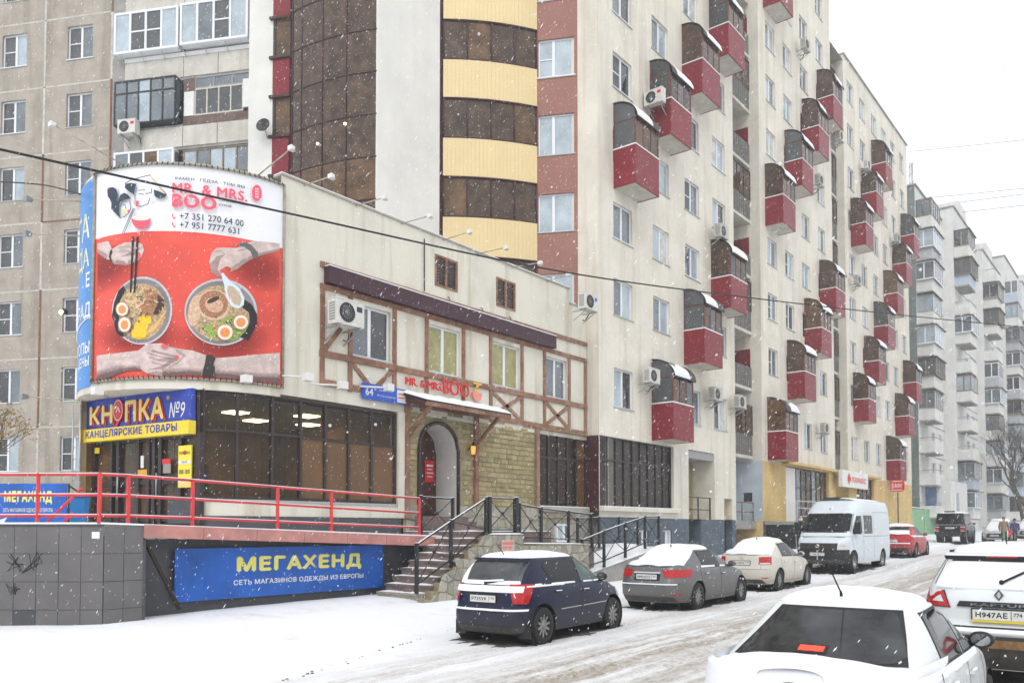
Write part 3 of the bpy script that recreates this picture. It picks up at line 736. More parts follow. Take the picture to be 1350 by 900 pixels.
for z in (.015, ph - .015): b.quad((.015, 0, z), (pw - .015, 0, z), (pw - .015, .08, z), (.015, .08, z))
pm = b.mesh('wall_panel', concrete)
zrows = [zj + ph * k for k in range(-6, 7) if zj + ph * k > -2.5]
for c_ in (-1, 0, 1):
    for z in zrows:
        s = s2 - pw * (2 - c_)
        o = inst('wall_panel', pm, panelb, FP, s, 0, z)
        window(panelb, FP, s + off0, z + dz, wwid, wh, random.choice(('two', 'net', 'net')), n=-.13, split=.52, left=random.choice((glass_net, glass_dark)), right=random.choice((glass_mid, glass_sky, glass_mid)))
m = MB(); m.fbox(FP, s2 - 3 * pw, s2, -.5, -.21, -2.5, ZT); m.build('backing_wall', conc_grey, panelb)
vj = MB(); vj.box(-.05, .05, -.012, .06, .02, ph - .02); hj = MB(); hj.box(.06, pw - .06, -.008, .06, -.035, .035)
jm = {k: (vj.mesh('joint', k), hj.mesh('joint', k)) for k in (joint_white, joint_rust)}
for c_ in range(-1, 3):
    s = s2 - pw * (2 - c_)
    for i, z in enumerate(zrows):
        inst('joint', jm[joint_rust if (c_ == 2 and i % 3 != 1) or (c_ == 1 and i in (2, 3, 5)) else joint_white][0], panelb, FP, s, 0, z)
        if c_ < 2: inst('joint', jm[joint_rust if (i * 3 + c_) % 4 == 0 and c_ else joint_white][1], panelb, FP, s, 0, z)
# grey end strip and the loggia bay
sL0 = FP.at(164, 150)[0]; sLm = FP.at(241.5, 150)[0]; sLe = FP.at(330, 150)[0]
m = MB(); m.fbox(FP, s2 + .03, sL0, -1.6, 0.0, -2.5, ZT); m.build('end_strip', conc_grey, panelb)
m = MB(); m.fbox(FP, sL0, sLe + 3, -1.7, -1.5, -2.5, ZT); m.build('loggia_back_wall', conc_grey, panelb)
old_timber = M('old_timber', (0.20, 0.155, 0.115), .85, .3, 3.0); old_brown = M('old_brown_board', (0.15, 0.10, 0.085), .85, .35, 3.0)
zl0 = FP.at(168, 110.5)[1]; lph = (zl0 - FP.at(168, 200.5)[1])
def glaz(parent, s0, s1, z0, z1, n, cols, fm, panes, t=.06, bars=(), sideret=0.0):
    b = MB()
    xs = [s0 + (s1 - s0) * k / cols for k in range(cols + 1)]
    for x in xs: b.fbox(FP, x - t / 2, x + t / 2, n - .05, n + .03, z0, z1)
    for z in (z0, z1): b.fbox(FP, s0 - t / 2, s1 + t / 2, n - .045, n + .033, z - t / 2, z + t / 2)
    for bi, bf in bars: b.fbox(FP, xs[bi], xs[bi + 1], n - .04, n + .026, z0 + (z1 - z0) * bf - .03, z0 + (z1 - z0) * bf + .03)
    if sideret:
        for x in (s0, s1):
            b.fbox(FP, x - t / 2, x + t / 2, n - sideret, n - .05, z0 - .02, z0 + .05); b.fbox(FP, x - t / 2, x + t / 2, n - sideret, n - .05, z1 - .05, z1 + .02)
        b.fbox(FP, s0, s1, n - sideret, n, z1 + .03, z1 + .06); b.fbox(FP, s0, s1, n - sideret, n, z0 - .06, z0 - .03)
    fr = b.build('loggia_glazing', fm, parent)
    for k in range(cols):
        q = MB(); q.fbox(FP, xs[k] + t / 2, xs[k + 1] - t / 2, n - .02, n, z0 + t / 2, z1 - t / 2); q.build('pane', panes[k % len(panes)], fr)
    if sideret:
        for x in (s0, s1): q = MB(); q.fbox(FP, x - .01, x + .01, n - sideret, n - .05, z0, z1); q.build('pane', panes[0], fr)
for k in range(-7, 6):
    z = zl0 + lph * k
    if z < -1 or z > ZT - 3: continue
    sm_ = FP.at(287, 150)[0]
    for (a, c) in ((sL0, sLm), (sLm, sm_), (sm_, sLe)):
        m = MB(); m.fbox(FP, a + .015, c - .015, -.12, 0.02, z, z + .86); m.build('parapet_panel', conc_white, panelb)
    m = MB(); m.fbox(FP, sL0, sLe, -1.5, -.02, z - .12, z - .001); m.build('loggia_slab', conc_grey, panelb)
    zb0, zb1 = z + 1.15, z + lph - .1
    kind = k % 3
    if kind == 0:     # white plastic glazing pushed out over the parapet
        glaz(panelb, sL0 - .25, sLm - .1, zb0, zb1 - .05, .35, 4, white_pvc, (glass_sky, glass_net, glass_net, glass_sky), .1, ((1, .5), (2, .5)), .4)
        glaz(panelb, sLm + .08, sLe, zb0 + .05, zb1, .35, 4, white_pvc, (glass_sky, glass_mid, glass_net, glass_sky), .1, ((2, .5),), .4)
        m = MB(); m.fbox(FP, sL0, sLe, -.02, .05, z + .87, zb0 - .1); m.build('lower_boarding', white_metal, panelb)
        for q in range(6): MB().bar(FP.P(sL0 + (sLe - sL0) * q / 6, .05, z + .8), FP.P(sL0 + (sLe - sL0) * q / 6, .36, zb0 - .08), .03).build('bracket', steel, panelb)
    elif kind == 2:   # dark steel glazing left, patched timber glazing right
        glaz(panelb, sL0 - .25, sLm - .2, zb0 - .1, zb1 + .0, .3, 5, black_metal, (glass_mid, glass_mid, glass_sky), .06, ((0, .72), (1, .72), (2, .72), (3, .72), (4, .72)), .35)
        MB().fbox(FP, sLm, sLe, -.1, .0, z + .87, z + 1.25).build('brown_board', old_brown, panelb); MB().fbox(FP, sLm + .02, sLm + .55, -.1, .01, zb1 - .55, zb1).build('brown_board', old_brown, panelb)
        MB().fbox(FP, sLm + .04, sLm + .5, -.06, .02, z + 1.28, zb1 - .57).build('white_board', white_metal, panelb); MB().fbox(FP, sLe - .35, sLe, -.06, .02, z + 1.4, zb1 - .3).build('white_board', white_metal, panelb)
        glaz(panelb, sLm + .55, sLe - .36, z + 1.3, zb1 - .5, -.03, 4, conc_white, (glass_net, glass_net, glass_dark, glass_net), .06)
        glaz(panelb, sLm + .57, sLe, zb1 - .45, zb1, -.03, 3, grey_pvc, (glass_mid,), .05)
        m = MB(); m.fbox(FP, sL0, sLm, -.05, .0, z + .87, zb0 - .2); m.build('lower_boarding', grey_pvc, panelb)
    else:             # white plastic left, old brown timber right
        glaz(panelb, sL0 - .2, sLm - .25, zb0 - .1, zb1 - .1, .3, 4, white_pvc, (glass_mid, glass_net, tint_warm, glass_sky), .09, (), .35)
        glaz(panelb, sLm + .05, sLe, z + .9, zb1 - .1, -.02, 5, old_timber, (glass_sky, glass_mid, glass_sky), .07, tuple((q, .45) for q in range(5)))
        m = MB(); m.fbox(FP, sL0, sLm, -.05, .0, z + .87, zb0 - .2); m.build('lower_boarding', conc_white, panelb)
m = MB(); m.fbox(FP, s2 - 3 * pw, sLe + 3, -12, -1.7, -2.5, ZT - .1); m.build('rear_body', conc_grey, panelb)
# ================================================================ low corner building with the curved billboard
import bmesh
FL = Frame((-16.65, 0.0), (0, 1))
TC, TR = (-19.65, 12.1), 3.0
def CT(phi, z, r=TR):
    a = math.radians(phi); return (TC[0] + r * math.cos(a), TC[1] + r * math.sin(a), z)
def cyl_at(px, py, r=TR):
    """(angle, height) where the sight line of a photo pixel meets the turret"""
    d = ray(px, py); a = d.x ** 2 + d.y ** 2; b = -2 * (d.x * TC[0] + d.y * TC[1]); c = TC[0] ** 2 + TC[1] ** 2 - r * r
    t = (-b - math.sqrt(max(0, b * b - 4 * a * c))) / (2 * a); p = CAM + d * t
    return math.degrees(math.atan2(p.y - TC[1], p.x - TC[0])), p.z
low = thing('corner_building', 'low cream corner building with rounded front and timber framed upper floor', 'building', (-18, 16, 0))
wz = [(14.36, 15.71), (17.22, 18.57), (20.1, 21.47), (22.95, 24.18)]
holes = [(a, b, 6.43, 7.81) for a, b in wz] + [(17.44, 18.42, 8.97, 9.9, .12), (20.25, 21.22, 8.97, 9.9, .12)]
m = MB(); wall_holes(m, FL, 12.1, 24.35, 5.12, 10.42, holes)
wall_holes(m, FL, 24.35, 25.47, 5.12, 9.9, [])
m.quad(FL.P(24.35, 0, 9.9), FL.P(24.35, 0, 10.42), FL.P(24.35, -.3, 10.42), FL.P(24.35, -.3, 9.9))
m.quad(FL.P(12.1, 0, 5.12), FL.P(25.47, 0, 5.12), FL.P(25.47, -.35, 5.12), FL.P(12.1, -.35, 5.12))
m.build('upper_wall', cream2, low)
m = MB(); n = 48
m.grid(lambda u, v: CT(-125 + 125 * u, 5.07 + v * 5.16), n, 1); m.grid(lambda u, v: CT(-125 + 125 * u, 10.23, TR - .3 * v), n, 1, False); m.grid(lambda u, v: CT(-125 + 125 * u, 5.07, TR - 1.9 * v), n, 3, False)
m.grid(lambda u, v: CT(-125 + 125 * u, 10.23 - v * 2, TR - .3), n, 1)
m.build('curved_wall', cream2, low)
m = MB(); m.grid(lambda u, v: CT(-125 + 125 * u, 5.05 + .2 * v, TR + .05), n, 1); m.grid(lambda u, v: CT(-125 + 125 * u, 5.05, TR + .05 - .4 * v), n, 1, False); m.grid(lambda u, v: CT(-125 + 125 * u, 5.25, TR + .05 - .05 * v), n, 1, False); m.build('soffit_rim', cream2, low)
m = MB(); m.fbox(FL, 12.1, 24.35, -.32, .04, 10.42, 10.47); m.fbox(FL, 24.35, 25.47, -.32, .04, 9.9, 9.95); m.build('parapet_cap', grey_stucco, low)
m = MB(); m.fbox(FL, 12.1, 24.3, -.3, .02, 10.472, 10.50); m.build('parapet_snow', snow, low)
m = MB(); m.prism([(-16.9, 12.1), (-16.9, 25.4), (-26, 25.4), (-26, 12.1)], lambda u, v, d: (u, v, 9.0 + d), .1); m.build('flat_roof', snow, low)
m = MB(); m.quad((-26, 12.1, 5.1), (-26, 25.4, 5.1), (-26, 25.4, 10), (-26, 12.1, 10)); m.quad((-20.9, 9.42, 1.5), (-27, 12.8, 1.5), (-27, 12.8, 10.2), (-20.9, 9.42, 10.2)); m.build('side_wall', cream2, low)
for i, (a, b) in enumerate(wz):
    window(low, FL, a, 6.43, b - a, 1.38, 'two', left=(glass_mid, glass_yel, glass_yel, glass_mid)[i], right=(glass_dark, glass_yel, glass_yel, glass_mid)[i], split=.48)
for a in (17.44, 20.25):
    g = MB(); w_ = .98; g.fbox(FL, a, a + w_, -.1, .02, 8.97, 9.03); g.fbox(FL, a, a + w_, -.1, .02, 9.84, 9.9)
    for x in (a, a + w_ / 2 - .03, a + w_ - .06): g.fbox(FL, x, x + .06, -.1, .022, 9.03, 9.84)
    go = g.build('vent_grille', wood, low)
    for k in range(9):
        q = MB(); q.fbox(FL, a + .06, a + w_ - .06, -.09, -.03, 9.06 + k * .086, 9.115 + k * .086); q.build('slat', dark_frame, go)
# timber framing: every beam a piece of its own
def beam(p, q, w_=.14, n=.055, mat=None):
    """from (s,z) to (s,z) on the facade"""
    b = MB(); b.bar(FL.P(p[0], n / 2, p[1]), FL.P(q[0], n / 2, q[1]), w_, n, up=(1, 0, 0)); return b.build('timber', mat or wood, low)
beam((13.28, 8.55), (25.42, 8.62), .14); beam((13.28, 8.0), (25.42, 8.02), .13); beam((13.28, 6.30), (25.42, 6.33), .16, .06); beam((13.3, 5.58), (14.9, 5.56), .16, .06); beam((16.2, 5.40), (25.4, 5.36), .15, .06)
for s in (13.36, 14.27, 15.84, 17.1, 18.68, 19.97, 21.57, 22.82, 24.3, 25.33): beam((s, 5.45 if s > 13.4 else 5.5), (s, 7.97), .13, .045)
for (a, b) in (((14.35, 6.2), (15.1, 5.55)), ((15.75, 6.2), (15.0, 5.55)), ((20.05, 6.2), (21.5, 5.45)), ((21.5, 6.2), (20.05, 5.45)), ((22.9, 6.2), (24.25, 5.45)), ((24.25, 6.2), (22.9, 5.45)), ((13.4, 6.35), (13.95, 7.05))): beam(a, b, .12, .04)
m = MB(); m.fbox(FL, 13.4, 23.25, .02, .22, 8.08, 8.50); m.build('purple_fascia', M('plum_fascia', (0.045, 0.012, 0.022), .5, .3, 3.0), low)
m = MB(); m.fbox(FL, 13.4, 23.25, .0, .235, 8.505, 8.53); m.build('fascia_snow', snow, low)
MB().tube([FL.P(16.98, .03, 10.2), FL.P(16.99, .03, 8.7)], .015, 5).build('wall_cable', black_rub, low)
for s in (18.0, 19.5, 20.9): MB().tube([FL.P(s, .0, 8.75), FL.P(s, .08, 8.7), FL.P(s, .09, 8.62)], .012, 5).build('hook', black_rub, low)
# ---- ground floor: plinth, glazed front, interior behind it
gl_edge = [FL.at(p, 600)[0] for p in (397.5, 430, 461, 491, 522)]
phi_e = [cyl_at(261, 600)[0], cyl_at(313, 600)[0], cyl_at(360, 600)[0]]
Z0, Z1, ZTR = 2.62, 5.07, FL.at(430, 579)[1]
shop = thing('shop_window', 'curved dark glazed shop front under the ramen billboard with lit ceiling lamps inside', 'shop window', CT(-15, 2.6))
def gpath(t):  # path parameter in metres along the glazed front, 0 = tangent point
    if t < 0: return CT(math.degrees(t / 2.93), 0, 2.93)
    return (-16.72, 12.1 + t, 0)
def gbox(mb, t0, t1, o0, o1, z0, z1, n=1):
    for i in range(n):
        a, b = t0 + (t1 - t0) * i / n, t0 + (t1 - t0) * (i + 1) / n
        def q(t, o):
            p = gpath(t)
            if t < 0: al = t / 2.93; return (p[0] + o * math.cos(al), p[1] + o * math.sin(al))
            return (p[0] + o, p[1])
        P = [q(a, o1), q(b, o1), q(b, o0), q(a, o0)]
        mb.hexa([(*x, z0) for x in P] + [(*x, z1) for x in P])
    return mb
tt = [math.radians(a) * 2.93 for a in phi_e] + [g - 12.1 for g in gl_edge]
for i in range(len(tt) - 1):
    for lowp, (a, b) in ((True, (Z0, ZTR)), (False, (ZTR, Z1))):
        gbox(MB(), tt[i] + .03, tt[i + 1] - .03, -.02, 0, a + .03, b - .03, 4 if tt[i] < 0 else 1).build('pane', shop_blind if (lowp and i >= 3) else see_glass, shop)
for t in tt: gbox(MB(), t - .035, t + .035, -.05, .05, Z0 - .03, Z1).build('mullion', dark_frame, shop)
for z in (Z0, ZTR, Z1 - .02): gbox(MB(), tt[0], tt[-1], -.045, .04, z - .03, z + .03, 16).build('transom', dark_frame, shop)
gbox(MB(), tt[0], tt[-1] + .15, -.08, .09, 2.53, 2.58, 16).build('sill', metal_sill, shop)
gbox(MB(), tt[0] - .03, tt[-1] + .2, -.3, .06, 2.2, 2.53, 16).build('cream_band', cream2, low)
gbox(MB(), tt[0] - .03, tt[-1] + .2, -.3, .08, 1.6, 2.199, 16).build('dark_plinth', tile_dark, low)
MB().fbox(FL, 16.0, 16.24, -.3, .03, 2.2, 5.12).build('pilaster', cream2, low)
inner = M('shop_interior', (0.30, 0.20, 0.11), .9, .5, 1.2)
m = MB(); m.box(-22.5, -22.4, 10.2, 16.4, 2.0, 5.0); m.box(-22.4, -16.9, 16.3, 16.4, 2.0, 5.0); m.build('inner_back_wall', inner, low)
m = MB(); m.box(-22.5, -17.2, 11, 16.4, 4.98, 5.04); m.build('inner_ceiling', M('shop_ceiling', (0.5, 0.48, 0.44), .9), low)
m = MB(); m.box(-22.5, -17.0, 10.8, 16.3, 2.0, 2.06); m.build('inner_floor', inner, low)
lampm = M('ceiling_lamp_light', (1.0, 0.80, 0.42), emit=16.0)
for (x, y), lbl_ in zip(((-19.2, 12.6), (-20.2, 13.9), (-18.3, 14.2), (-21, 12.2), (-19.8, 15.4)), ['%s yellow ceiling lamp lit inside the curved shop front' % w_ for w_ in ('second leftmost flat', 'middle flat', 'nearest and largest flat', 'leftmost small flat', 'rightmost flat')]):
    lp_ = thing('ceiling_lamp', lbl_, 'ceiling lamp', (x, y, 4.9), 'lamps inside the corner shop')
    MB().box(x - .25, x + .25, y - .25, y + .25, 4.93, 4.96).build('diffuser', lampm, lp_); MB().box(x - .28, x + .28, y - .28, y + .28, 4.961, 4.979).build('housing', white_metal, lp_)
# dark artificial tree with coloured lights behind the glass
xt = thing('christmas_tree', 'dark decorated tree with tiny blue and green lights behind the curved shop glass', 'christmas tree', (-18.3, 11.0, 2.06))
b = MB(); rnd = random.Random(3)
for k in range(420):
    h = rnd.random(); r_ = (1 - h) * .55 * rnd.uniform(.5, 1); a = rnd.uniform(0, 6.28); c = Vector((-18.3 + r_ * math.cos(a), 11.0 + r_ * math.sin(a), 2.2 + h * 1.9))
    e_ = Vector((math.cos(a), math.sin(a), -.5)) * .16; s_ = Vector((-math.sin(a), math.cos(a), 0)) * .035
    b.add([c - s_, c + s_, c + e_], [(0, 1, 2)])
b.build('foliage', M('dark_needles', (0.02, 0.045, 0.03), .8), xt); MB().tube([(-18.3, 11, 2.06), (-18.3, 11, 4.0)], [.05, .02], 6).build('trunk', wood_dark, xt)
for j, colr in enumerate(((0.1, 0.25, 1.0), (0.1, 0.8, 0.3))):
    mt = M('tree_light%d' % j, colr, emit=8.0)
    for k in range(14):
        h = rnd.random(); a = rnd.uniform(-2.2, .4); r_ = (1 - h) * .55; c = (-18.3 + r_ * math.cos(a), 11 + r_ * math.sin(a), 2.2 + h * 1.8)
        MB().lathe([(.001, -.018), (.018, 0), (.001, .018)], c, (0, 0, 1), 6).build('light', mt, xt)
# ---- stone faced bay with the arched entrance
A0, A1, AZ, ATOP = 16.86, 18.42, 4.15, 4.92
def in_arch(s, z, g=0.0):
    c, r_ = (A0 + A1) / 2, (A1 - A0) / 2 + g
    return (abs(s - c) < r_ and z < AZ) or (abs(s - c) / r_) ** 2 + ((z - AZ) / (ATOP - AZ + g)) ** 2 < 1 and z >= AZ
mortar = M('stone_mortar', (0.31, 0.26, 0.155), .95, .15, 3)
bricks = [M('khaki_facing_stone_%s' % k, c, .9, .18, 5, .5, 30) for k, c in (('a', (0.33, 0.275, 0.145)), ('b', (0.38, 0.32, 0.18)), ('c', (0.28, 0.235, 0.125)))]
arch_wall = MB(); cs = [A0 + (A1 - A0) * k / 16 for k in range(17)]
def azt(s): c, r_ = (A0 + A1) / 2, (A1 - A0) / 2; return AZ + (ATOP - AZ) * math.sqrt(max(0, 1 - ((s - c) / r_) ** 2))
arch_wall.quad(FL.P(16.24, -.02, 1.7), FL.P(A0, -.02, 1.7), FL.P(A0, -.02, 5.3), FL.P(16.24, -.02, 5.3)); arch_wall.quad(FL.P(A1, -.02, 1.7), FL.P(22.5, -.02, 1.7), FL.P(22.5, -.02, 5.3), FL.P(A1, -.02, 5.3))
for a, b in zip(cs, cs[1:]): arch_wall.quad(FL.P(a, -.02, azt(a)), FL.P(b, -.02, azt(b)), FL.P(b, -.02, 5.3), FL.P(a, -.02, 5.3))
arch_wall.quad(FL.P(A0, -.02, 1.7), FL.P(A1, -.02, 1.7), FL.P(A1, -.02, 2.24), FL.P(A0, -.02, 2.24))
stone_wall = arch_wall.build('stone_faced_wall', mortar, low)
rv = MB()
outl = [(A0, 2.24)] + [(s, azt(s)) for s in cs] + [(A1, 2.24)]
for (a, b) in zip(outl, outl[1:]): rv.add([FL.P(a[0], -.02, a[1]), FL.P(b[0], -.02, b[1]), FL.P(b[0], -.86, b[1]), FL.P(a[0], -.86, a[1])], [(0, 1, 2, 3)], True)
rv.build('arch_reveal', white_wall, low)
d_ = MB(); d_.quad(FL.P(A0 - .05, -.85, 2.24), FL.P(A1 + .05, -.85, 2.24), FL.P(A1 + .05, -.85, 5), FL.P(A0 - .05, -.85, 5)); door = d_.build('arched_door', wood_dark, low)
for (a, b, z0, z1) in ((.12, .62, 2.4, 3.1), (.12, .62, 3.2, 4.2), (.85, 1.4, 2.4, 3.1), (.85, 1.4, 3.2, 4.2)):
    MB().fbox(FL, A0 + a, A0 + b, -.845, -.82, z0, z1).build('door_panel', wood_dark, door)
pst = MB(); pst.fbox(FL, A0 + 1.02, A0 + 1.42, -.81, -.79, 3.3, 3.95); pst = pst.build('poster', red_let, door)
for k, (a, b) in enumerate(((.28, .05), (.22, .03), (.26, .03), (.2, .03))): MB().fbox(FL, A0 + 1.22 - a / 2, A0 + 1.22 + a / 2, -.788, -.785, 3.8 - k * .11 - b / 2, 3.8 - k * .11 + b / 2).build('print_line', white_metal, door)
tr = MB(); pa = [FL.P(s, .02, z) for s, z in [(A0 - .05, 2.24)] + [((s - (A0 + A1) / 2) * 1.06 + (A0 + A1) / 2, azt(s) + .05) for s in cs] + [(A1 + .05, 2.24)]]
tr.tube(pa, .055, 6); tr.build('arch_trim', dark_frame, low)
# the facing stones: laid in courses, each its own block
z = 2.62; row = 0; rs = random.Random(11); cnt = 0; bm_cache = {}
while z < 5.25:
    h_ = rs.choice((.14, .15, .165)); s = 16.42 + rs.uniform(-.2, 0); row += 1
    while s < 22.3:
        w_ = rs.choice((.24, .32, .40, .46)); a, b = max(s, 16.42), min(s + w_, 22.3)
        if b - a > .06 and not any(in_arch(x, zz, .06) for x in (a, (a + b) / 2, b) for zz in (z, z + h_)) and not any(abs((a + b) / 2 - p) < .05 for p in (19.25,)):
            k = (round(b - a, 2), h_, rs.choice((0, 1, 2)), rs.choice((0, 1)))
            if k not in bm_cache:
                q = MB(); e_ = .014 + .012 * k[3]; W_, H_ = k[0] - .012, h_ - .012
                q.add([(0, 0, 0), (W_, 0, 0), (W_, 0, H_), (0, 0, H_), (.015, -e_, .012), (W_ - .012, -e_ * 1.2, .016), (W_ - .016, -e_, H_ - .012), (.012, -e_ * .8, H_ - .016)],
                      [(4, 5, 6, 7), (0, 1, 5, 4), (1, 2, 6, 5), (2, 3, 7, 6), (3, 0, 4, 7)])
                bm_cache[k] = q.mesh('stone', bricks[k[2]])
            inst('stone', bm_cache[k], stone_wall, FL, a, -.018, z); cnt += 1
        s += w_
    z += h_
# pale irregular flagstone facing below, shared pattern maker
flag_m = [M('flagstone_%s' % k, c, .9, .15, 4, .4, 25) for k, c in (('a', (0.36, 0.345, 0.29)), ('b', (0.31, 0.29, 0.235)), ('c', (0.40, 0.375, 0.32)), ('d', (0.27, 0.26, 0.215)))]
def flags(parent, F, s0, s1, zlo, zhi, n, seed, size=.34, clip=None):
    """irregular polygons from a jittered grid, shrunk to leave joints"""
    R = random.Random(seed); nx = max(1, round((s1 - s0) / size)); nz = max(1, round((zhi - zlo) / size))
    gx = lambda i, j: (s0 + (s1 - s0) * i / nx + (R2[(i, j)][0] if 0 < i < nx else 0), zlo + (zhi - zlo) * j / nz + (R2[(i, j)][1] if 0 < j < nz else 0))
    R2 = {(i, j): (R.uniform(-.3, .3) * size, R.uniform(-.3, .3) * size) for i in range(nx + 1) for j in range(nz + 1)}
    for i in range(nx):
        for j in range(nz):
            p = [gx(i, j), gx(i + 1, j), gx(i + 1, j + 1), gx(i, j + 1)]
            polys = [p] if R.random() < .55 else ([[p[0], p[1], p[2]], [p[0], p[2], p[3]]] if R.random() < .5 else [[p[0], p[1], p[3]], [p[1], p[2], p[3]]])
            for pl_ in polys:
                c = (sum(a for a, _ in pl_) / len(pl_), sum(b for _, b in pl_) / len(pl_))
                if clip and not clip(*c): continue
                if len(pl_) == 4:  # clip two corners so that stones are not all four-sided
                    q = []
                    for k in range(4):
                        a, b = pl_[k], pl_[(k + 1) % 4]; f = R.uniform(.12, .3) if k % 2 else 0
                        if f: q.append((a[0] + (b[0] - a[0]) * f, a[1] + (b[1] - a[1]) * f)); q.append((a[0] + (pl_[k - 1][0] - a[0]) * f, a[1] + (pl_[k - 1][1] - a[1]) * f)); q[-1], q[-2] = q[-2], q[-1]
                        else: q.append(a)
                    pl_ = q
                sh = [(c[0] + (a - c[0]) * .93, c[1] + (b - c[1]) * .93) for a, b in pl_]
                b_ = MB(); t = R.uniform(.012, .03)
                m_ = len(sh); b_.add([F.P(a, n, z) for a, z in sh] + [F.P(c[0] + (a - c[0]) * .94, n + t, c[1] + (z - c[1]) * .94) for a, z in sh], [tuple(range(m_, 2 * m_))] + [(k, (k + 1) % m_, m_ + (k + 1) % m_, m_ + k) for k in range(m_)])
                b_.build('stone', R.choice(flag_m), parent)
flags(low, FL, 16.3, 16.8, 1.75, 2.6, .0, 21, .35); flags(low, FL, 18.5, 22.45, 1.3, 2.6, .0, 22, .36)
MB().fbox(FL, 18.45, 22.5, -.1, -.005, .0, 2.6).build('plinth_wall', mortar, low)
for s in (16.32, 19.25, 22.38): MB().fbox(FL, s - .08, s + .08, .0, .09, 2.62 if s > 17 else 2.2, 5.32).build('timber_post', wood, low)
# second glazed front, right of the stone bay
sf = thing('shop_window', 'dark glazed shop front between the stone facing and the cream building', 'shop window', FL.P(24, 0, 2.7))
shopfront(sf, FL, 22.6, 25.45, 2.68, 5.18, 5, -.1, 4.35, lambda i, lw: see_glass if i < 4 else shop_blind)
mb_ = MB(); mb_.box(-19.6, -19.5, 22.4, 31.4, 2.3, 5.3); mb_.box(-19.5, -16.8, 22.45, 22.5, 2.3, 5.3); mb_.box(-19.5, -16.5, 31.3, 31.36, 2.3, 5.3); mb_.box(-19.5, -16.5, 22.5, 31.3, 2.28, 2.33); mb_.box(-19.5, -16.5, 22.5, 31.3, 5.25, 5.29); mb_.build('inner_room', inner, low)
for (y_, x_, w_) in ((23.3, -17.8, 'left'), (27.0, -18.0, 'middle'), (29.2, -18.3, 'right')):
    lp_ = thing('ceiling_lamp', 'warm %s ceiling lamp lit behind the dark brown shop glazing' % w_, 'ceiling lamp', (x_, y_, 5.2), 'lamps inside the brown glazed shop'); MB().box(x_ - .2, x_ + .2, y_ - .2, y_ + .2, 5.18, 5.21).build('diffuser', lampm, lp_); MB().box(x_ - .23, x_ + .23, y_ - .23, y_ + .23, 5.211, 5.249).build('housing', white_metal, lp_)
MB().fbox(FL, 22.5, 25.48, -.2, .12, 2.5, 2.66).build('sill', grey_stucco, sf); MB().fbox(FL, 22.5, 25.48, -.1, .1, 2.662, 2.69).build('sill_snow', snow, sf)
MB().fbox(FL, 22.5, 25.48, -.3, .05, 0.0, 2.5).build('plinth_wall', conc_grey, low); flags(low, FL, 22.5, 25.3, 1.0, 2.45, .052, 31, .4)
window(low, FL, 23.4, 1.45, .8, .62, 'two', n=.1, sill=False)
# canopy over the door
can = thing('entrance_canopy', 'sloping snow covered timber canopy above the arched door', 'canopy', FL.P(18.4, 0, 5.4))
cz = lambda n_: 5.62 - .30 * n_
m = MB(); m.hexa([FL.P(16.1, 0, cz(0)), FL.P(19.75, 0, cz(0)), FL.P(19.75, 1.0, cz(1)), FL.P(16.1, 1.0, cz(1)), FL.P(16.1, 0, cz(0) + .07), FL.P(19.75, 0, cz(0) + .07), FL.P(19.75, 1.0, cz(1) + .07), FL.P(16.1, 1.0, cz(1) + .07)]); m.build('roof_board', dark_frame, can)
m = MB(); R_ = random.Random(5); m.grid(lambda u, v: FL.P(16.08 + 3.7 * u, .02 + 1.03 * v, cz(.02 + 1.03 * v) + .075 + (.075 + .02 * math.sin(u * 37) * math.sin(v * 9)) * (0 if v in (0, 1) or u in (0, 1) else 1)), 30, 8); m.build('snow_cover', snow, can)
MB().bar(FL.P(16.1, .98, cz(1) - .03), FL.P(19.75, .98, cz(1) - .03), .06, .12).build('edge_beam', wood, can)
for s in (16.34, 19.27): MB().bar(FL.P(s, .08, 4.5), FL.P(s, .95, cz(.95) - .05), .09).build('brace', wood, can); MB().bar(FL.P(s, .05, cz(0) - .06), FL.P(s, .98, cz(.98) - .06), .09).build('rafter', wood, can)
wl = thing('wall_lantern', 'small amber wall lantern beside the arched door', 'lantern', FL.P(18.95, .1, 4.3))
c = FL.P(18.95, .18, 4.3)
MB().lathe([(.001, -.16), (.06, -.14), (.075, .08), (.05, .12)], c, (0, 0, 1), 8, False).build('glass', M('amber_glass', (0.75, 0.36, 0.05), .3, emit=.8), wl); MB().lathe([(.1, .1), (.05, .16), (.001, .22)], c, (0, 0, 1), 8).build('cap', black_metal, wl); MB().bar(FL.P(18.95, 0, 4.3), FL.P(18.95, .15, 4.44), .03).build('bracket', black_metal, wl)
# ---- building number, restaurant letters
num = thing('address_sign', 'blue and white address plate with house number 64 on the corner building', 'sign', FL.P(15.4, .05, 5.5))
sign_blue = M('sign_blue', (0.03, 0.10, 0.52), .4)
MB().fbox(FL, 14.63, 16.2, .06, .11, 5.32, 5.74).build('panel', sign_blue, num)
MB().fbox(FL, 14.65, 15.05, .11, .114, 5.34, 5.72).build('number_field', sign_blue, num); MB().fbox(FL, 15.86, 16.17, .11, .114, 5.36, 5.70).build('white_field', white_metal, num)
text_mb('64', 1, lambda u, v: FL.P(14.85 + u, .117, 5.52 + v), .03, height=.2).build('number', white_metal, num); text_mb('Б', 1, lambda u, v: FL.P(15.06 + u, .117, 5.62 + v), .02, height=.08).build('letter', white_metal, num)
text_mb('Молодогвардейцев', 1, lambda u, v: FL.P(15.46 + u, .117, 5.46 + v), .01, width=.68).build('street_name', white_metal, num)
text_mb('улица', 1, lambda u, v: FL.P(15.3 + u, .117, 5.6 + v), .01, height=.06).build('street_word', white_metal, num)
for k in range(2): MB().fbox(FL, 15.9, 16.13, .114, .117, 5.48 + k * .1, 5.51 + k * .1).build('print_line', red_let, num)
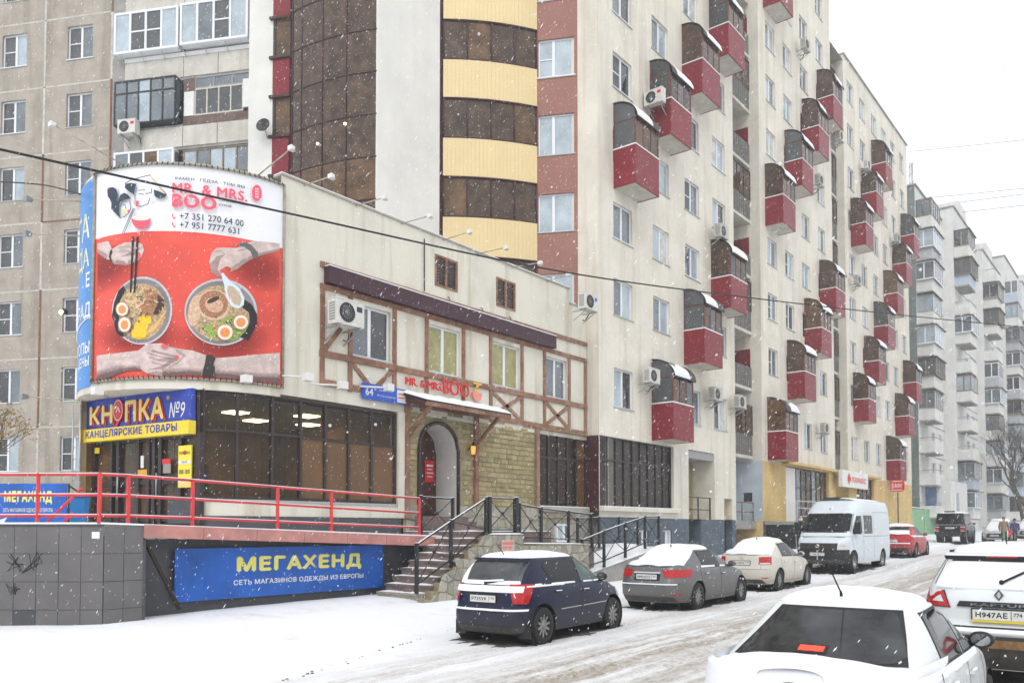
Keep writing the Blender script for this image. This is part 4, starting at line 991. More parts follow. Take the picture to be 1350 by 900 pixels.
letters = thing('restaurant_letters', 'red raised restaurant lettering with noodle bowl above the canopy', 'sign', FL.P(17.5, .1, 6.0))
def raised(body, s0, s1, z0, z1, mat, nm='letters', bold=.0):
    b = MB()
    vs, fs = text_geo(body, 1, bold, space=1.0); us = [p[0] for p in vs]; ws = [p[1] for p in vs]
    k = lambda u, v, n_: FL.P(s0 + (u - min(us)) / (max(us) - min(us)) * (s1 - s0), n_, z0 + (v - min(ws)) / (max(ws) - min(ws)) * (z1 - z0))
    b.add([k(u, v, .11) for u, v in vs], fs); ne = len(vs)
    from collections import Counter
    ed = Counter(tuple(sorted((f[i], f[(i + 1) % len(f)]))) for f in fs for i in range(len(f)))
    for (i, j), c_ in ed.items():
        if c_ == 1: b.quad(k(*vs[i], .11), k(*vs[j], .11), k(*vs[j], .07), k(*vs[i], .07))
    b.build(nm, mat, letters)
raised('MR. & MRS.', 16.2, 17.68, 5.90, 6.12, red_let); raised('BOO', 17.72, 18.86, 5.84, 6.26, red_let, 'big_letters')
b = MB(); b.prism([(math.cos(t) * .22, math.sin(t) * .26) for t in [math.pi + math.pi * k / 12 for k in range(13)]], lambda u, v, d: FL.P(19.2 + u, .08 + d, 6.05 + v), .06); b.build('bowl', M('pale_red', (0.72, 0.25, 0.2), .5), letters)
b = MB(); b.bar(FL.P(19.1, .1, 6.05), FL.P(19.3, .1, 6.32), .04); b.bar(FL.P(19.2, .1, 6.05), FL.P(19.2, .1, 6.3), .04); b.bar(FL.P(19.05, .1, 6.33), FL.P(19.42, .1, 6.33), .05); b.build('noodles', M('noodle_yellow', (0.8, 0.5, 0.08), .5), letters)
# ================================================================ curved billboard: printed sheet in thin layers on the drum
bill = thing('billboard', 'large curved red and white ramen restaurant billboard with bowls and hands', 'billboard', CT(-45, 5.2))
def cyl_poly(mb, poly, r, step=3.0):
    """flat print outline (angle, height) bent round the drum"""
    bm = bmesh.new(); f = bm.faces.new([bm.verts.new((a, z, 0)) for a, z in poly])
    a0 = min(p[0] for p in poly); a1 = max(p[0] for p in poly); k = math.ceil(a0 / step) * step
    while k < a1:
        bmesh.ops.bisect_plane(bm, geom=bm.verts[:] + bm.edges[:] + bm.faces[:], plane_co=(k, 0, 0), plane_no=(1, 0, 0)); k += step
    bmesh.ops.triangulate(bm, faces=bm.faces[:])
    bm.verts.index_update(); mb.add([CT(v.co.x, v.co.y, r) for v in bm.verts], [tuple(v.index for v in f.verts) for f in bm.faces]); bm.free()
    return mb
pm_ = {}
def pmat(n, c, rough=.45, var=.0, sc=8., alpha=1.0):
    if n not in pm_: pm_[n] = M('print_' + n, c, rough, var, sc, spec=.35, alpha=alpha)
    return pm_[n]
LAYER = [0]
def pr(name, mat, pts, org=(90, 200), sc=4.5):
    LAYER[0] += 1
    return cyl_poly(MB(), [cyl_at(org[0] + x / sc, org[1] + y / sc, 3.06) for x, y in pts], 3.062 + .00025 * LAYER[0]).build(name, mat, bill)
def ell(cx_, cy_, rx, ry, n=28, rot=0.0, a0=0, a1=360):
    o = []
    for k in range(n if a1 - a0 == 360 else n + 1):
        t = math.radians(a0 + (a1 - a0) * k / n); x, y = rx * math.cos(t), ry * math.sin(t); c, s = math.cos(math.radians(rot)), math.sin(math.radians(rot))
        o.append((cx_ + x * c - y * s, cy_ + x * s + y * c))
    return o
LO = (90, 350)
P_white = pmat('white', (0.80, 0.81, 0.84)); P_red = pmat('red', (0.72, 0.085, 0.06), .45, .25, .55); P_skin = pmat('skin', (0.58, 0.46, 0.43), .45, .22, 5); P_skin2 = pmat('skin_shade', (0.33, 0.22, 0.21), .45, .15, 8, alpha=.42)
P_dark = pmat('navy', (0.030, 0.045, 0.075)); P_pink = pmat('pink', (0.78, 0.10, 0.15)); P_black = pmat('black', (0.015, 0.014, 0.016)); P_maroon = pmat('maroon', (0.10, 0.01, 0.02), alpha=.065)
a_l, a_r = -87.5, 0.3
b = MB(); b.grid(lambda u, v: CT(a_l + (a_r - a_l) * u, 8.62 + (10.13 - 8.62) * v, 3.06), 40, 1); b.build('white_field', P_white, bill)
b = MB(); b.grid(lambda u, v: CT(a_l + (a_r - a_l) * u, 5.30 + (8.62 - 5.30) * v, 3.06), 40, 1); b.build('red_field', P_red, bill)
# soft dark patches of the printed photograph
for (cx_, cy_, rx, ry) in ((210, 690, 190, 120), (1120, 690, 190, 110)):
    for k in range(9): pr('print_shade', P_maroon, [(min(1252, max(174, x)), max(y, 550)) for x, y in ell(cx_, cy_, rx * (1.25 - .11 * k), ry * (1.25 - .11 * k), 24, -20 if cx_ < 500 else 20)])
for (cx_, cy_, rx, ry) in ((430, 420, 240, 110), (920, 440, 250, 130)):
    for k in range(7): pr('print_shade', P_maroon, ell(cx_, cy_, rx * (1.14 - .09 * k), ry * (1.14 - .09 * k)), LO)
# hands
hand1 = [(174, 545), (240, 532), (262, 578), (300, 555), (335, 540), (400, 536), (440, 548), (450, 585), (436, 622), (405, 655), (350, 675), (275, 668), (252, 642), (230, 640), (174, 598)]
pr('printed_hand', P_skin, hand1); pr('printed_hand_shade', P_skin2, [(275, 668), (350, 675), (405, 655), (425, 625), (380, 640), (320, 648), (268, 640), (252, 642)]); pr('printed_arm_shade', P_skin2, [(174, 598), (230, 640), (236, 610), (176, 575)])
pr('printed_bracelet', P_black, [(250, 590), (262, 578), (268, 588), (256, 620), (262, 655), (250, 645), (242, 620)]); pr('printed_finger', P_skin2, ell(395, 590, 55, 9, 14, -25)); pr('printed_finger', P_skin2, ell(375, 610, 60, 7, 14, -12)); pr('printed_nail', P_pink, ell(416, 615, 16, 18))
hand2 = [(1252, 545), (1100, 530), (1050, 545), (1000, 572), (880, 570), (850, 600), (835, 660), (850, 712), (890, 745), (910, 735), (898, 705), (940, 680), (965, 690), (960, 716), (1010, 690), (1060, 652), (1120, 622), (1252, 588)]
pr('printed_hand', P_skin, hand2); pr('printed_hand_shade', P_skin2, [(835, 660), (850, 712), (890, 745), (910, 735), (885, 700), (900, 640), (930, 610), (880, 620), (860, 650)]); pr('printed_hand_shade', P_skin2, [(960, 716), (1010, 690), (1060, 652), (1120, 622), (1252, 588), (1252, 575), (1120, 605), (1040, 635), (965, 690)])
pr('printed_watch', pmat('watch', (0.12, 0.12, 0.13), .35, .5, 60), [(1002, 560), (1012, 545), (1045, 534), (1090, 556), (1125, 600), (1122, 632), (1096, 634), (1080, 592), (1040, 564)])
# bowls
def bowl(cx_, cy_, rx, ry, rot):
    pr('printed_bowl', pmat('bowl_rim', (0.50, 0.49, 0.52), .4, .15, 3), ell(cx_, cy_, rx, ry, 40, rot), LO); pr('printed_bowl_inside', pmat('bowl_in', (0.22, 0.20, 0.20), .4, .2, 3), ell(cx_ - 2, cy_ + 2, rx * .945, ry * .945, 40, rot), LO)
    pr('printed_broth', pmat('broth', (0.42, 0.30, 0.17), .5, .6, 22), ell(cx_ - 6, cy_ + 6, rx * .83, ry * .83, 36, rot), LO)
def egg(cx_, cy_, r_, ry=None):
    ry = ry or r_
    pr('printed_egg', pmat('egg_skin', (0.42, 0.26, 0.14)), ell(cx_, cy_, r_, ry, 22), LO); pr('printed_egg_white', pmat('egg_white', (0.78, 0.70, 0.60)), ell(cx_, cy_, r_ * .88, ry * .88, 22), LO); pr('printed_yolk', pmat('yolk', (0.75, 0.28, 0.09), .4, .15, 20), ell(cx_, cy_ + 2, r_ * .58, ry * .58, 20), LO)
bowl(440, 268, 178, 202, 8)
pr('printed_nori', P_black, [(330, 120), (300, 150), (275, 220), (262, 300), (290, 400), (320, 425), (350, 415), (320, 350), (300, 280), (310, 210), (345, 150)], LO)
pm2 = pmat('noodles', (0.68, 0.48, 0.26), .5, .35, 40)
for k in range(16):
    R_ = random.Random(k); x, y = R_.uniform(345, 440), R_.uniform(150, 260); pr('printed_noodle', pm2, ell(x, y, R_.uniform(22, 42), 5, 12, R_.uniform(-70, 70)), LO)
pr('printed_pork', pmat('pork', (0.36, 0.17, 0.09), .45, .6, 28), [(450, 150), (490, 130), (560, 190), (575, 230), (540, 290), (500, 300), (440, 280), (430, 240), (470, 200)], LO); pr('printed_mushroom', pmat('mushroom', (0.05, 0.03, 0.025), .4, .5, 30), [(530, 170), (570, 205), (570, 250), (530, 290), (505, 290), (530, 230)], LO)
for k in range(9): pr('printed_carrot', pmat('carrot', (0.78, 0.42, 0.16), .5, .3, 30), ell(545 - k * 6, 330 + k * 5, 75, 5, 12, -58 + k * 2), LO)
for (x, y, r_) in ((458, 325, 40), (436, 362, 42), (424, 402, 46)): pr('printed_radish', pmat('radish', (0.80, 0.52, 0.03), .45, .12, 20), ell(x, y, r_, r_ * .82, 20), LO); pr('printed_radish_rim', pmat('radish2', (0.62, 0.36, 0.02)), ell(x, y + r_ * .62, r_ * .75, 5, 12), LO)
bowl(905, 278, 215, 198, 5)
pr('printed_pork_slice', pmat('pork_pale', (0.60, 0.42, 0.28), .45, .3, 20), ell(750, 270, 38, 95, 20, 10), LO); pr('printed_scallion', pmat('scallion', (0.24, 0.40, 0.06), .5, .8, 45), [(790, 370), (860, 350), (950, 300), (1010, 290), (1070, 350), (1040, 420), (960, 450), (860, 430)], LO)
pr('printed_pork_slice', pmat('pork_pale', (0.6, 0.42, 0.28)), ell(862, 235, 98, 92, 28, 10), LO); pr('printed_pork_slice', pmat('pork', (0.36, 0.17, 0.09)), ell(862, 230, 84, 80, 26), LO); pr('printed_pork_fat', pmat('pork_fat', (0.58, 0.36, 0.24), .45, .5, 30), ell(865, 235, 56, 44, 20, 20), LO); pr('printed_pork_core', pmat('mushroom', (0.05, 0.03, 0.025)), ell(860, 205, 40, 14, 16, -25), LO)
pr('printed_nori', P_black, [(1040, 200), (1085, 230), (1118, 290), (1118, 350), (1090, 400), (1065, 445), (1015, 425), (1050, 390), (1075, 340), (1070, 280), (1030, 250)], LO)
pr('printed_chilli', P_pink, ell(864, 366, 24, 6, 12, -40), LO)
pr('printed_spoon', pmat('spoon', (0.62, 0.70, 0.80)), [(905, 50), (918, 45), (960, 95), (1010, 130), (1042, 190), (1040, 235), (1005, 258), (965, 240), (938, 190), (925, 120)], LO); pr('printed_spoon_soup', pmat('spoon_in', (0.50, 0.39, 0.28), .4, .35, 45), [(945, 120), (975, 125), (1012, 160), (1028, 205), (1015, 238), (985, 232), (955, 200), (942, 155)], LO)
for (x0, x1) in ((388, 374), (415, 396)): pr('printed_chopstick', P_black, [(x0 - 6, 506), (x0 + 6, 506), (x1 + 5, 838), (x1 - 5, 838)])
# clasped hands
clasp = [(174, 535), (300, 520), (420, 505), (470, 465), (560, 462), (600, 480), (660, 495), (740, 505), (830, 537), (870, 550), (1000, 540), (1252, 518), (1252, 700), (1100, 690), (900, 665), (800, 655), (700, 650), (560, 662), (470, 640), (440, 620), (350, 625), (250, 665), (178, 708)]
pr('printed_clasped_hands', P_skin, clasp, LO)
for q in ([(178, 708), (250, 665), (350, 625), (440, 620), (400, 600), (300, 620), (176, 655)], [(470, 640), (560, 662), (700, 650), (900, 665), (1100, 690), (1252, 700), (1252, 668), (1100, 660), (880, 640), (720, 625), (600, 635), (520, 625)], [(500, 500), (560, 515), (640, 535), (645, 548), (560, 530), (495, 512)], [(520, 560), (600, 545), (655, 560), (600, 590), (560, 620), (480, 618), (560, 595), (600, 565)]): pr('printed_hand_shade', P_skin2, q, LO)
def soft(poly, dx, dy, org, n=7, mat=None):
    # soft shading along one edge of a printed shape: thin transparent steps
    for k in range(n): pr('print_shade', mat or P_soft, [(x + dx * k / n, y + dy * k / n) for x, y in poly[:len(poly) // 2]] + poly[len(poly) // 2:], org)
P_soft = pmat('soft', (0.20, 0.11, 0.11), alpha=.10); P_lite = pmat('lite', (0.80, 0.70, 0.67), alpha=.12)
soft([(176, 625), (300, 585), (430, 590), (440, 620), (350, 625), (250, 665), (178, 706)][:3] + [(440, 620), (350, 625), (250, 665), (178, 706)], 0, 38, LO)
soft([(560, 610), (720, 605), (880, 615), (1100, 632), (1252, 640), (1252, 698), (1100, 690), (900, 665), (700, 650), (560, 660)], 0, 34, LO)
soft([(174, 548), (300, 534), (420, 520), (430, 545), (300, 560), (174, 572)], 0, 10, LO, 5, P_lite); soft([(880, 560), (1000, 552), (1252, 532), (1252, 580), (1000, 596), (880, 604)], 0, 12, LO, 5, P_lite)
for (q, w_) in ((((470, 520), (560, 545), (640, 552)), 5), (((480, 545), (560, 568), (625, 572)), 5), (((500, 575), (560, 592), (610, 590)), 5), (((640, 505), (690, 540), (660, 570), (600, 610)), 6), (((600, 482), (660, 505), (700, 540)), 4)):
    for (a, c) in zip(q, q[1:]): pr('printed_crease', P_skin2, [(a[0], a[1] - w_), (c[0], c[1] - w_), (c[0], c[1] + w_ * .6), (a[0], a[1] + w_ * .6)], LO)
for (q, org) in ((((1000, 590), (1080, 575), (1120, 600)), (90, 200)), (((860, 600), (900, 590), (930, 612)), (90, 200)), (((300, 575), (350, 562), (400, 575)), (90, 200)), (((300, 600), (350, 590), (400, 602)), (90, 200))):
    for (a, c) in zip(q, q[1:]): pr('printed_crease', P_skin2, [(a[0], a[1] - 4), (c[0], c[1] - 4), (c[0], c[1] + 3), (a[0], a[1] + 3)], org)
RB = random.Random(8)
for k in range(46): a = RB.uniform(0, 6.28); r_ = RB.random() ** .5; pr('printed_bit', (pmat('scallion_dark', (0.12, 0.26, 0.03)), pmat('scallion_pale', (0.50, 0.62, 0.22)), P_black, pmat('egg_white', (.78, .7, .6)))[k % 4], ell(920 + 150 * r_ * math.cos(a), 375 + 72 * r_ * math.sin(a), RB.uniform(3, 8), RB.uniform(2, 5), 7, RB.uniform(0, 180)), LO)
for k in range(40): a = RB.uniform(0, 6.28); r_ = RB.random() ** .5; pr('printed_bit', (pmat('mushroom', (.05, .03, .025)), pm2, pmat('pork_fat', (.58, .36, .24)))[k % 3], ell(455 + 120 * r_ * math.cos(a), 235 + 110 * r_ * math.sin(a), RB.uniform(5, 16), RB.uniform(2, 5), 7, RB.uniform(0, 180)), LO)
egg(331, 262, 38, 44); egg(345, 353, 39, 48); egg(1020, 338, 47); egg(928, 398, 50)
pr('printed_gap', P_red, [(630, 540), (655, 535), (660, 550), (645, 560)], LO)
pr('printed_nail', P_pink, ell(576, 481, 20, 12, 16, 10), LO); pr('printed_bracelet', pmat('bracelet', (0.03, 0.028, 0.025), .5, .6, 60), [(818, 535), (845, 530), (874, 552), (862, 580), (870, 610), (864, 662), (795, 658), (800, 620), (812, 580)], LO)
# logo heads, bowl and sticks
pr('printed_hair', P_dark, [(245, 230), (256, 218), (280, 217), (300, 232), (306, 265), (296, 290), (306, 305), (322, 262), (345, 250), (366, 262), (383, 284), (350, 290), (320, 305), (312, 330), (314, 365), (325, 405), (292, 370), (268, 345), (270, 310), (262, 290), (248, 270)])
for q in ([(372, 290), (376, 292), (384, 340), (380, 344)], [(380, 340), (384, 345), (372, 370), (345, 395), (325, 398), (325, 394), (344, 391), (368, 368)], [(335, 325), (352, 318), (353, 321), (336, 328)], [(350, 322), (356, 345), (352, 346), (347, 323)]): pr('printed_line', P_dark, q)
pr('printed_blush', pmat('blush', (0.85, 0.62, 0.25)), ell(340, 362, 12, 13)); pr('printed_lips', P_pink, ell(367, 357, 6, 10))
pr('printed_hat', P_dark, [(350, 198), (380, 192), (415, 198), (405, 230), (402, 262), (375, 245), (348, 222)]); pr('printed_hat', P_dark, [(515, 232), (540, 240), (588, 262), (580, 278), (545, 285), (520, 270)])
for q in ([(488, 145), (492, 142), (592, 262), (588, 268)], [(488, 145), (490, 149), (380, 180), (350, 198), (346, 194), (378, 176)], [(405, 262), (409, 262), (408, 320), (404, 320)], [(404, 318), (408, 318), (440, 330), (480, 315), (492, 280), (496, 282), (484, 318), (440, 335)], [(425, 235), (465, 232), (465, 236), (425, 239)], [(465, 255), (500, 248), (500, 225), (504, 225), (504, 252), (466, 259)], [(428, 255), (458, 258), (458, 262), (428, 259)]): pr('printed_line', P_dark, q)
pr('printed_hat_edge', pmat('straw', (0.75, 0.55, 0.25)), [(492, 150), (498, 150), (582, 255), (576, 258)]); pr('printed_ear', P_white, ell(506, 285, 10, 8)); pr('printed_tongue', P_pink, [(412, 297), (432, 300), (424, 330), (410, 332)])
pr('printed_logo_bowl', P_pink, ell(442, 400, 55, 66, 20, 0, 0, 180)); pr('printed_logo_bowl_top', P_white, ell(442, 400, 50, 14)); pr('printed_logo_soup', pmat('soup', (0.78, 0.70, 0.55)), ell(442, 398, 42, 10))
for (x0, x1) in ((395, 331), (403, 341)): pr('printed_stick', P_dark, [(x0, 344), (x0 + 5, 344), (x1 + 4, 492), (x1, 492)])
pr('printed_badge', P_pink, ell(1112, 250, 28, 48, 32)); pr('printed_badge', P_pink, [(1086, 225), (1138, 232), (1139, 282), (1086, 275)])
for k in range(4): pr('printed_badge_mark', P_white, [(1103, 222 + k * 16), (1121, 224 + k * 16), (1121, 234 + k * 16), (1117, 233 + k * 16), (1116, 228 + k * 16), (1108, 227 + k * 16), (1107, 231 + k * 16), (1103, 231 + k * 16)])
def ptxt(body, x0, x1, yc, hh, mat, bold=.0, org=(90, 200), sc=4.5, nm='printed_text'):
    LAYER[0] += 1
    (p0, z0), (p1, z1) = cyl_at(org[0] + x0 / sc, org[1] + yc / sc, 3.06), cyl_at(org[0] + x1 / sc, org[1] + yc / sc, 3.06)
    pc, zc = cyl_at(org[0] + (x0 + x1) / 2 / sc, org[1] + yc / sc, 3.06); hz = abs(cyl_at(org[0] + x0 / sc, org[1] + (yc - hh / 2) / sc, 3.06)[1] - cyl_at(org[0] + x0 / sc, org[1] + (yc + hh / 2) / sc, 3.06)[1])
    wd = math.radians(p1 - p0) * 3.06; r_ = 3.062 + .00025 * LAYER[0]; pm = (p0 + p1) / 2
    return text_mb(body, 1, lambda u, v: CT(pm + math.degrees(u / 3.06), zc + v, r_), bold, width=wd, height=hz).build(nm, mat, bill)
ptxt('· РАМЕН · ГЁДЗА · ТОМ ЯМ ·', 622, 1060, 182, 24, P_dark, .02); ptxt('MR. & MRS.', 622, 1058, 238, 62, P_pink, .032); ptxt('BOO', 622, 880, 303, 82, P_pink, .045)
ptxt('ПАНАЗИАТСКАЯ', 893, 1062, 306, 14, P_dark, .02); ptxt('КУХНЯ', 893, 964, 326, 15, P_dark, .02); ptxt('+7 351 270 64 00', 665, 1036, 403, 38, P_dark, .015); ptxt('+7 951 7777 631', 665, 1010, 453, 38, P_dark, .015)
for y in (390, 440): pr('printed_phone', P_pink, [(622, y - 14), (628, y - 15), (631, y - 5), (628, y - 2), (633, y + 6), (640, y + 7), (645, y + 12), (640, y + 17), (630, y + 14), (622, y)])
b = MB()
for z in (5.27, 10.15): b.tube([CT(a_l + (a_r + .5 - a_l) * k / 30, z, 3.09) for k in range(31)], .03, 5)
for a in (a_l, a_r + .4): b.tube([CT(a, 5.25, 3.09), CT(a, 10.16, 3.09)], .035, 5)
b.build('frame', M('weathered_frame', (0.30, 0.27, 0.21), .7, .3, 6), bill)
b = MB()
for k in range(40): a = a_l + 1 + (a_r - a_l - 2) * k / 39; b.tube([CT(a, 10.1, 3.15), CT(a, 10.19, 3.1)], .012, 4); b.tube([CT(a, 5.33, 3.15), CT(a, 5.25, 3.1)], .012, 4)
tag(b.build('lacing', black_rub, bill), kind='stuff')
# blue sheet round the corner
bb = thing('blue_billboard', 'narrow blue advertising sheet with white lettering wrapped round the corner', 'billboard', CT(-105, 5.2))
b = MB(); b.grid(lambda u, v: CT(-124 + 34.5 * u, 5.2 + 4.9 * v, 3.06), 24, 1); b.build('sheet', M('sheet_blue', (0.03, 0.22, 0.58), .4, .1, 2), bb)
pale_y = pmat('pale_yellow', (0.75, 0.75, 0.50))
for body, z_, h_, a1, mt in (('МЕГА', 9.05, .62, -92.5, pale_y), ('ХЕНДА', 8.25, .55, -92.5, pale_y), ('Е', 7.75, .35, -91.5, P_white), ('ГРАД', 7.0, .42, -90.5, P_white), ('ЕВРОПЫ', 6.15, .28, -90.7, P_white), ('ЦЕНЫ', 5.8, .28, -91, P_white)):
    vs_, fs_ = text_geo(body, 1, .015); us = [p[0] for p in vs_]; ws = [p[1] for p in vs_]; k = h_ / (max(ws) - min(ws))
    b = MB(); b.add([CT(a1 + math.degrees((u - max(us)) * k / 3.06), z_ + (v - (max(ws) + min(ws)) / 2) * k, 3.066) for u, v in vs_], fs_); b.build('lettering', mt, bb)
b = MB(); b.tube([CT(-120 + k * 3, 6.5 + .35 * math.sin(k / 10 * 1.3), 3.07) for k in range(11)], .02, 4); b.build('swoosh', P_white, bb)
# ---------------------------------------------------------------- stationery shop sign and entrance below the drum
FK = Frame((-21.25, 9.72), (3.9, 0.56))
ks = thing('shop_sign', 'blue and yellow stationery shop sign under the rounded corner', 'sign', FK.P(2, .1, 4.6))
def kz(x, y): return FK.at(90 + x / 4.5, 500 + y / 4.5, .16)
k0, k1 = kz(110, 200)[0], kz(728, 200)[0]
zt_, zm_, zb_ = kz(728, 50)[1], kz(728, 242)[1], kz(728, 322)[1]
k_blue = M('shop_sign_blue', (0.02, 0.05, 0.36), .35); k_yel = M('shop_sign_yellow', (0.85, 0.62, 0.03), .35); k_gold = M('gold_letters', (0.78, 0.58, 0.16), .4)
MB().fbox(FK, k0, k1, .04, .16, zm_, zt_).build('blue_panel', k_blue, ks); MB().fbox(FK, k0 - .12, k1 + .02, .04, .24, zb_, zm_).build('yellow_panel', k_yel, ks)
def ktxt(body, x0, x1, yc, hz, mat, bold, n, nm, shear=0.0, dy=0.0, dx=0.0):
    a, z0 = kz(x0, yc); c, z1 = kz(x1, yc); zc = (z0 + z1) / 2
    return text_mb(body, 1, lambda u, v: FK.P((a + c) / 2 + u + dx, n, zc + v + dy), bold, width=c - a, height=hz, shear=shear).build(nm, mat, ks)
for (dx, dy, n, mt, nm) in ((.05, -.04, .175, red_let, 'letter_shadow'), (0, 0, .2, k_gold, 'letters')):
    ktxt('КН', 135, 272, 212, .46, mt, .035, n, nm, 0, dy, dx); ktxt('ПКА', 345, 575, 180, .52, mt, .035, n, nm, 0, dy, dx)
a, z_ = kz(308, 185)
b = MB(); b.prism([(math.cos(t) * .19, math.sin(t) * .27) for t in [2 * math.pi * k / 24 for k in range(24)]], lambda u, v, d: FK.P(a + u, .17 + d, z_ + v), .05); b.build('pin_head', red_let, ks)
b = MB()
for k in range(24):
    t0, t1 = 2 * math.pi * k / 24, 2 * math.pi * (k + 1) / 24; b.quad(*[FK.P(a + r_ * math.cos(t) * .7, .222, z_ + r_ * math.sin(t)) for r_, t in ((.23, t0), (.25, t0), (.25, t1), (.23, t1))])
b.bar(FK.P(a - .06, .222, z_ - .05), FK.P(a, .222, z_ + .08), .01, .03); b.bar(FK.P(a, .222, z_ + .08), FK.P(a + .08, .222, z_ - .05), .01, .03); b.build('pin_mark', white_metal, ks)
b = MB(); b.bar(FK.P(a - .02, .18, z_ - .25), FK.P(a - .14, .18, z_ - .42), .03, .07); b.build('pin_point', red_let, ks)
ktxt('№9', 600, 695, 178, .36, white_metal, .0, .17, 'number', .2); ktxt('®', 585, 603, 108, .09, k_gold, .02, .17, 'mark')
ktxt('КАНЦЕЛЯРСКИЕ ТОВАРЫ', 122, 662, 312, .22, k_blue, .03, .245, 'lettering')
MB().fbox(FK, k0, k1, .02, .15, zt_ + .002, zt_ + .03).build('snow_edge', snow, ks)
# glazed entrance wall
ent = thing('shop_entrance', 'dark brown glazed double door entrance below the stationery sign', 'entrance', FK.P(2, 0, 2.0))
kx = lambda x: kz(x, 500)[0]
zf = 2.02; zc_ = zb_ + .05
MB().fbox(FK, kx(118), kx(745), -.12, -.08, zf, zc_ + 1.0).build('back_panel', dark_frame, ent)
for (x0, x1, g) in ((130, 215, tint_warm), (285, 330, tint_brown), (330, 375, tint_brown), (388, 440, tint_warm), (518, 580, tint_brown), (582, 625, tint_brown), (640, 715, tint_brown)):
    MB().fbox(FK, kx(x0), kx(x1), -.08, -.06, zf + .2, zc_ - .12).build('pane', g, ent)
for x in (118, 222, 262, 380, 442, 475, 512, 630, 722, 742): MB().fbox(FK, kx(x) - .055, kx(x) + .055, -.1, .03, zf, zc_).build('frame_post', dark_frame, ent)
for z in (zf + .1, zc_ - .06, 3.0): MB().fbox(FK, kx(118), kx(745), -.09, .0, z - .05, z + .05).build('frame_rail', dark_frame, ent)
for x in (275, 505): MB().tube([FK.P(kx(x), .08, 2.6), FK.P(kx(x), .08, 3.2)], .018, 6).build('door_handle', steel, ent)
MB().fbox(FK, kx(570), kx(722), -.02, .06, zf, 2.55).build('base_tiles', tile_dark, ent)
nb = thing('price_board', 'tall yellow and white shop hours board beside the stationery entrance', 'sign', FK.P(kx(675), .1, 3))
xa, za = kz(638, 392); xb, zb2 = kz(712, 638)
MB().fbox(FK, xa, xb, .06, .09, zb2, za).build('panel', M('lemon_panel', (0.82, 0.68, 0.05), .4), nb)
for (y0, y1, mt) in ((478, 498, white_metal), (588, 606, white_metal), (606, 636, k_gold)): MB().fbox(FK, xa + .01, xb - .01, .091, .094, kz(675, y1)[1], kz(675, y0)[1]).build('field', mt, nb)
def ntxt(body, yc, h_, mt, wd=.8): return text_mb(body, 1, lambda u, v: FK.P((xa + xb) / 2 + u, .0955, kz(675, yc)[1] + v), .012, width=(xb - xa) * wd, height=h_).build('lettering', mt, nb)
ntxt('10:00 - 20:00', 545, .1, P_dark); ntxt('КНОПКА', 433, .07, wood_dark); ntxt('ПН-ПТ', 488, .05, P_dark, .4); ntxt('ВС ВЫХОДНОЙ', 597, .05, P_dark, .6)
MB().lathe([(.001, 0), (.05, .004), (.05, 0)], FK.P((xa + xb) / 2, .096, kz(675, 432)[1]), (FK.n[0], FK.n[1], 0), 12).build('pin', red_let, nb)
for (x0, y0, x1, y1, mt, lb, ct) in ((405, 450, 421, 522, white_metal, 'narrow white vertical notice on the entrance frame', 'notice'), (388, 534, 440, 565, M('orange_notice', (0.7, 0.35, 0.02), .5), 'small orange notice on the entrance frame', 'notice'), (533, 470, 580, 497, red_let, 'small red notice on the right entrance door', 'notice'), (538, 500, 582, 552, M('grey_notice', (0.3, 0.27, 0.24), .6), 'grey paper notice below the red one on the door', 'notice'), (132, 403, 158, 435, k_yel, 'small yellow notice at the left edge of the entrance', 'notice')):
    a, z1_ = kz(x0, y0); c, z0_ = kz(x1, y1); tag(MB().fbox(FK, a, c, .035, .05, z0_, z1_).build('notice', mt, None, FK.P(a, .04, z0_)), lb, ct)
# ================================================================ raised terrace and ramp before the corner shop
ter = thing('terrace', 'raised grey tiled terrace with pink slab edge in front of the corner shop', 'terrace', (-16, 9, 0))
FT = Frame((-15.0, 7.2), (.79, .62)); FX = Frame((-15.0, 0), (0, 1))
tz = lambda y: 1.985 if y < 8 else 1.985 - (y - 8) * .036
b = MB(); pl_ = [(-15.0, 7.2), (-15.0, 16.2), (-16.7, 16.2), (-16.7, 12), (-17.4, 10.3), (-21.3, 9.7), (-27.5, 12.5), (-27.5, -2.6)]
b.add([(x, y, tz(y)) for x, y in pl_] + [(x, y, tz(y) - .2) for x, y in pl_], [tuple(range(8)), tuple(range(15, 7, -1))] + [(i, (i + 1) % 8, 8 + (i + 1) % 8, 8 + i) for i in range(8)]); b.build('deck', conc_grey, ter)
b = MB(); R_ = random.Random(2)
b.add([(x + (.03 if x > -15.2 else 0), y, tz(y) + .035) for x, y in pl_] + [(x + (.03 if x > -15.2 else 0), y, tz(y) + .002) for x, y in pl_], [tuple(range(8))] + [(i, (i + 1) % 8, 8 + (i + 1) % 8, 8 + i) for i in range(8)]); b.build('deck_snow', snow, ter)
y = 7.92
while y < 16.2:
    y1 = min(y + 1.22, 16.22); b = MB(); b.hexa([(-15.02, y + .006, tz(y) - .245), (-14.96, y + .006, tz(y) - .245), (-14.96, y1 - .006, tz(y1) - .245), (-15.02, y1 - .006, tz(y1) - .245), (-15.02, y + .006, tz(y) - .003), (-14.96, y + .006, tz(y) - .003), (-14.96, y1 - .006, tz(y1) - .003), (-15.02, y1 - .006, tz(y1) - .003)]); b.build('edge_slab', pink_stone, ter); y = y1
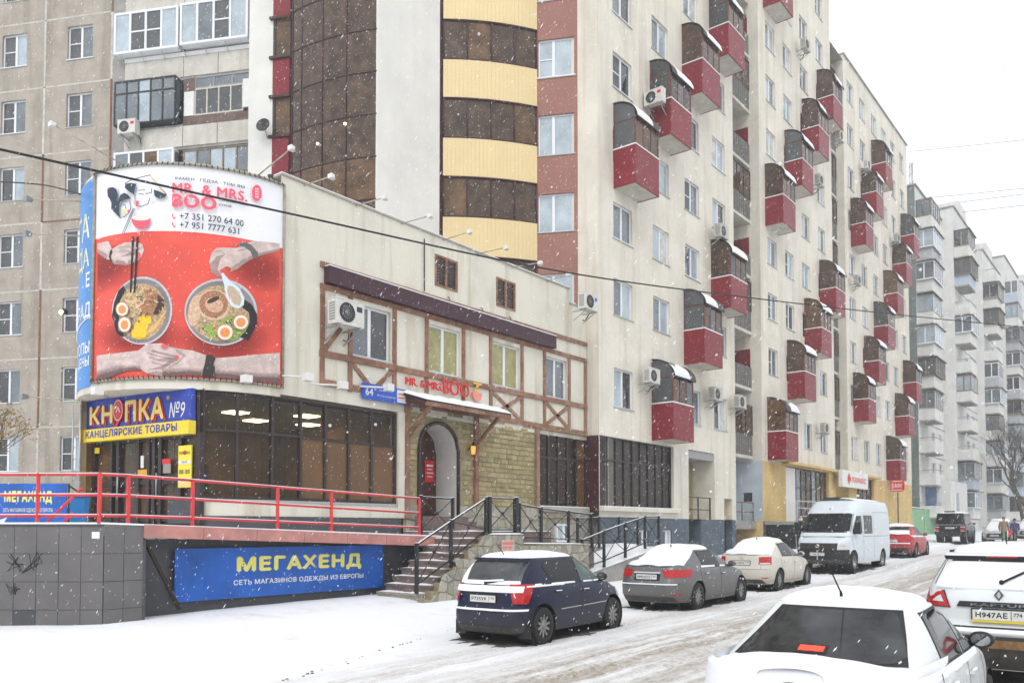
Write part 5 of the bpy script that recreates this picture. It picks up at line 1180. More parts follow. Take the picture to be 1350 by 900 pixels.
# grey facing tiles, each proud of the dark joint behind
tm = {}
def tile(F, s0, s1, z0, z1, n, mt=None):
    k = (round(s1 - s0, 3), round(z1 - z0, 3), (mt or tile_grey).name)
    if k not in tm: q = MB(); q.box(.005, s1 - s0 - .005, -.012, .0, .005, z1 - z0 - .005); tm[k] = q.mesh('tile', mt or tile_grey)
    return inst('tile', tm[k], ter, F, s0, n, z0)
for (F, sa, sb, w_) in ((FT, -8.4, 0.0, .40), (FX, 7.2, 7.92, .36)):
    ns = round((sb - sa) / w_)
    for i in range(ns):
        for j, (z0, z1) in enumerate(((-.35, .0), (0.0, .46), (.46, .96), (.96, 1.46), (1.46, 1.95))):
            s0 = sa + (sb - sa) * i / ns; s1 = sa + (sb - sa) * (i + 1) / ns
            if F is FT and j == 1 and i in (ns - 4,): tile(F, s0, s1, z0, z1, .0, tile_dark); continue
            tile(F, s0, s1, z0, z1, .0)
b = MB(); b.fbox(FT, -8.4, -.01, -.1, -.004, -.4, 1.96); b.fbox(FX, 7.22, 7.92, -.4, -.004, -.4, 1.8); b.build('tile_backing', tile_dark, ter)
b = MB(); b.fbox(FT, -8.4, .0, -.12, .03, 1.955, 1.985); b.build('wall_cap', tile_dark, ter)
b = MB(); b.box(-15.62, -15.5, 7.9, 16.2, -.1, 1.7); b.box(-15.62, -15.0, 7.92, 7.98, -.1, 1.7); b.build('under_wall', tile_dark, ter)
b = MB(); b.bar((-15.1, 8.0, 1.7), (-15.15, 8.75, .35), .07, .06); b.build('stringer', M('shade_darkened_board', (0.03, 0.02, 0.015), .9), ter)  # stringer colour darkened to hold the shade under the slab
graf = M('grey_marker', (0.035, 0.035, 0.04), .8)
for (px, py, sc, seed) in ((20, 741, .34, 1), (42, 742, .4, 2), (17, 775, .26, 3), (122, 705, .0, 4)):
    R_ = random.Random(seed)
    if sc:
        s_, z_ = FT.at(px, py, .02); q = MB(); pts_ = [(R_.uniform(-.5, .5) * sc, R_.uniform(-.5, .5) * sc) for _ in range(13)]
        q.tube([FT.P(s_ + a, .016, z_ + c) for a, c in pts_], .006, 3); q.build('graffiti', graf, ter)
    else: s_, z_ = FT.at(px + 4, py, .02); MB().fbox(FT, s_ - .07, s_ + .07, .013, .016, z_ - .06, z_ + .06).build('sticker', white_metal, ter)
# banner below the ramp
def banner(nm, label, F, s0, s1, z0, z1, n, scale, star=False):
    t = thing(nm, label, 'banner', F.P((s0 + s1) / 2, n, z0))
    b = MB(); b.fbox(F, s0, s1, n - .02, n, z0, z1); b.build('sheet', M('banner_blue', (0.012, 0.10, 0.42), .4, .3, 1.3), t) if 'print_banner' not in MATS else None
    W_, H_ = s1 - s0, z1 - z0; ymat = MATS.get('banner_yellow') or M('banner_yellow', (0.78, 0.72, 0.16), .45)
    fs_, fh, zc, ww = scale
    text_mb('МЕГАХЕНД', 1, lambda u, v: F.P(s0 + W_ * fs_ + u, n + .004, z0 + H_ * zc + v), .05, width=W_ * ww, height=H_ * fh).build('lettering', ymat, t)
    text_mb('СЕТЬ МАГАЗИНОВ ОДЕЖДЫ ИЗ ЕВРОПЫ', 1, lambda u, v: F.P(s0 + W_ * fs_ + u, n + .004, z0 + H_ * (zc - fh * .95) + v), .02, width=W_ * ww * 1.04, height=H_ * fh * .34).build('lower_lettering', white_metal, t)
    # shirt buttons and holes cut into the letters, as small dark marks
    for k in range(5): MB().lathe([(.001, 0), (.018, .002)], F.P(s0 + W_ * (fs_ - ww * .455), n + .0085, z0 + H_ * (zc - fh * .4 + fh * .16 * k)), (F.n[0], F.n[1], 0), 8).build('button', sign_blue, t)
    if star:
        b = MB(); c = F.P(s0 + W_ * .14, n + .004, z0 + H_ * .12)
        poly = [(math.sin(k * math.pi / 7) * (.36 if k % 2 == 0 else .17), math.cos(k * math.pi / 7) * (.36 if k % 2 == 0 else .17)) for k in range(14)]
        poly = [(u, max(v, -H_ * .11)) for u, v in poly]; b.add([F.P(s0 + W_ * .16 + u, n + .004, z0 + H_ * .12 + v) for u, v in poly], [tuple(range(14))]); b.build('star', white_metal, t)
    return t
FBn = Frame((-15.38, 0), (0, 1))
banner('banner', 'wide blue clothing shop banner hanging under the ramp slab', FBn, 8.78, 14.3, .46, 1.51, .0, (.56, .36, .64, .62))
b0, bz1 = FT.at(-30, 641, -3.2)
FB2 = Frame(FT.P(0, -3.0, 0)[:2], FT.d)
q0, q1 = FB2.at(-25, 660)[0], FB2.at(88, 660)[0]
banner('banner', 'small blue clothing shop banner with white star behind the red railing', FB2, q0, q1, 1.8, FB2.at(88, 637)[1], 0, (.55, .27, .72, .56), True)
bf = thing('banner_stand', 'thin black stand holding the small blue banner', 'stand', FB2.P(q1, 0, 2))
for (a, c) in (((q1 + .02, 1.95), (q1 + .02, FB2.at(88, 637)[1])), ((q1, FB2.at(88, 637)[1] - .03), (q1 + 1.2, 2.05))): MB().bar(FB2.P(a[0], -.04, a[1]), FB2.P(c[0], -.04, c[1]), .03).build('bar', black_metal, bf)
# ladder and blue bin at the entrance
ld = thing('wall_ladder', 'grey steel ladder fixed upright beside the stationery entrance', 'ladder', FK.P(-.3, .1, 2))
for s in (-.42, -.12): MB().tube([FK.P(s, .1, 2.0), FK.P(s, .1, 5.0)], .02, 6).build('rail', steel, ld)
for k in range(10): MB().tube([FK.P(-.42, .1, 2.2 + k * .29), FK.P(-.12, .1, 2.2 + k * .29)], .014, 5).build('rung', steel, ld)
bn = thing('waste_bin', 'small blue plastic bin behind the red railing', 'bin', (*onZ(105, 690, 1.99)[:2], 2.0))
c = FT.P(FT.at(105, 670, -1.6)[0], -1.6, 2.02); q = MB(); q.lathe([(.001, 0), (.17, 0), (.2, .48), (.215, .5), (.2, .51), (.17, .48), (.15, .05), (.001, .04)], c, (0, 0, 1), 4, False); q.build('body', M('bin_blue', (0.01, 0.16, 0.42), .5), bn)
MB().lathe([(.23, .5), (.235, .54), (.2, .54)], c, (0, 0, 1), 4, False).build('rim', M('bin_rim', (0.02, 0.05, 0.14), .5), bn)
# red railing: along the tiled wall, then down the ramp
def rpt(px):
    if px < 131: s_, _ = FT.at(px, 650, -.08); p = FT.P(s_, -.08, 0); return (p[0], p[1])
    y_ = onX(px, 660, -15.06).y; return (-15.06, y_)
def rz(y_): return 0 if y_ < 8 else -(y_ - 8) * .028
rail = thing('red_railing', 'long red painted pipe railing running along the terrace and ramp', 'railing', (-15, 9, 2))
posts = [-120, -40, 50, 131, 169, 254, 366, 437, 553]
for px in posts:
    x_, y_ = rpt(px); z_ = 2.0 + (tz(y_) - 1.985); MB().bar((x_, y_, z_), (x_, y_, 2.88 + rz(y_) + (.03 if px < 132 else 0)), .055).build('post', red_paint, rail)
for h in (2.88, 2.51, 2.14):
    for a, c in zip(posts, posts[1:]):
        p, q_ = rpt(a), rpt(c); MB().tube([(*p, h + rz(p[1])), (*q_, h + rz(q_[1]))], .026, 8).build('rail', red_paint, rail)
        MB().bar((*p, h + rz(p[1]) + .027), (*q_, h + rz(q_[1]) + .027), .035, .012).build('snow_on_rail', snow, rail)
for (pa, pb) in (((108, 643), (62, 688)), ((96, 676), (84, 688))):
    a, c = FT.at(*pa, -1.2), FT.at(*pb, -1.2); MB().tube([FT.P(a[0], -1.2, a[1]), FT.P(c[0], -1.2, c[1])], .03, 8).build('inner_brace', red_paint, rail)
# ---------------------------------------------------------------- outer stair, stone walls, landing
st = thing('entrance_stairs', 'snowy brown stone steps rising to the arched door', 'stairs', (-14.3, 14, .2))
n_ = 9; z0, zL = .22, 1.84
for k in range(n_):
    y0 = 13.86 + k * .265; z1 = z0 + (zL - z0) * (k + 1) / n_; b = MB(); b.box(-15.1, -13.62, y0, 16.3 if k == n_ - 1 else y0 + .31, -.2, z1 - .05); b.box(-15.12, -13.6, y0 - .025, y0 + .31, z1 - .05, z1); b.build('step', stair_stone if k else flag_m[1], st)
    b = MB(); R_ = random.Random(k); b.grid(lambda u, v: (-15.08 + 1.44 * u, y0 - .015 + .28 * v, z1 + (.004 if u in (0, 1) or v in (0, 1) else .022 + .012 * math.sin(u * 9 + k) * (0.3 + v))), 10, 4); b.build('step_snow', snow, st)
land = thing('landing', 'stone faced landing in front of the arched restaurant door', 'landing', (-15, 17.5, .3))
MB().box(-16.62, -13.62, 16.2, 19.0, -.2, 1.83).build('slab', stair_stone, land); MB().box(-16.6, -13.6, 16.25, 18.95, 1.831, 1.855).build('slab_snow', snow, land)
for k, (d0, d1) in enumerate(((1.05, 1.98), (.68, 2.12), (.34, 2.26))): MB().box(-16.65, -16.65 + d0, 16.75 - .05 * k, 18.55, 1.83 if k == 0 else 1.83, d1).build('door_step', stair_stone, land)
MB().box(-16.62, -13.62, 19.0, 21.2, -.2, 1.42).build('lower_slab', stair_stone, land); MB().box(-16.6, -13.6, 19.0, 21.2, 1.421, 1.46).build('lower_snow', snow, land)
FW_ = Frame((-13.42, 0), (0, 1))
def topz(s): 
    if s < 16.1: return z0 + (zL - z0) * (min(n_, math.floor((s - 13.86) / .265) + 1)) / n_ + .06
    return 1.76 if s < 17.45 else 1.52 - .02 * (s - 17.5)
wl_ = thing('retaining_wall', 'pale flagstone retaining wall along the snowy steps', 'wall', (-13.5, 16, .2))
b = MB(); ss = [13.72 + .265 * k for k in range(9)] + [16.1, 17.45, 20.6]
for a, c in zip(ss, ss[1:]): b.box(-13.62, -13.425, a, c, -.2, topz((a + c) / 2))
b.build('core', mortar, wl_)
flags(wl_, FW_, 13.72, 17.45, .1, 1.76, .0, 41, .27, lambda s, z: z < topz(s) - .03); flags(wl_, FW_, 17.45, 20.6, .1, 1.46, .0, 42, .29)
FQ = Frame((-13.62, 13.7), (1, 0)); flags(wl_, FQ, 0, .2, .1, .42, .0, 43, .16)
b = MB(); b.grid(lambda u, v: (-13.64 + .25 * v, 16.08 + 1.39 * u, 1.765 + (0 if v in (0, 1) or u in (0, 1) else .035)), 10, 3); b.build('cap_snow', snow, wl_)
b = MB(); b.grid(lambda u, v: (-13.64 + .25 * v, 17.46 + 3.1 * u, 1.515 - .055 * u + (0 if v in (0, 1) or u in (0, 1) else .03)), 14, 3); b.build('cap_snow', snow, wl_)
nt_ = tag(MB().fbox(FW_, 16.5, 17.0, .035, .045, 1.22, 1.62).build('wall_notice', M('notice_paper', (0.55, 0.42, 0.37), .8), None, FW_.P(16.7, .04, 1.4)), 'faded pink notice stuck on the flagstone wall', 'notice')
for k in range(3): MB().fbox(FW_, 16.53, 16.97 - .06 * (k % 2), .046, .048, 1.50 - k * .12, 1.58 - k * .12).build('red_print', M('faded_red', (0.6, 0.2, 0.18), .8), nt_)
# black forged railings with crossed bars
def fence(label, X, pts_, thick=()):
    """pts_: (Y, base, top) posts in order"""
    t = thing('black_railing', label, 'railing', (X, pts_[0][0], pts_[0][1]))
    for i, (y_, a, c) in enumerate(pts_):
        w_ = .11 if i in thick else .07; MB().box(X - w_ / 2, X + w_ / 2, y_ - w_ / 2, y_ + w_ / 2, a - .12, c + .04).build('post', black_metal, t)
        MB().box(X - w_ / 2 + .005, X + w_ / 2 - .005, y_ - w_ / 2 + .005, y_ + w_ / 2 - .005, c + .041, c + .055).build('post_snow', snow, t)
    for (y0, a0, c0), (y1, a1, c1) in zip(pts_, pts_[1:]):
        MB().bar((X, y0, c0), (X, y1, c1), .045, .035).build('top_rail', black_metal, t); MB().bar((X, y0, c0 + .022), (X, y1, c1 + .022), .04, .012).build('rail_snow', snow, t)
        MB().bar((X, y0, a0 + .08), (X, y1, a1 + .08), .03).build('bottom_rail', black_metal, t)
        MB().bar((X + .012, y0, a0 + .1), (X + .012, y1, c1), .018).build('cross_bar', black_metal, t); MB().bar((X - .012, y0, c0), (X - .012, y1, a1 + .1), .018).build('cross_bar', black_metal, t)
        m_ = (X, (y0 + y1) / 2, (a0 + a1 + .2 + c0 + c1) / 4); MB().lathe([(.001, -.03), (.05, -.012), (.05, .012), (.001, .03)], m_, (1, 0, 0), 10).build('rosette', black_metal, t)
fence('black cross-barred railing climbing the snowy steps', -13.52, [(13.6, .55, 1.54), (14.75, 1.10, 2.08), (16.05, 1.80, 2.66)])
fence('black double-post railing panel on top of the flagstone block', -13.52, [(16.16, 1.80, 2.68), (17.27, 1.80, 2.69)], (0, 1))
fence('black cross-barred railing on the low flagstone wall', -13.52, [(17.42, 1.60, 2.55), (18.39, 1.58, 2.46), (19.71, 1.53, 2.39), (20.94, 1.47, 2.33)])
fence('short black railing between the red rail and the arched door', -15.06, [(15.3, 1.80, 2.72), (16.5, 1.80, 2.70)])
fence('black railing sloping up the snow filled ramp', -13.45, [(20.3, .70, 1.57), (21.49, .87, 1.83), (22.74, 1.12, 2.07), (23.99, 1.38, 2.29), (24.92, 1.42, 2.30)])
fence('black railing at the back of the snow filled ramp', -15.15, [(22.6, 1.30, 2.24), (23.9, 1.38, 2.29), (25.2, 1.40, 2.30), (26.5, 1.40, 2.30)])
rp_ = thing('snow_ramp', 'ramp buried in smooth snow between two black railings', 'ramp', (-14.3, 22, .4))
b = MB(); b.hexa([(-15.3, 20.0, -.2), (-13.5, 20.0, -.2), (-13.5, 25.2, -.2), (-15.3, 25.2, -.2), (-15.3, 20.0, .45), (-13.5, 20.0, .45), (-13.5, 25.2, 1.3), (-15.3, 25.2, 1.3)]); b.build('body', conc_grey, rp_)
b = MB(); b.grid(lambda u, v: (-15.35 + 1.88 * u, 19.9 + 5.3 * v, .46 + .85 * v + (.0 if u in (0, 1) or v in (0, 1) else .1 + .06 * math.sin(u * 5 + v * 7))), 12, 18); b.build('snow', snow, rp_)
b = MB(); b.box(-16.6, -15.3, 21.2, 26.9, -.2, 1.3); b.build('upper_slab', conc_grey, rp_); b = MB(); b.box(-16.55, -15.3, 21.2, 26.9, 1.301, 1.36); b.build('upper_snow', snow, rp_)
# ================================================================ vehicles: lofted bodies, local x forward, y left, z up
def curve(pts):
    pts = sorted(pts)
    def f(x):
        if x <= pts[0][0]: return pts[0][1]
        if x >= pts[-1][0]: return pts[-1][1]
        for i in range(len(pts) - 1):
            (x0, y0), (x1, y1) = pts[i], pts[i + 1]
            if x <= x1:
                h = x1 - x0; t = (x - x0) / h; d = (y1 - y0) / h
                dm = d if i == 0 else ((y0 - pts[i - 1][1]) / (x0 - pts[i - 1][0]) + d) / 2
                dp = d if i == len(pts) - 2 else ((pts[i + 2][1] - y1) / (pts[i + 2][0] - x1) + d) / 2
                if d == 0: dm = dp = 0
                else:
                    dm = d * max(0, min(2.5, dm / d)); dp = d * max(0, min(2.5, dp / d))
                return y0 * (1 + 2 * t) * (1 - t) ** 2 + h * dm * t * (1 - t) ** 2 + y1 * t * t * (3 - 2 * t) - h * dp * t * t * (1 - t)
    return f
class Surf:
    def __init__(self, xf, xr, w_, nf=4.0, nr=5.0): self.xf, self.xr, self.w, self.nf, self.nr = curve(xf), curve(xr), curve(w_), nf, nr
    def ac(self, z, off=0): a, b = self.xf(z) + off, self.xr(z) - off; return (a - b) / 2, (a + b) / 2
    def side(self, x, z, sg=1, off=0.0):
        a, c = self.ac(z, off); n = self.nf if x > c else self.nr; p = min(.9995, abs(x - c) / a)
        return (x, sg * (self.w(z) + off) * (1 - p ** n) ** (1 / n), z)
    def end(self, y, z, e=-1, off=0.0):
        a, c = self.ac(z, off); n = self.nf if e > 0 else self.nr; q = min(.9995, abs(y) / (self.w(z) + off))
        return (c + e * a * (1 - q ** n) ** (1 / n), y, z)
    def th_y(self, y, z, e): n = self.nf if e > 0 else self.nr; return math.asin(min(1, (abs(y) / self.w(z)) ** (n / 2)))
    def th_x(self, x, z, e): a, c = self.ac(z); n = self.nf if e > 0 else self.nr; return math.acos(min(1, (min(1, abs(x - c) / a)) ** (n / 2)))
    def corner(self, th, z, e, sg, off=0.0):
        a, c = self.ac(z, off); n = self.nf if e > 0 else self.nr
        return (c + e * a * max(0, math.cos(th)) ** (2 / n), sg * (self.w(z) + off) * max(0, math.sin(th)) ** (2 / n), z)
def poly_at(pts, t):
    if len(pts) == 1: return pts[0]
    L = [math.dist(a, b) for a, b in zip(pts, pts[1:])]; T = sum(L) * t
    for i, l in enumerate(L):
        if T <= l + 1e-9 or i == len(L) - 1: k = T / l if l else 0; return tuple(a + (b - a) * k for a, b in zip(pts[i], pts[i + 1]))
        T -= l
P_GLASS = M('car_glass', (0.010, 0.012, 0.014), 0.04, spec=.28); P_SEAL = M('car_trim_black', (0.012, 0.012, 0.013), .55); P_LAMPRED = M('tail_lamp_red', (0.42, 0.008, 0.012), .12, .25, 30, spec=.6); P_LAMPWHITE = M('lamp_clear', (0.62, 0.62, 0.62), .12, .2, 30)
P_PLATE = M('number_plate_white', (0.62, 0.62, 0.60), .5, .1, 20); P_TYRE = M('tyre_rubber', (0.018, 0.018, 0.019), .85, .3, 20); P_RIM = M('alloy_rim', (0.24, 0.24, 0.23), .35, .3, 15, metal=.7); P_CHROME = M('chrome_trim', (0.55, 0.55, 0.56), .15, metal=1.0); P_ORANGE = M('indicator_orange', (0.75, 0.22, 0.03), .2)
P_REAR = M('rear_screen_glass', (0.030, 0.033, 0.036), .07, .85, 2.4, spec=.3); P_GREEN = M('greenish_car_glass', (0.075, 0.12, 0.112), .06, .5, 2.5, spec=.3); P_GREY = M('painted_reflection_car_glass', (0.10, 0.115, 0.12), .08, .6, 2.5, spec=.3)  # rear screen blotches and grey pane tone: reflections put into the colour
P_STOP = M('lit_brake_lamp', (1.0, 0.03, 0.012), .3, emit=2.2); P_SILL = M('road_dirt_plastic', (0.055, 0.05, 0.045), .8, .4, 8)
def car_paint(name, col, dirt=(0.16, 0.145, 0.12), zlo=.25, zhi=.75, amt=.75, rough=.28, metal=0.0):
    """paint with road grime and splashes, thickest near the sills (object height)"""
    m = M(name, col, rough, 0, metal=metal, coat=.15, spec=.25); nt = m.node_tree; bs = nt.nodes['Principled BSDF']
    tc = nt.nodes.new('ShaderNodeTexCoord'); sp = nt.nodes.new('ShaderNodeSeparateXYZ'); nt.links.new(tc.outputs['Object'], sp.inputs[0])
    r = nt.nodes.new('ShaderNodeMapRange'); r.inputs['From Min'].default_value = zhi; r.inputs['From Max'].default_value = zlo; nt.links.new(sp.outputs['Z'], r.inputs['Value'])
    n = nt.nodes.new('ShaderNodeTexNoise'); n.inputs['Scale'].default_value = 5; n.inputs['Detail'].default_value = 8; n.inputs['Roughness'].default_value = .7; nt.links.new(tc.outputs['Object'], n.inputs['Vector'])
    a = nt.nodes.new('ShaderNodeMath'); a.operation = 'MULTIPLY_ADD'; nt.links.new(n.outputs['Fac'], a.inputs[0]); a.inputs[1].default_value = 1.3; a.inputs[2].default_value = -.65
    s = nt.nodes.new('ShaderNodeMath'); s.operation = 'ADD'; nt.links.new(r.outputs[0], s.inputs[0]); nt.links.new(a.outputs[0], s.inputs[1])
    q = nt.nodes.new('ShaderNodeMath'); q.operation = 'MULTIPLY'; q.use_clamp = True; nt.links.new(s.outputs[0], q.inputs[0]); q.inputs[1].default_value = amt
    x = nt.nodes.new('ShaderNodeMix'); x.data_type = 'RGBA'; x.inputs['A'].default_value = (*col, 1); x.inputs['B'].default_value = (*dirt, 1); nt.links.new(q.outputs[0], x.inputs['Factor']); nt.links.new(x.outputs['Result'], bs.inputs['Base Color'])
    ro = nt.nodes.new('ShaderNodeMapRange'); ro.inputs['To Min'].default_value = rough; ro.inputs['To Max'].default_value = .85; nt.links.new(q.outputs[0], ro.inputs['Value']); nt.links.new(ro.outputs[0], bs.inputs['Roughness'])
    cw = nt.nodes.new('ShaderNodeMapRange'); cw.inputs['To Min'].default_value = .15; cw.inputs['To Max'].default_value = 0; nt.links.new(q.outputs[0], cw.inputs['Value']); nt.links.new(cw.outputs[0], bs.inputs['Coat Weight'])
    return m
class Car:
    def __init__(s, name, label, cat, loc, heading, low, gh, zt, zb, belt, zr, H, axles, rw, ra, paint, group=None, trackw=None, spokes=9, crown=.05, wheels=True):
        s.root = thing(name, label, cat, loc, group, heading); s.low, s.gh, s.zt, s.zb, s.belt, s.zr, s.H, s.crown = low, gh, curve(zt), zb, belt, zr, H, crown
        s.axles, s.rw, s.ra, s.paint = axles, rw, ra, paint
        s.body()
        if wheels: s.wheels(spokes)
    def put(s, name, mb, mat, parent=None):
        o = bpy.data.objects.new(name, mb.mesh(name, mat)); COL.objects.link(o); o.parent = parent or s.root; return o
    # ---- lower body
    def body(s):
        P0 = .93; NS, NE, NT = 84, 18, 22; low = s.low; prm = []
        for k in range(NS): prm.append(('s', -1, -P0 + 2 * P0 * k / NS))
        for k in range(NE): prm.append(('e', 1, -1 + 2 * k / NE))
        for k in range(NS): prm.append(('s', 1, P0 - 2 * P0 * k / NS))
        for k in range(NE): prm.append(('e', -1, 1 - 2 * k / NE))
        vs = []; inside = []; n = len(prm); rows = []
        def point(pm, z):
            a, c = low.ac(z)
            if pm[0] == 's': return low.side(c + pm[2] * a, z, pm[1])
            nn = low.nf if pm[1] > 0 else low.nr; q0 = (1 - P0 ** nn) ** (1 / nn); return low.end(pm[2] * q0 * low.w(z), z, pm[1])
        for j in range(NT + 1):
            t = j / NT
            for pm in prm:
                x0 = point(pm, .6)[0]; zt_ = s.zt(x0); z = s.zb + (zt_ - s.zb) * (1 - (1 - t) ** 1.25); x, y, z = point(pm, z)
                if t > .8: k = ((t - .8) / .2) ** 2; y *= 1 - .05 * k; x -= (x - 0) * .012 * k
                ins = False
                if pm[0] == 's':
                    for ax in s.axles:
                        dx, dz = x - ax, z - s.rw; r_ = math.hypot(dx, dz)
                        if r_ < s.ra: ins = True; f = s.ra / max(r_, 1e-6); x, z = ax + dx * f, max(s.zb, s.rw + dz * f)
                vs.append((x, y, z)); inside.append(ins)
        fs = []
        for j in range(NT):
            for k in range(n):
                q = (j * n + k, j * n + (k + 1) % n, (j + 1) * n + (k + 1) % n, (j + 1) * n + k)
                if all(inside[i] for i in q): continue
                fs.append(q)
        NC = 8; base = NT * n
        s.edge = [vs[base + k] for k in range(n)]
        for c in range(1, NC + 1):
            sc_ = 1 - c / NC
            for k in range(n):
                x, y, z = vs[base + k]; vs.append((x, y * sc_, z + s.crown * (1 - sc_ * sc_) * (0.3 + .7 * min(1, abs(y) / .5))))
        for c in range(NC):
            for k in range(n): fs.append(((NT + c) * n + k, (NT + c) * n + (k + 1) % n, (NT + c + 1) * n + (k + 1) % n, (NT + c + 1) * n + k))
        b = MB(); b.add(vs, fs, True); s.bodyo = s.put('body', b, s.paint)
        # greenhouse
        g = s.gh; NZ = 14; prm2 = prm; vs = []; fs = []
        for j in range(NZ + 1):
            z = s.belt - .08 + (s.zr - s.belt + .08) * j / NZ
            for pm in prm2:
                a, c = g.ac(z)
                if pm[0] == 's': vs.append(g.side(c + pm[2] * a, z, pm[1]))
                else:
                    nn = g.nf if pm[1] > 0 else g.nr; q0 = (1 - P0 ** nn) ** (1 / nn); vs.append(g.end(pm[2] * q0 * g.w(z), z, pm[1]))
        base = NZ * n; a, c0 = g.ac(s.zr)
        for c in range(1, NC + 1):
            f = c / NC
            for k in range(n):
                x, y, z = vs[base + k]; vs.append((c0 + (x - c0) * (1 - f), y * (1 - f), s.zr + (s.H - s.zr) * (1 - (1 - f) ** 2.2)))
        for j in range(NZ + NC):
            for k in range(n): fs.append((j * n + k, j * n + (k + 1) % n, (j + 1) * n + (k + 1) % n, (j + 1) * n + k))
        b = MB(); b.add(vs, fs, True); s.put('cabin', b, s.paint)
        # underbody and wheel wells
        a, c = low.ac(.35); b = MB(); W_ = low.w(.35)
        b.box(c - a * .9, c + a * .9, -W_ * .72, W_ * .72, s.zb - .02, s.zb + .25); s.put('underbody', b, P_SEAL)
        for ax in s.axles:
            for sg in (-1, 1):
                b = MB(); b.lathe([(s.ra + .012, .0), (s.ra + .012, -.32), (.001, -.34)], (ax, sg * (W_ * .985), s.rw), (0, sg, 0), 28); s.put('wheel_well', b, P_SEAL)
    def wheels(s, spokes):
        W_ = s.low.w(.35); r = s.rw; key = ('w', r, spokes)
        if key not in WCACHE:
            ri = r * .66; t = MB(); t.lathe([(ri, -.095), (r * .93, -.1), (r * .985, -.075), (r, -.03), (r, .03), (r * .985, .075), (r * .93, .1), (ri, .095)], (0, 0, 0), (0, 1, 0), 32)
            m_ = MB(); m_.lathe([(ri, .09), (ri * .96, .098), (ri * .90, .06), (ri * .86, -.06), (ri * .4, -.07), (.001, -.07)], (0, 0, 0), (0, 1, 0), 28)
            sp = []
            for k in range(spokes):
                q = MB(); a = 2 * math.pi * k / spokes; d1 = .10; u = Vector((math.cos(a), 0, math.sin(a))); v = Vector((-math.sin(a), 0, math.cos(a)))
                w0, w1 = .030 * 9 / spokes, .022 * 9 / spokes
                q.hexa([u * .04 - v * w0 + Vector((0, .045, 0)), u * .04 + v * w0 + Vector((0, .045, 0)), u * ri * .95 + v * w1 + Vector((0, .05, 0)), u * ri * .95 - v * w1 + Vector((0, .05, 0)), u * .04 - v * w0 + Vector((0, .078, 0)), u * .04 + v * w0 + Vector((0, .078, 0)), u * ri * .95 + v * w1 + Vector((0, .085, 0)), u * ri * .95 - v * w1 + Vector((0, .085, 0))])
                sp.append(q.mesh('spoke', P_RIM))
            h = MB(); h.lathe([(.06, .06), (.055, .085), (.001, .09)], (0, 0, 0), (0, 1, 0), 14)
            WCACHE[key] = (t.mesh('wheel', P_TYRE), m_.mesh('rim', P_SEAL if spokes > 3 else P_RIM), sp, h.mesh('hub', P_RIM))
        t, m_, sp, h = WCACHE[key]
        for ax in s.axles:
            for sg in (-1, 1):
                o = bpy.data.objects.new('wheel', t); COL.objects.link(o); o.parent = s.root; o.location = (ax, sg * (W_ - .105), r - .01); o.rotation_euler = (0, random.uniform(0, 1), 0 if sg > 0 else math.pi)
                sub('rim', m_, o); sub('hub', h, o)
                if spokes > 3:
                    for q in sp: sub('spoke', q, o)
    # ---- patches laid on the surfaces
    def pside(s, name, mat, S, bot, top, sg, off=.004, nu=14, nv=6, parent=None, mir=False):
        b = MB(); b.grid(lambda u, v: S.side(*[p + (q - p) * v for p, q in zip(poly_at(bot, u), poly_at(top, u))], sg, off), nu, nv); return s.put(name, b, mat, parent)
    def pend(s, name, mat, S, bot, top, e=-1, off=.004, nu=14, nv=6, parent=None):
        b = MB(); b.grid(lambda u, v: S.end(*[p + (q - p) * v for p, q in zip(poly_at(bot, u), poly_at(top, u))], e, off), nu, nv); return s.put(name, b, mat, parent)
    def pcorner(s, name, mat, S, e, sg, y0b, x1b, zb_, y0t, x1t, zt_, off=.008, nu=14, nv=6, parent=None):
        """from y0 on the end face round to x1 on the side"""
        def f(u, v):
            z = zb_ + (zt_ - zb_) * v; y0 = y0b + (y0t - y0b) * v; x1 = x1b + (x1t - x1b) * v
            t0 = S.th_y(y0, z, e); t1 = S.th_x(x1, z, e); return S.corner(t0 + (t1 - t0) * u, z, e, sg, off)
        b = MB(); b.grid(f, nu, nv); return s.put(name, b, mat, parent)
    def sides(s, fn):
        for sg in (-1, 1): fn(sg)
    def gap(s, S, pts, sg, w_=.008):
        for (a, c) in zip(pts, pts[1:]):
            dx, dz = c[0] - a[0], c[1] - a[1]; l = math.hypot(dx, dz) or 1; nx, nz = -dz / l * w_, dx / l * w_
            s.pside('panel_gap', P_SEAL, S, [(a[0] - nx, a[1] - nz), (c[0] - nx, c[1] - nz)], [(a[0] + nx, a[1] + nz), (c[0] + nx, c[1] + nz)], sg, .0025, 8, 1)
    def glass_side(s, segs, sg, seal=.022, mats=()):
        """segs: list of (bottom pts, top pts) outlines"""
        for gi, (bot, top) in enumerate(segs):
            w_ = s.pside('side_window', P_SEAL, s.gh, [(bot[0][0] - seal, bot[0][1] - seal), (bot[-1][0] + seal, bot[-1][1] - seal)], [(top[0][0] - seal, top[0][1] + seal)] + [(p[0], p[1] + seal) for p in top[1:-1]] + [(top[-1][0] + seal, top[-1][1] + seal)], sg, .003)
            s.pside('pane', mats[gi] if gi < len(mats) else P_GLASS, s.gh, bot, top, sg, .006, parent=w_)
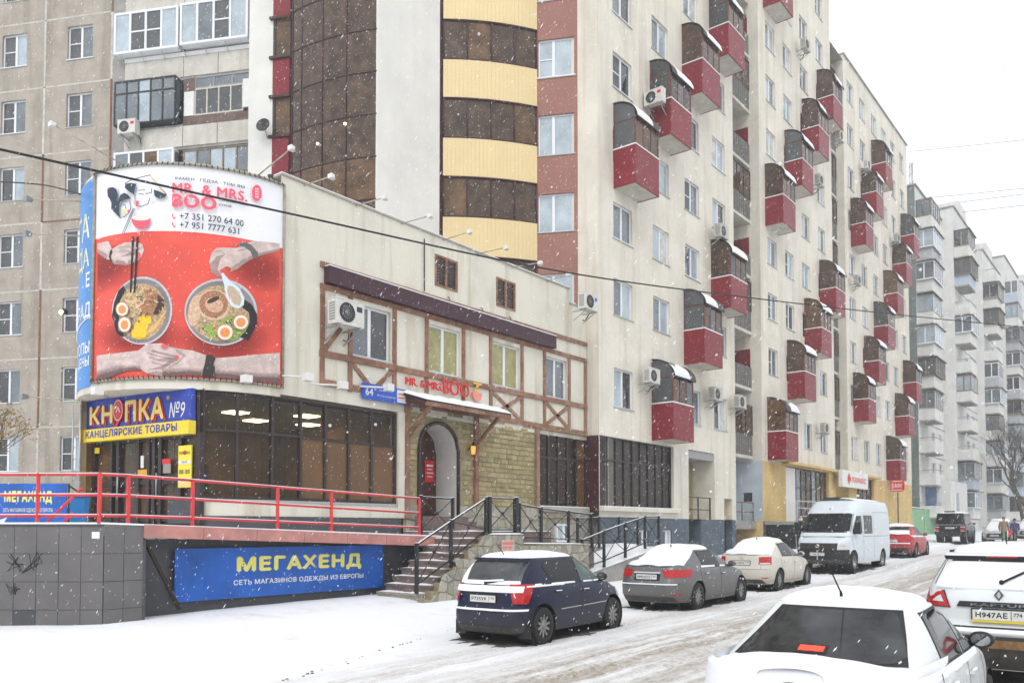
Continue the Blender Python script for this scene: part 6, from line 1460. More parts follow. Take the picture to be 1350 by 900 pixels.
    def mirror(s, x, z, sg, mat=None, sc_=1.0):
        y = s.gh.side(x, z, 1)[1]; b = MB(); c = Vector((x, sg * (y + .13), z + .02))
        b.lathe([(.001, -.06), (.05, -.055), (.085, -.02), (.095, .03), (.08, .065), (.001, .07)], (0, 0, 0), (1, 0, 0), 18); b.v = [(c.x - p[0] * .9 * sc_, c.y + p[1] * 1.15 * sc_, c.z + p[2] * .82 * sc_) for p in b.v]
        m_ = s.put('mirror', b, mat or s.paint); q = MB(); q.bar((x, sg * (y - .02), z - .03), (x, sg * (y + .09), z - .02), .05); s.put('mirror_arm', q, P_SEAL, m_)
        q = MB(); q.lathe([(.072, 0), (.001, .001)], (0, 0, 0), (-1, 0, 0), 18); q.v = [(c.x - .062 * sc_ + p[0], c.y + p[1] * 1.1 * sc_, c.z + p[2] * .78 * sc_) for p in q.v]; s.put('mirror_glass', q, MATS['mirror_glass'] if 'mirror_glass' in MATS else M('mirror_glass', (.35, .36, .37), .03, metal=1.0), m_)
    def plate(s, e, z, text, reg, yc=0.0, w_=.52, off=.02, S=None, mat=None):
        S = S or s.low; x = S.end(yc, z, e)[0] + e * off; t = s.put('number_plate', MB().box(min(x, x + e * .01), max(x, x + e * .01), yc - w_ / 2, yc + w_ / 2, z - .056, z + .056), mat or P_PLATE)
        g = MB(); g.box(min(x - e * .02, x + e * .004), max(x - e * .02, x + e * .004), yc - w_ / 2 - .015, yc + w_ / 2 + .015, z - .075, z + .07); s.put('plate_holder', g, P_SEAL, t)
        dr = -e  # reading direction: left to right for a viewer behind (e=-1) runs from +y to -y
        xx = x + e * .0115
        s.put('plate_text', text_mb(text, 1, lambda u, v: (xx, yc + e * (u - .07), z + v), .02, width=.32, height=.062), P_SEAL, t); s.put('plate_text', text_mb(reg, 1, lambda u, v: (xx, yc + e * (u + .19), z + .012 + v), .012, width=.085, height=.042), P_SEAL, t)
        q = MB(); q.box(min(xx, xx + e * .0005), max(xx, xx + e * .0005), yc + e * .125 - .003, yc + e * .125 + .003, z - .05, z + .05); s.put('plate_line', q, P_SEAL, t)
        return t
    def roof_snow(s, th=.05, f=.985, seed=0):
        g = s.gh; a, c0 = g.ac(s.zr); R_ = random.Random(seed); ph = [R_.uniform(0, 6) for _ in range(4)]
        def fn(u, v):
            tt = 2 * math.pi * u; rr = v; n = 5.5
            cx_, sy = math.cos(tt), math.sin(tt); k = 1 / (abs(cx_) ** n + abs(sy) ** n) ** (1 / n)
            x = c0 + cx_ * k * a * f * rr; y = sy * k * g.w(s.zr) * f * rr
            base = s.zr + (s.H - s.zr) * (1 - rr ** 2.2); lump = 1 + .25 * math.sin(x * 4 + ph[0]) * math.sin(y * 5 + ph[1]) + .12 * math.sin(x * 11 + ph[2]) * math.sin(y * 13 + ph[3])
            return (x, y, base - .012 + (th * lump + .012) * max(0, 1 - rr ** 9) ** .6)
        b = MB(); b.grid(fn, 64, 22); s.put('snow_on_roof', b, snow)
    def deck_snow(s, x0, x1, wf=.88, th=.05, seed=1, taper=(1, 1)):
        R_ = random.Random(seed); ph = [R_.uniform(0, 6) for _ in range(4)]
        def fn(u, v):
            x = x0 + (x1 - x0) * u; q = v * 2 - 1; yy = s.low.side(x, s.zt(x), 1)[1] * .95 * wf; y = yy * q
            k = (1 - abs(q) ** 8) ; ku = min(1, (u * 10 + .02) if taper[0] else 1) * min(1, ((1 - u) * 10 + .02) if taper[1] else 1)
            lump = 1 + .3 * math.sin(x * 6 + ph[0]) * math.sin(y * 5 + ph[1]) + .15 * math.sin(x * 15 + ph[2]) * math.sin(y * 14 + ph[3])
            cr = s.crown * (1 - (q * wf) ** 2) * (0.3 + .7 * min(1, yy / .5)); return (x, y, s.zt(x) + cr - .01 + (th * lump + .012) * max(0, k) ** .5 * ku)
        b = MB(); b.grid(fn, 30, 24); s.put('snow_on_deck', b, snow)
    def end_snow(s, S, e, bot, top, th=.03, seed=2, nm='snow_on_window'):
        R_ = random.Random(seed); ph = [R_.uniform(0, 6) for _ in range(4)]
        def fn(u, v):
            y, z = [p + (q - p) * v for p, q in zip(poly_at(bot, u), poly_at(top, u))]; k = max(0, 1 - abs(2 * u - 1) ** 10) ** .5 * max(0, 1 - abs(2 * v - 1) ** 12) ** .5
            return S.end(y, z, e, -.006 + (.012 + th * (1 + .35 * math.sin(y * 7 + ph[0]) * math.sin(z * 9 + ph[1]))) * k)
        b = MB(); b.grid(fn, 24, 14); s.put(nm, b, snow)
    def side_snow(s, S, sg, bot, top, th=.02, seed=3, nm='snow_patch'):
        R_ = random.Random(seed); ph = [R_.uniform(0, 6) for _ in range(6)]
        def fn(u, v):
            bx, tx = poly_at(bot, u), poly_at(top, u); jag = .25 * math.sin(u * 23 + ph[0]) + .2 * math.sin(u * 51 + ph[1]); vv = v if v > .5 else v * (1 + jag * (1 - 2 * v))
            x, z = [p + (q - p) * vv for p, q in zip(bx, tx)]; k = max(0, 1 - abs(2 * u - 1) ** 12) ** .5 * max(0, 1 - abs(2 * v - 1) ** 6) ** .5
            k *= max(0, min(1, .75 + 1.1 * math.sin(x * 5.3 + ph[2]) + .9 * math.sin(x * 12.7 + ph[3]) + .5 * math.sin(x * 29 + ph[4]))); return S.side(x, z, sg, -.004 + (.006 + th) * k)
        b = MB(); b.grid(fn, 40, 6); s.put(nm, b, snow)
    def handle(s, x, z, sg):
        y = s.low.side(x, z, 1)[1]; b = MB(); b.bar((x - .09, sg * (y + .022), z), (x + .09, sg * (y + .022), z), .018, .028); b.box(x - .1, x - .075, min(sg * y, sg * (y + .02)) - .004, max(sg * y, sg * (y + .02)) + .004, z - .012, z + .012); b.box(x + .075, x + .1, min(sg * y, sg * (y + .02)) - .004, max(sg * y, sg * (y + .02)) + .004, z - .012, z + .012); h = s.put('door_handle', b, s.paint)
        q = MB(); q.bar((x - .09, sg * (y + .022), z + .017), (x + .09, sg * (y + .022), z + .017), .02, .012); s.put('handle_snow', q, snow, h)
def sedan(name, label, loc, heading, L, W, H, wb, fo, paint, rw=.31, group=None, rear_glass=(1.0, -1.70, -.92), spokes=9, trunk=1.02):
    hf = L / 2; ax = (hf - fo - wb, hf - fo); k = W / 2
    low = Surf([(.18, hf - .12), (.35, hf - .02), (.5, hf), (.65, hf - .03), (.8, hf - .16), (1.0, hf - .5)], [(.18, -hf + .14), (.32, -hf + .03), (.5, -hf), (.62, -hf + .005), (.75, -hf + .05), (.9, -hf + .085), (1.05, -hf + .11)],
               [(.18, k * .93), (.35, k * .985), (.6, k), (.8, k * .985), (1.0, k * .945)], 3.6, 5.2)
    zr = H - .075; zbg, x0, x1 = rear_glass
    gh = Surf([(.85, hf - 1.16), (.95, hf - 1.28), (1.15, hf - 1.68), (zr, hf - 2.22)], [(.9, x0 - .12), (zbg, x0), (1.2, (x0 + x1) / 2 + .03), (zr, x1)], [(.85, k * .95), (.95, k * .93), (1.15, k * .83), (zr, k * .68)], 7, 7)
    zt = [(hf, .66), (hf - .25, .78), (hf - .8, .89), (hf - 1.2, .955), (hf - 1.8, .965), (-.6, .975), (x0 + .1, trunk - .035), (x0 - .2, trunk), (-hf + .12, trunk - .01), (-hf, trunk - .05)]
    c = Car(name, label, 'car', loc, heading, low, gh, zt, .19, .95, zr, H, ax, rw, rw + .045, paint, group, spokes=spokes, crown=.045)
    # side glass: front door, rear door, quarter light
    zb_ = .985; zt_ = zr - .035
    fx0 = hf - 1.72; bx = .02; rx = x1 + .10
    for sg in (-1, 1):
        c.glass_side([([(bx + .04, zb_), (fx0 + .30, zb_ - .01)], [(bx + .02, zt_), (hf - 2.22, zt_ - .005), (fx0 + .22, zb_ + .05)]), ([(bx - .92, zb_ + .01), (bx - .04, zb_)], [(rx - .05, zt_ - .02), (bx - .05, zt_)])], sg, mats=(P_GREY,))
        c.gap(low, [(fx0 + .42, .3), (fx0 + .46, .7), (fx0 + .36, .95)], sg); c.gap(low, [(bx, .28), (bx - .01, .95)], sg); c.gap(low, [(ax[0] + .36, .42), (ax[0] + .16, .68), (ax[0] + .12, .95)], sg); c.gap(low, [(ax[0] + .5, .26), (fx0 + .4, .26)], sg, .006)
        c.handle(bx + .14, .80, sg); c.handle(bx - .82, .82, sg); c.mirror(fx0 + .2, 1.0, sg, P_SEAL if name == 'white_sedan' else None)
    # windscreen and rear screen with black borders
    gw = gh.w
    c.pend('windscreen', P_SEAL, gh, [(-gw(.97) * .86, .97), (gw(.97) * .86, .97)], [(-gw(zr) * .86, zr - .02), (gw(zr) * .86, zr - .02)], 1, .003); c.pend('windscreen_pane', P_GLASS, gh, [(-gw(1.) * .83, 1.0), (gw(1.) * .83, 1.0)], [(-gw(zr) * .83, zr - .045), (gw(zr) * .83, zr - .045)], 1, .006)
    c.hf, c.k, c.zbg = hf, k, zbg
    zlo = zbg + .03
    c.pend('rear_window', P_SEAL, gh, [(-gw(zlo) * .86, zlo), (gw(zlo) * .86, zlo)], [(-gw(zr) * .84, zr - .015), (gw(zr) * .84, zr - .015)], -1, .003, 18); c.pend('rear_pane', P_REAR, gh, [(-gw(zlo) * .82, zlo + .06), (-gw(zlo) * .79, zlo + .025), (-gw(zlo) * .6, zlo + .01), (gw(zlo) * .6, zlo + .01), (gw(zlo) * .79, zlo + .025), (gw(zlo) * .82, zlo + .06)], [(-gw(zr) * .81, zr - .06), (-gw(zr) * .76, zr - .035), (gw(zr) * .76, zr - .035), (gw(zr) * .81, zr - .06)], -1, .006, 18)
    # trunk lid outline, bumper joint, diffuser
    c.pend('bumper_joint', P_SEAL, low, [(-k * .9, .615), (k * .9, .615)], [(-k * .9, .625), (k * .9, .625)], -1, .003, 24, 1); c.pend('rear_diffuser', P_SILL, low, [(-k * .78, .21), (k * .78, .21)], [(-k * .7, .33), (k * .7, .33)], -1, .006, 24, 3)
    for sg in (-1, 1):
        c.pend('lid_gap', P_SEAL, low, [(sg * k * .66, .63), (sg * (k * .66 + .007), .63)], [(sg * k * .70, .985), (sg * (k * .70 + .007), .985)], -1, .003, 1, 8)
        c.pcorner('headlamp', P_LAMPWHITE, low, 1, sg, k * .45, hf - .55, .60, k * .52, hf - .62, .72, .006); c.pend('fog_lamp', P_LAMPWHITE, low, [(sg * k * .66, .36), (sg * k * .78, .36)], [(sg * k * .66, .43), (sg * k * .78, .43)], 1, .006, 4, 3)
        c.pend('reflector', P_LAMPRED, low, [(sg * k * .70, .36), (sg * k * .86, .36)], [(sg * k * .70, .39), (sg * k * .86, .39)], -1, .008, 4, 1)
    c.pend('grille', P_SEAL, low, [(-k * .6, .30), (k * .6, .30)], [(-k * .5, .60), (k * .5, .60)], 1, .005)
    b = MB(); b.lathe([(.03, 0), (.032, .07), (.026, .07), (.024, 0)], (-hf + .05, -k * .5, .24), (-1, 0, 0), 12); c.put('exhaust', b, P_SILL)
    return c
N90 = math.pi / 2
# ---- dark blue hatchback, nearest of the parked row
blue = car_paint('dark_blue_paint', (0.004, 0.008, 0.036), (0.06, 0.057, 0.055), .12, .75, .8)
def hatchback():
    hf, k, H, rw = 1.995, .82, 1.50, .315; ax = (-1.29, 1.17)
    low = Surf([(.18, 1.86), (.35, 1.97), (.5, 1.995), (.7, 1.93), (.85, 1.75)], [(.2, -1.86), (.3, -1.95), (.45, -1.995), (.56, -1.985), (.60, -1.95), (.75, -1.93), (.95, -1.885), (1.05, -1.85)], [(.18, k * .93), (.35, k * .985), (.6, k), (.85, k * .99), (1.0, k * .955)], 3.4, 5.0)
    zr = 1.43; gh = Surf([(.88, 1.12), (.97, .98), (1.2, .62), (zr, .22)], [(.9, -1.86), (1.0, -1.83), (1.2, -1.70), (zr, -1.48)], [(.88, k * .96), (1.0, k * .93), (1.2, k * .84), (zr, k * .70)], 6, 5.5)
    yaw = math.radians(3.5)
    x, y = -9.18, 12.62
    c = Car('blue_hatchback', 'dark blue hatchback with snowy rear and grimy sides parked nearest the steps', 'car', (x, y, ground(x, y) + .0), N90 + yaw, low, gh, [(2.0, .70), (1.7, .82), (1.1, .95), (.9, .975), (0, .985), (-1.6, 1.0), (-1.9, .99)], .20, .96, zr, H, ax, rw, rw + .05, blue, spokes=10)
    zb_, zt_ = 1.0, zr - .035
    for sg in (-1, 1):
        c.glass_side([([(-.02, zb_), (.92, zb_ - .01)], [(-.04, zt_), (.30, zt_ - .01), (.84, zb_ + .04)]), ([(-.98, zb_ + .03), (-.10, zb_)], [(-1.13, zt_ - .10), (-1.02, zt_ - .03), (-.12, zt_)])], sg, mats=(P_GREEN,))
        c.gap(low, [(.98, .3), (1.02, .6), (.95, .96)], sg); c.gap(low, [(-.06, .28), (-.07, .97)], sg); c.gap(low, [(ax[0] + .40, .42), (ax[0] + .18, .66), (ax[0] + .14, .97)], sg); c.handle(.08, .84, sg); c.handle(-.86, .86, sg); c.mirror(.82, 1.02, sg, P_SEAL)
        c.pside('rub_strip', P_CHROME, low, [(-.78, .545), (-.10, .555)], [(-.78, .565), (-.10, .575)], sg, .012, 8, 1); c.pside('rub_strip', P_CHROME, low, [(-.02, .555), (.86, .57)], [(-.02, .575), (.86, .59)], sg, .012, 8, 1)
        l = c.pcorner('tail_lamp', P_LAMPRED, low, -1, sg, .56, -1.66, .70, .47, -1.50, 1.02, .012); c.pcorner('lamp_white', P_LAMPWHITE, low, -1, sg, .57, -1.84, .81, .55, -1.84, .88, .016, parent=l)
        c.pcorner('headlamp', P_LAMPWHITE, low, 1, sg, .35, 1.45, .62, .42, 1.4, .80, .006)
        c.side_snow(gh, sg, [(-1.62, .975), (.75, .97)], [(-1.62, 1.02), (.75, 1.0)], .012, 5); c.side_snow(low, sg, [(-1.80, .955), (-.6, .965)], [(-1.80, 1.0), (-.6, .985)], .012, 6)
    gw = gh.w
    c.pend('windscreen', P_GLASS, gh, [(-gw(1.) * .84, 1.0), (gw(1.) * .84, 1.0)], [(-gw(zr) * .84, zr - .03), (gw(zr) * .84, zr - .03)], 1, .005)
    c.pend('rear_window', P_SEAL, gh, [(-.66, 1.02), (.66, 1.02)], [(-.60, 1.395), (.60, 1.395)], -1, .003); c.pend('rear_pane', M('frosted_rear_glass', (.055, .06, .065), .3, .6, 3.0), gh, [(-.62, 1.05), (.62, 1.05)], [(-.57, 1.37), (.57, 1.37)], -1, .006)
    c.pend('spoiler', blue, gh, [(-.60, 1.40), (.60, 1.40)], [(-.58, 1.44), (.58, 1.44)], -1, .06, 16, 3)
    c.end_snow(gh, -1, [(-.63, 1.0), (.63, 1.0)], [(-.63, 1.07), (.63, 1.07)], .025, 3); c.end_snow(low, -1, [(-.72, .875), (.72, .875)], [(-.72, .99), (.72, .99)], .035, 4, 'snow_on_tailgate')
    c.end_snow(gh, -1, [(.45, 1.06), (.62, 1.04)], [(.52, 1.35), (.59, 1.36)], .012, 9)
    b = MB(); b.grid(lambda u, v: low.end(-.74 + 1.48 * u, .575 + .035 * v, -1, .012 + .045 * (.6 + .4 * math.sin(u * 13) * math.sin(u * 37)) * math.sin(math.pi * v) * max(0, 1 - abs(2 * u - 1) ** 10)), 30, 5); c.put('snow_on_bumper', b, snow)
    c.pend('bumper_joint', P_SEAL, low, [(-.78, .565), (.78, .565)], [(-.78, .575), (.78, .575)], -1, .003, 24, 1); c.pend('bumper_trim', P_SILL, low, [(-.74, .22), (.74, .22)], [(-.70, .32), (.70, .32)], -1, .006, 24, 3)
    for sg in (-1, 1): c.pend('gate_gap', P_SEAL, low, [(sg * .50, .60), (sg * .507, .60)], [(sg * .62, .68), (sg * .627, .68)], -1, .003, 1, 4); b = MB(); b.box(ax[0] - .40, ax[0] - .36, min(sg * .55, sg * .78), max(sg * .55, sg * .78), .12, .36); c.put('mud_flap', b, P_SEAL)
    b = MB(); b.bar((-1.85, -.02, 1.035), (-1.80, -.34, 1.06), .03); b.lathe([(.03, 0), (.03, .03), (.001, .035)], (-1.85, 0, 1.03), (-1, 0, .3), 10); w_ = c.put('rear_wiper', b, P_SEAL); q = MB(); q.bar((-1.865, .02, 1.06), (-1.83, -.34, 1.085), .03); c.put('wiper_snow', q, snow, w_)
    c.plate(-1, .77, 'Р735УК', '174'); c.pend('plate_recess', P_SEAL, low, [(-.32, .69), (.32, .69)], [(-.32, .86), (.32, .86)], -1, .002, 8, 3)
    b = MB(); b.tube([(-1.32, 0, 1.48), (-1.52, 0, 1.65)], .008, 5); c.put('antenna', b, P_SEAL)
    c.roof_snow(.045); c.deck_snow(1.1, 1.9, .8, .02)
    return c
hatchback()
# ---- grey sedan
silver = car_paint('grey_metallic_paint', (0.145, 0.145, 0.148), (0.15, 0.138, 0.12), .2, .7, .7, .3, .4)
x, y = -9.66, 19.42
c = sedan('grey_sedan', 'grey metallic sedan with snow covered roof and boot parked behind the blue hatchback', (x, y, ground(x, y)), N90 + math.radians(1.5), 4.53, 1.775, 1.46, 2.65, .88, silver, .32, rear_glass=(1.03, -1.78, -1.0), spokes=12, trunk=1.05)
for sg in (-1, 1):
    l = c.pcorner('tail_lamp', P_LAMPRED, c.low, -1, sg, .44, -1.62, .77, .36, -1.52, .95, .010)
    c.side_snow(c.gh, sg, [(-1.3, .97), (.5, .96)], [(-1.3, 1.03), (.5, 1.0)], .02, 5);  c.side_snow(c.low, sg, [(-1.62, .66), (-1.48, .66)], [(-1.62, .80), (-1.48, .78)], .012, 8)
c.roof_snow(.06, seed=3); c.deck_snow(-2.16, -1.72, .93, .065, 4, (1, 0)); c.end_snow(c.gh, -1, [(-.70, 1.03), (.70, 1.03)], [(-.58, 1.40), (.58, 1.40)], .05, 5); c.end_snow(c.gh, 1, [(-.72, .98), (.72, .98)], [(-.56, 1.37), (.56, 1.37)], .04, 6); c.deck_snow(1.2, 2.1, .85, .05, 7)
b = MB(); b.grid(lambda u, v: c.low.end(-.72 + 1.44 * u, .60 + .03 * v, -1, .01 + .05 * (.55 + .45 * math.sin(u * 17) * math.sin(u * 41)) * math.sin(math.pi * v) * max(0, 1 - abs(2 * u - 1) ** 10)), 30, 5); c.put('snow_on_bumper', b, snow)
c.plate(-1, .78, 'М952СО', '174'); c.pend('plate_garnish', P_CHROME, c.low, [(-.34, .86), (.34, .86)], [(-.34, .895), (.34, .895)], -1, .012, 8, 2); c.pend('plate_recess', P_SEAL, c.low, [(-.33, .69), (.33, .69)], [(-.33, .855), (.33, .855)], -1, .002, 8, 3)
b = MB(); b.lathe([(.02, 0), (.015, .05), (.001, .055)], (-.95, 0, 1.46), (-.3, 0, 1), 8); c.put('antenna', b, P_SEAL)
# ---- beige-white sedan behind it
ivory = car_paint('ivory_paint', (0.56, 0.53, 0.47), (0.30, 0.265, 0.215), .15, .62, .75)
x, y = -9.95, 25.45
c = sedan('ivory_sedan', 'ivory sedan with thick snow on top parked in front of the van', (x, y, ground(x, y)), N90 + math.radians(1.5), 4.38, 1.70, 1.465, 2.55, .86, ivory, .31, rear_glass=(1.02, -1.66, -.92), spokes=14, trunk=1.06)
for sg in (-1, 1):
    l = c.pcorner('tail_lamp', P_LAMPRED, c.low, -1, sg, .50, -1.78, .76, .50, -1.72, .98, .010); c.pcorner('lamp_band', P_LAMPWHITE, c.low, -1, sg, .53, -1.84, .775, .53, -1.83, .81, .014, parent=l)
c.roof_snow(.075, seed=8); c.deck_snow(-2.09, -1.6, .93, .075, 9, (1, 0)); c.end_snow(c.gh, -1, [(-.70, 1.02), (.70, 1.02)], [(-.58, 1.40), (.58, 1.40)], .06, 10); c.deck_snow(1.1, 2.0, .85, .03, 12)
c.plate(-1, .80, 'Е419КН', '174'); b = MB(); b.lathe([(.02, 0), (.015, .05), (.001, .055)], (-.85, 0, 1.47), (-.3, 0, 1), 8); c.put('antenna', b, P_SEAL)
b = MB(); b.lathe([(.035, .0), (.045, .004), (.035, .008)], (c.low.end(0, .98, -1)[0] - .01, 0, .95), (-1, 0, 0), 16); c.put('emblem', b, P_CHROME)
# ---- white high-roof van facing the camera
vanw = car_paint('van_white_paint', (0.62, 0.68, 0.72), (0.33, 0.31, 0.28), .1, .55, .6, .35)
def van():
    k, H, rw = 1.03, 2.74, .36; ax = (-1.75, 1.99)
    low = Surf([(.25, 2.96), (.45, 3.06), (.8, 3.07), (1.05, 3.0), (1.25, 2.86), (1.4, 2.7)], [(.25, -3.02), (.5, -3.06), (1.4, -3.06)], [(.25, k * .96), (.5, k * .99), (1.0, k), (1.4, k * .985)], 4.2, 16)
    zr = 2.62; gh = Surf([(1.2, 2.60), (1.36, 2.46), (1.7, 2.12), (2.1, 1.72), (2.3, 1.52), (2.5, 1.22), (zr, .95)], [(1.2, -3.055), (2.4, -3.03), (zr, -2.98)], [(1.2, k * .985), (1.5, k * .975), (2.0, k * .955), (2.4, k * .90), (zr, k * .82)], 6.5, 18)
    x, y = -10.12, 33.75; c = Car('delivery_van', 'white high-roof delivery van with dark bumper facing down the street', 'van', (x, y, ground(x, y)), -N90, low, gh, [(3.05, 1.02), (2.9, 1.12), (2.5, 1.32), (2.35, 1.38), (1, 1.40), (-3.1, 1.40)], .30, 1.36, zr, H, ax, rw, rw + .07, vanw, spokes=3)
    gw = gh.w
    w_ = c.pend('windscreen', P_SEAL, gh, [(-gw(1.42) * .90, 1.42), (gw(1.42) * .90, 1.42)], [(-gw(2.14) * .88, 2.14), (gw(2.14) * .88, 2.14)], 1, .004); c.pend('pane', P_GLASS, gh, [(-gw(1.47) * .875, 1.47), (gw(1.47) * .875, 1.47)], [(-gw(2.1) * .85, 2.11), (gw(2.1) * .85, 2.11)], 1, .008, parent=w_)
    for sg in (-1, 1):
        c.glass_side([([(1.05, 1.42), (2.0, 1.40)], [(1.07, 2.02), (1.45, 2.02), (1.95, 1.46)]), ([(-.30, 1.40), (.75, 1.40)], [(-.30, 2.05), (.78, 2.05)])], sg)
        c.gap(low, [(.92, .38), (.92, 1.38)], sg, .008); c.gap(gh, [(.92, 1.38), (.98, 2.08)], sg, .008); c.gap(low, [(2.06, .85), (2.12, 1.35)], sg); c.gap(low, [(-.5, .4), (-.5, 1.38)], sg); c.gap(gh, [(-.5, 1.4), (-.5, 2.2), (-2.9, 2.22)], sg, .006); c.gap(low, [(-2.9, 1.28), (.9, 1.28)], sg, .007); c.handle(1.05, 1.12, sg)
        b = MB(); yy = gh.side(1.95, 1.45, 1)[1]; b.box(1.84, 1.98, min(sg * (yy + .05), sg * (yy + .26)), max(sg * (yy + .05), sg * (yy + .26)), 1.36, 1.78); b.bar((1.92, sg * (yy - .05), 1.5), (1.92, sg * (yy + .1), 1.5), .05); c.put('mirror', b, P_SEAL)
        l = c.pcorner('headlamp', P_LAMPWHITE, low, 1, sg, .60, 2.42, .86, .72, 2.30, 1.06, .008); c.pcorner('lamp_inner', P_CHROME, low, 1, sg, .68, 2.62, .90, .72, 2.6, .99, .012, parent=l)
        c.pcorner('bumper_corner', P_SEAL, low, 1, sg, .02, 2.34, .28, .02, 2.40, .80, .014); c.pside('side_marker', P_ORANGE, low, [(.35, .72), (.42, .72)], [(.35, .77), (.42, .77)], sg, .01, 2, 2); c.pside('side_marker', P_ORANGE, low, [(-2.8, .78), (-2.73, .78)], [(-2.8, .83), (-2.73, .83)], sg, .01, 2, 2)
    g = c.pend('grille', P_SEAL, low, [(-.66, .78), (.66, .78)], [(-.68, 1.04), (.68, 1.04)], 1, .012)
    for z in (.84, .91, .98): c.pend('grille_bar', P_SILL, low, [(-.62, z), (.62, z)], [(-.62, z + .03), (.62, z + .03)], 1, .028, 12, 1, parent=g)
    b = MB(); b.lathe([(.07, 0), (.085, .01), (.07, .02), (.001, .015)], (low.end(0, .93, 1)[0] + .02, 0, .93), (1, 0, 0), 20); c.put('emblem', b, P_CHROME, g)
    c.plate(1, .64, 'Р186АЕ', '774', off=.03)
    c.pend('lower_intake', P_SILL, low, [(-.8, .34), (.8, .34)], [(-.8, .44), (.8, .44)], 1, .02, 16, 2)
    for yy in (-.45, .25): b = MB(); p = gh.end(yy, 1.46, 1); b.bar((p[0] + .03, yy, 1.44), (p[0] - .02, yy + .55, 1.50), .025); c.put('wiper', b, P_SEAL)
    b = MB(); b.box(.15, .75, -.5, .1, H - .02, H + .03); c.put('roof_hatch', b, P_SEAL); b = MB(); b.box(-2.4, -1.4, -.8, .8, .25, .5); c.put('tail_frame', b, P_SEAL)
    b = MB(); b.grid(lambda u, v: (.8 - 3.7 * u, -.74 + 1.48 * v, zr + (H - zr) * (1 - abs(2 * v - 1) ** 3 * .8) - .03 + .05 * min(1, 8 * min(u, 1 - u, v, 1 - v))), 16, 12); c.put('snow_on_roof', b, snow)
    b = MB(); b.lathe([(.018, 0), (.012, .08), (.001, .085)], (gh.end(0, 2.3, 1)[0], 0, 2.3), (1, 0, .4), 8); c.put('roof_lamp', b, P_SEAL)
van()
# ---- red sedan beyond the van
redp = car_paint('red_car_paint', (0.42, 0.012, 0.022), (0.24, 0.15, 0.13), .2, .68, .7)
x, y = -10.0, 42.3
c = sedan('red_sedan', 'red hatch-backed sedan with snow on its roof parked behind the van', (x, y, ground(x, y)), N90 + math.radians(2), 4.5, 1.78, 1.46, 2.64, .9, redp, .32, rear_glass=(1.02, -1.85, -.95), spokes=7, trunk=1.04)
for sg in (-1, 1): c.pcorner('tail_lamp', P_LAMPRED, c.low, -1, sg, .48, -1.75, .78, .52, -1.72, .95, .010); c.side_snow(c.low, sg, [(-1.9, .90), (.4, .9)], [(-1.9, .985), (.4, .97)], .02, 6)
c.roof_snow(.07, seed=13); c.deck_snow(-2.15, -1.75, .9, .06, 14, (1, 0)); c.end_snow(c.gh, -1, [(-.70, 1.02), (.70, 1.02)], [(-.6, 1.22), (.6, 1.22)], .05, 15); c.plate(-1, .74, 'С305МТ', '174'); c.deck_snow(1.1, 2.0, .85, .04, 12)
b = MB(); b.grid(lambda u, v: c.low.end(-.75 + 1.5 * u, .60 + .05 * v, -1, .01 + .06 * math.sin(math.pi * v) * max(0, 1 - abs(2 * u - 1) ** 10)), 20, 4); c.put('snow_on_bumper', b, snow); c.pend('bumper_trim', P_SEAL, c.low, [(-.78, .22), (.78, .22)], [(-.78, .42), (.78, .42)], -1, .008)
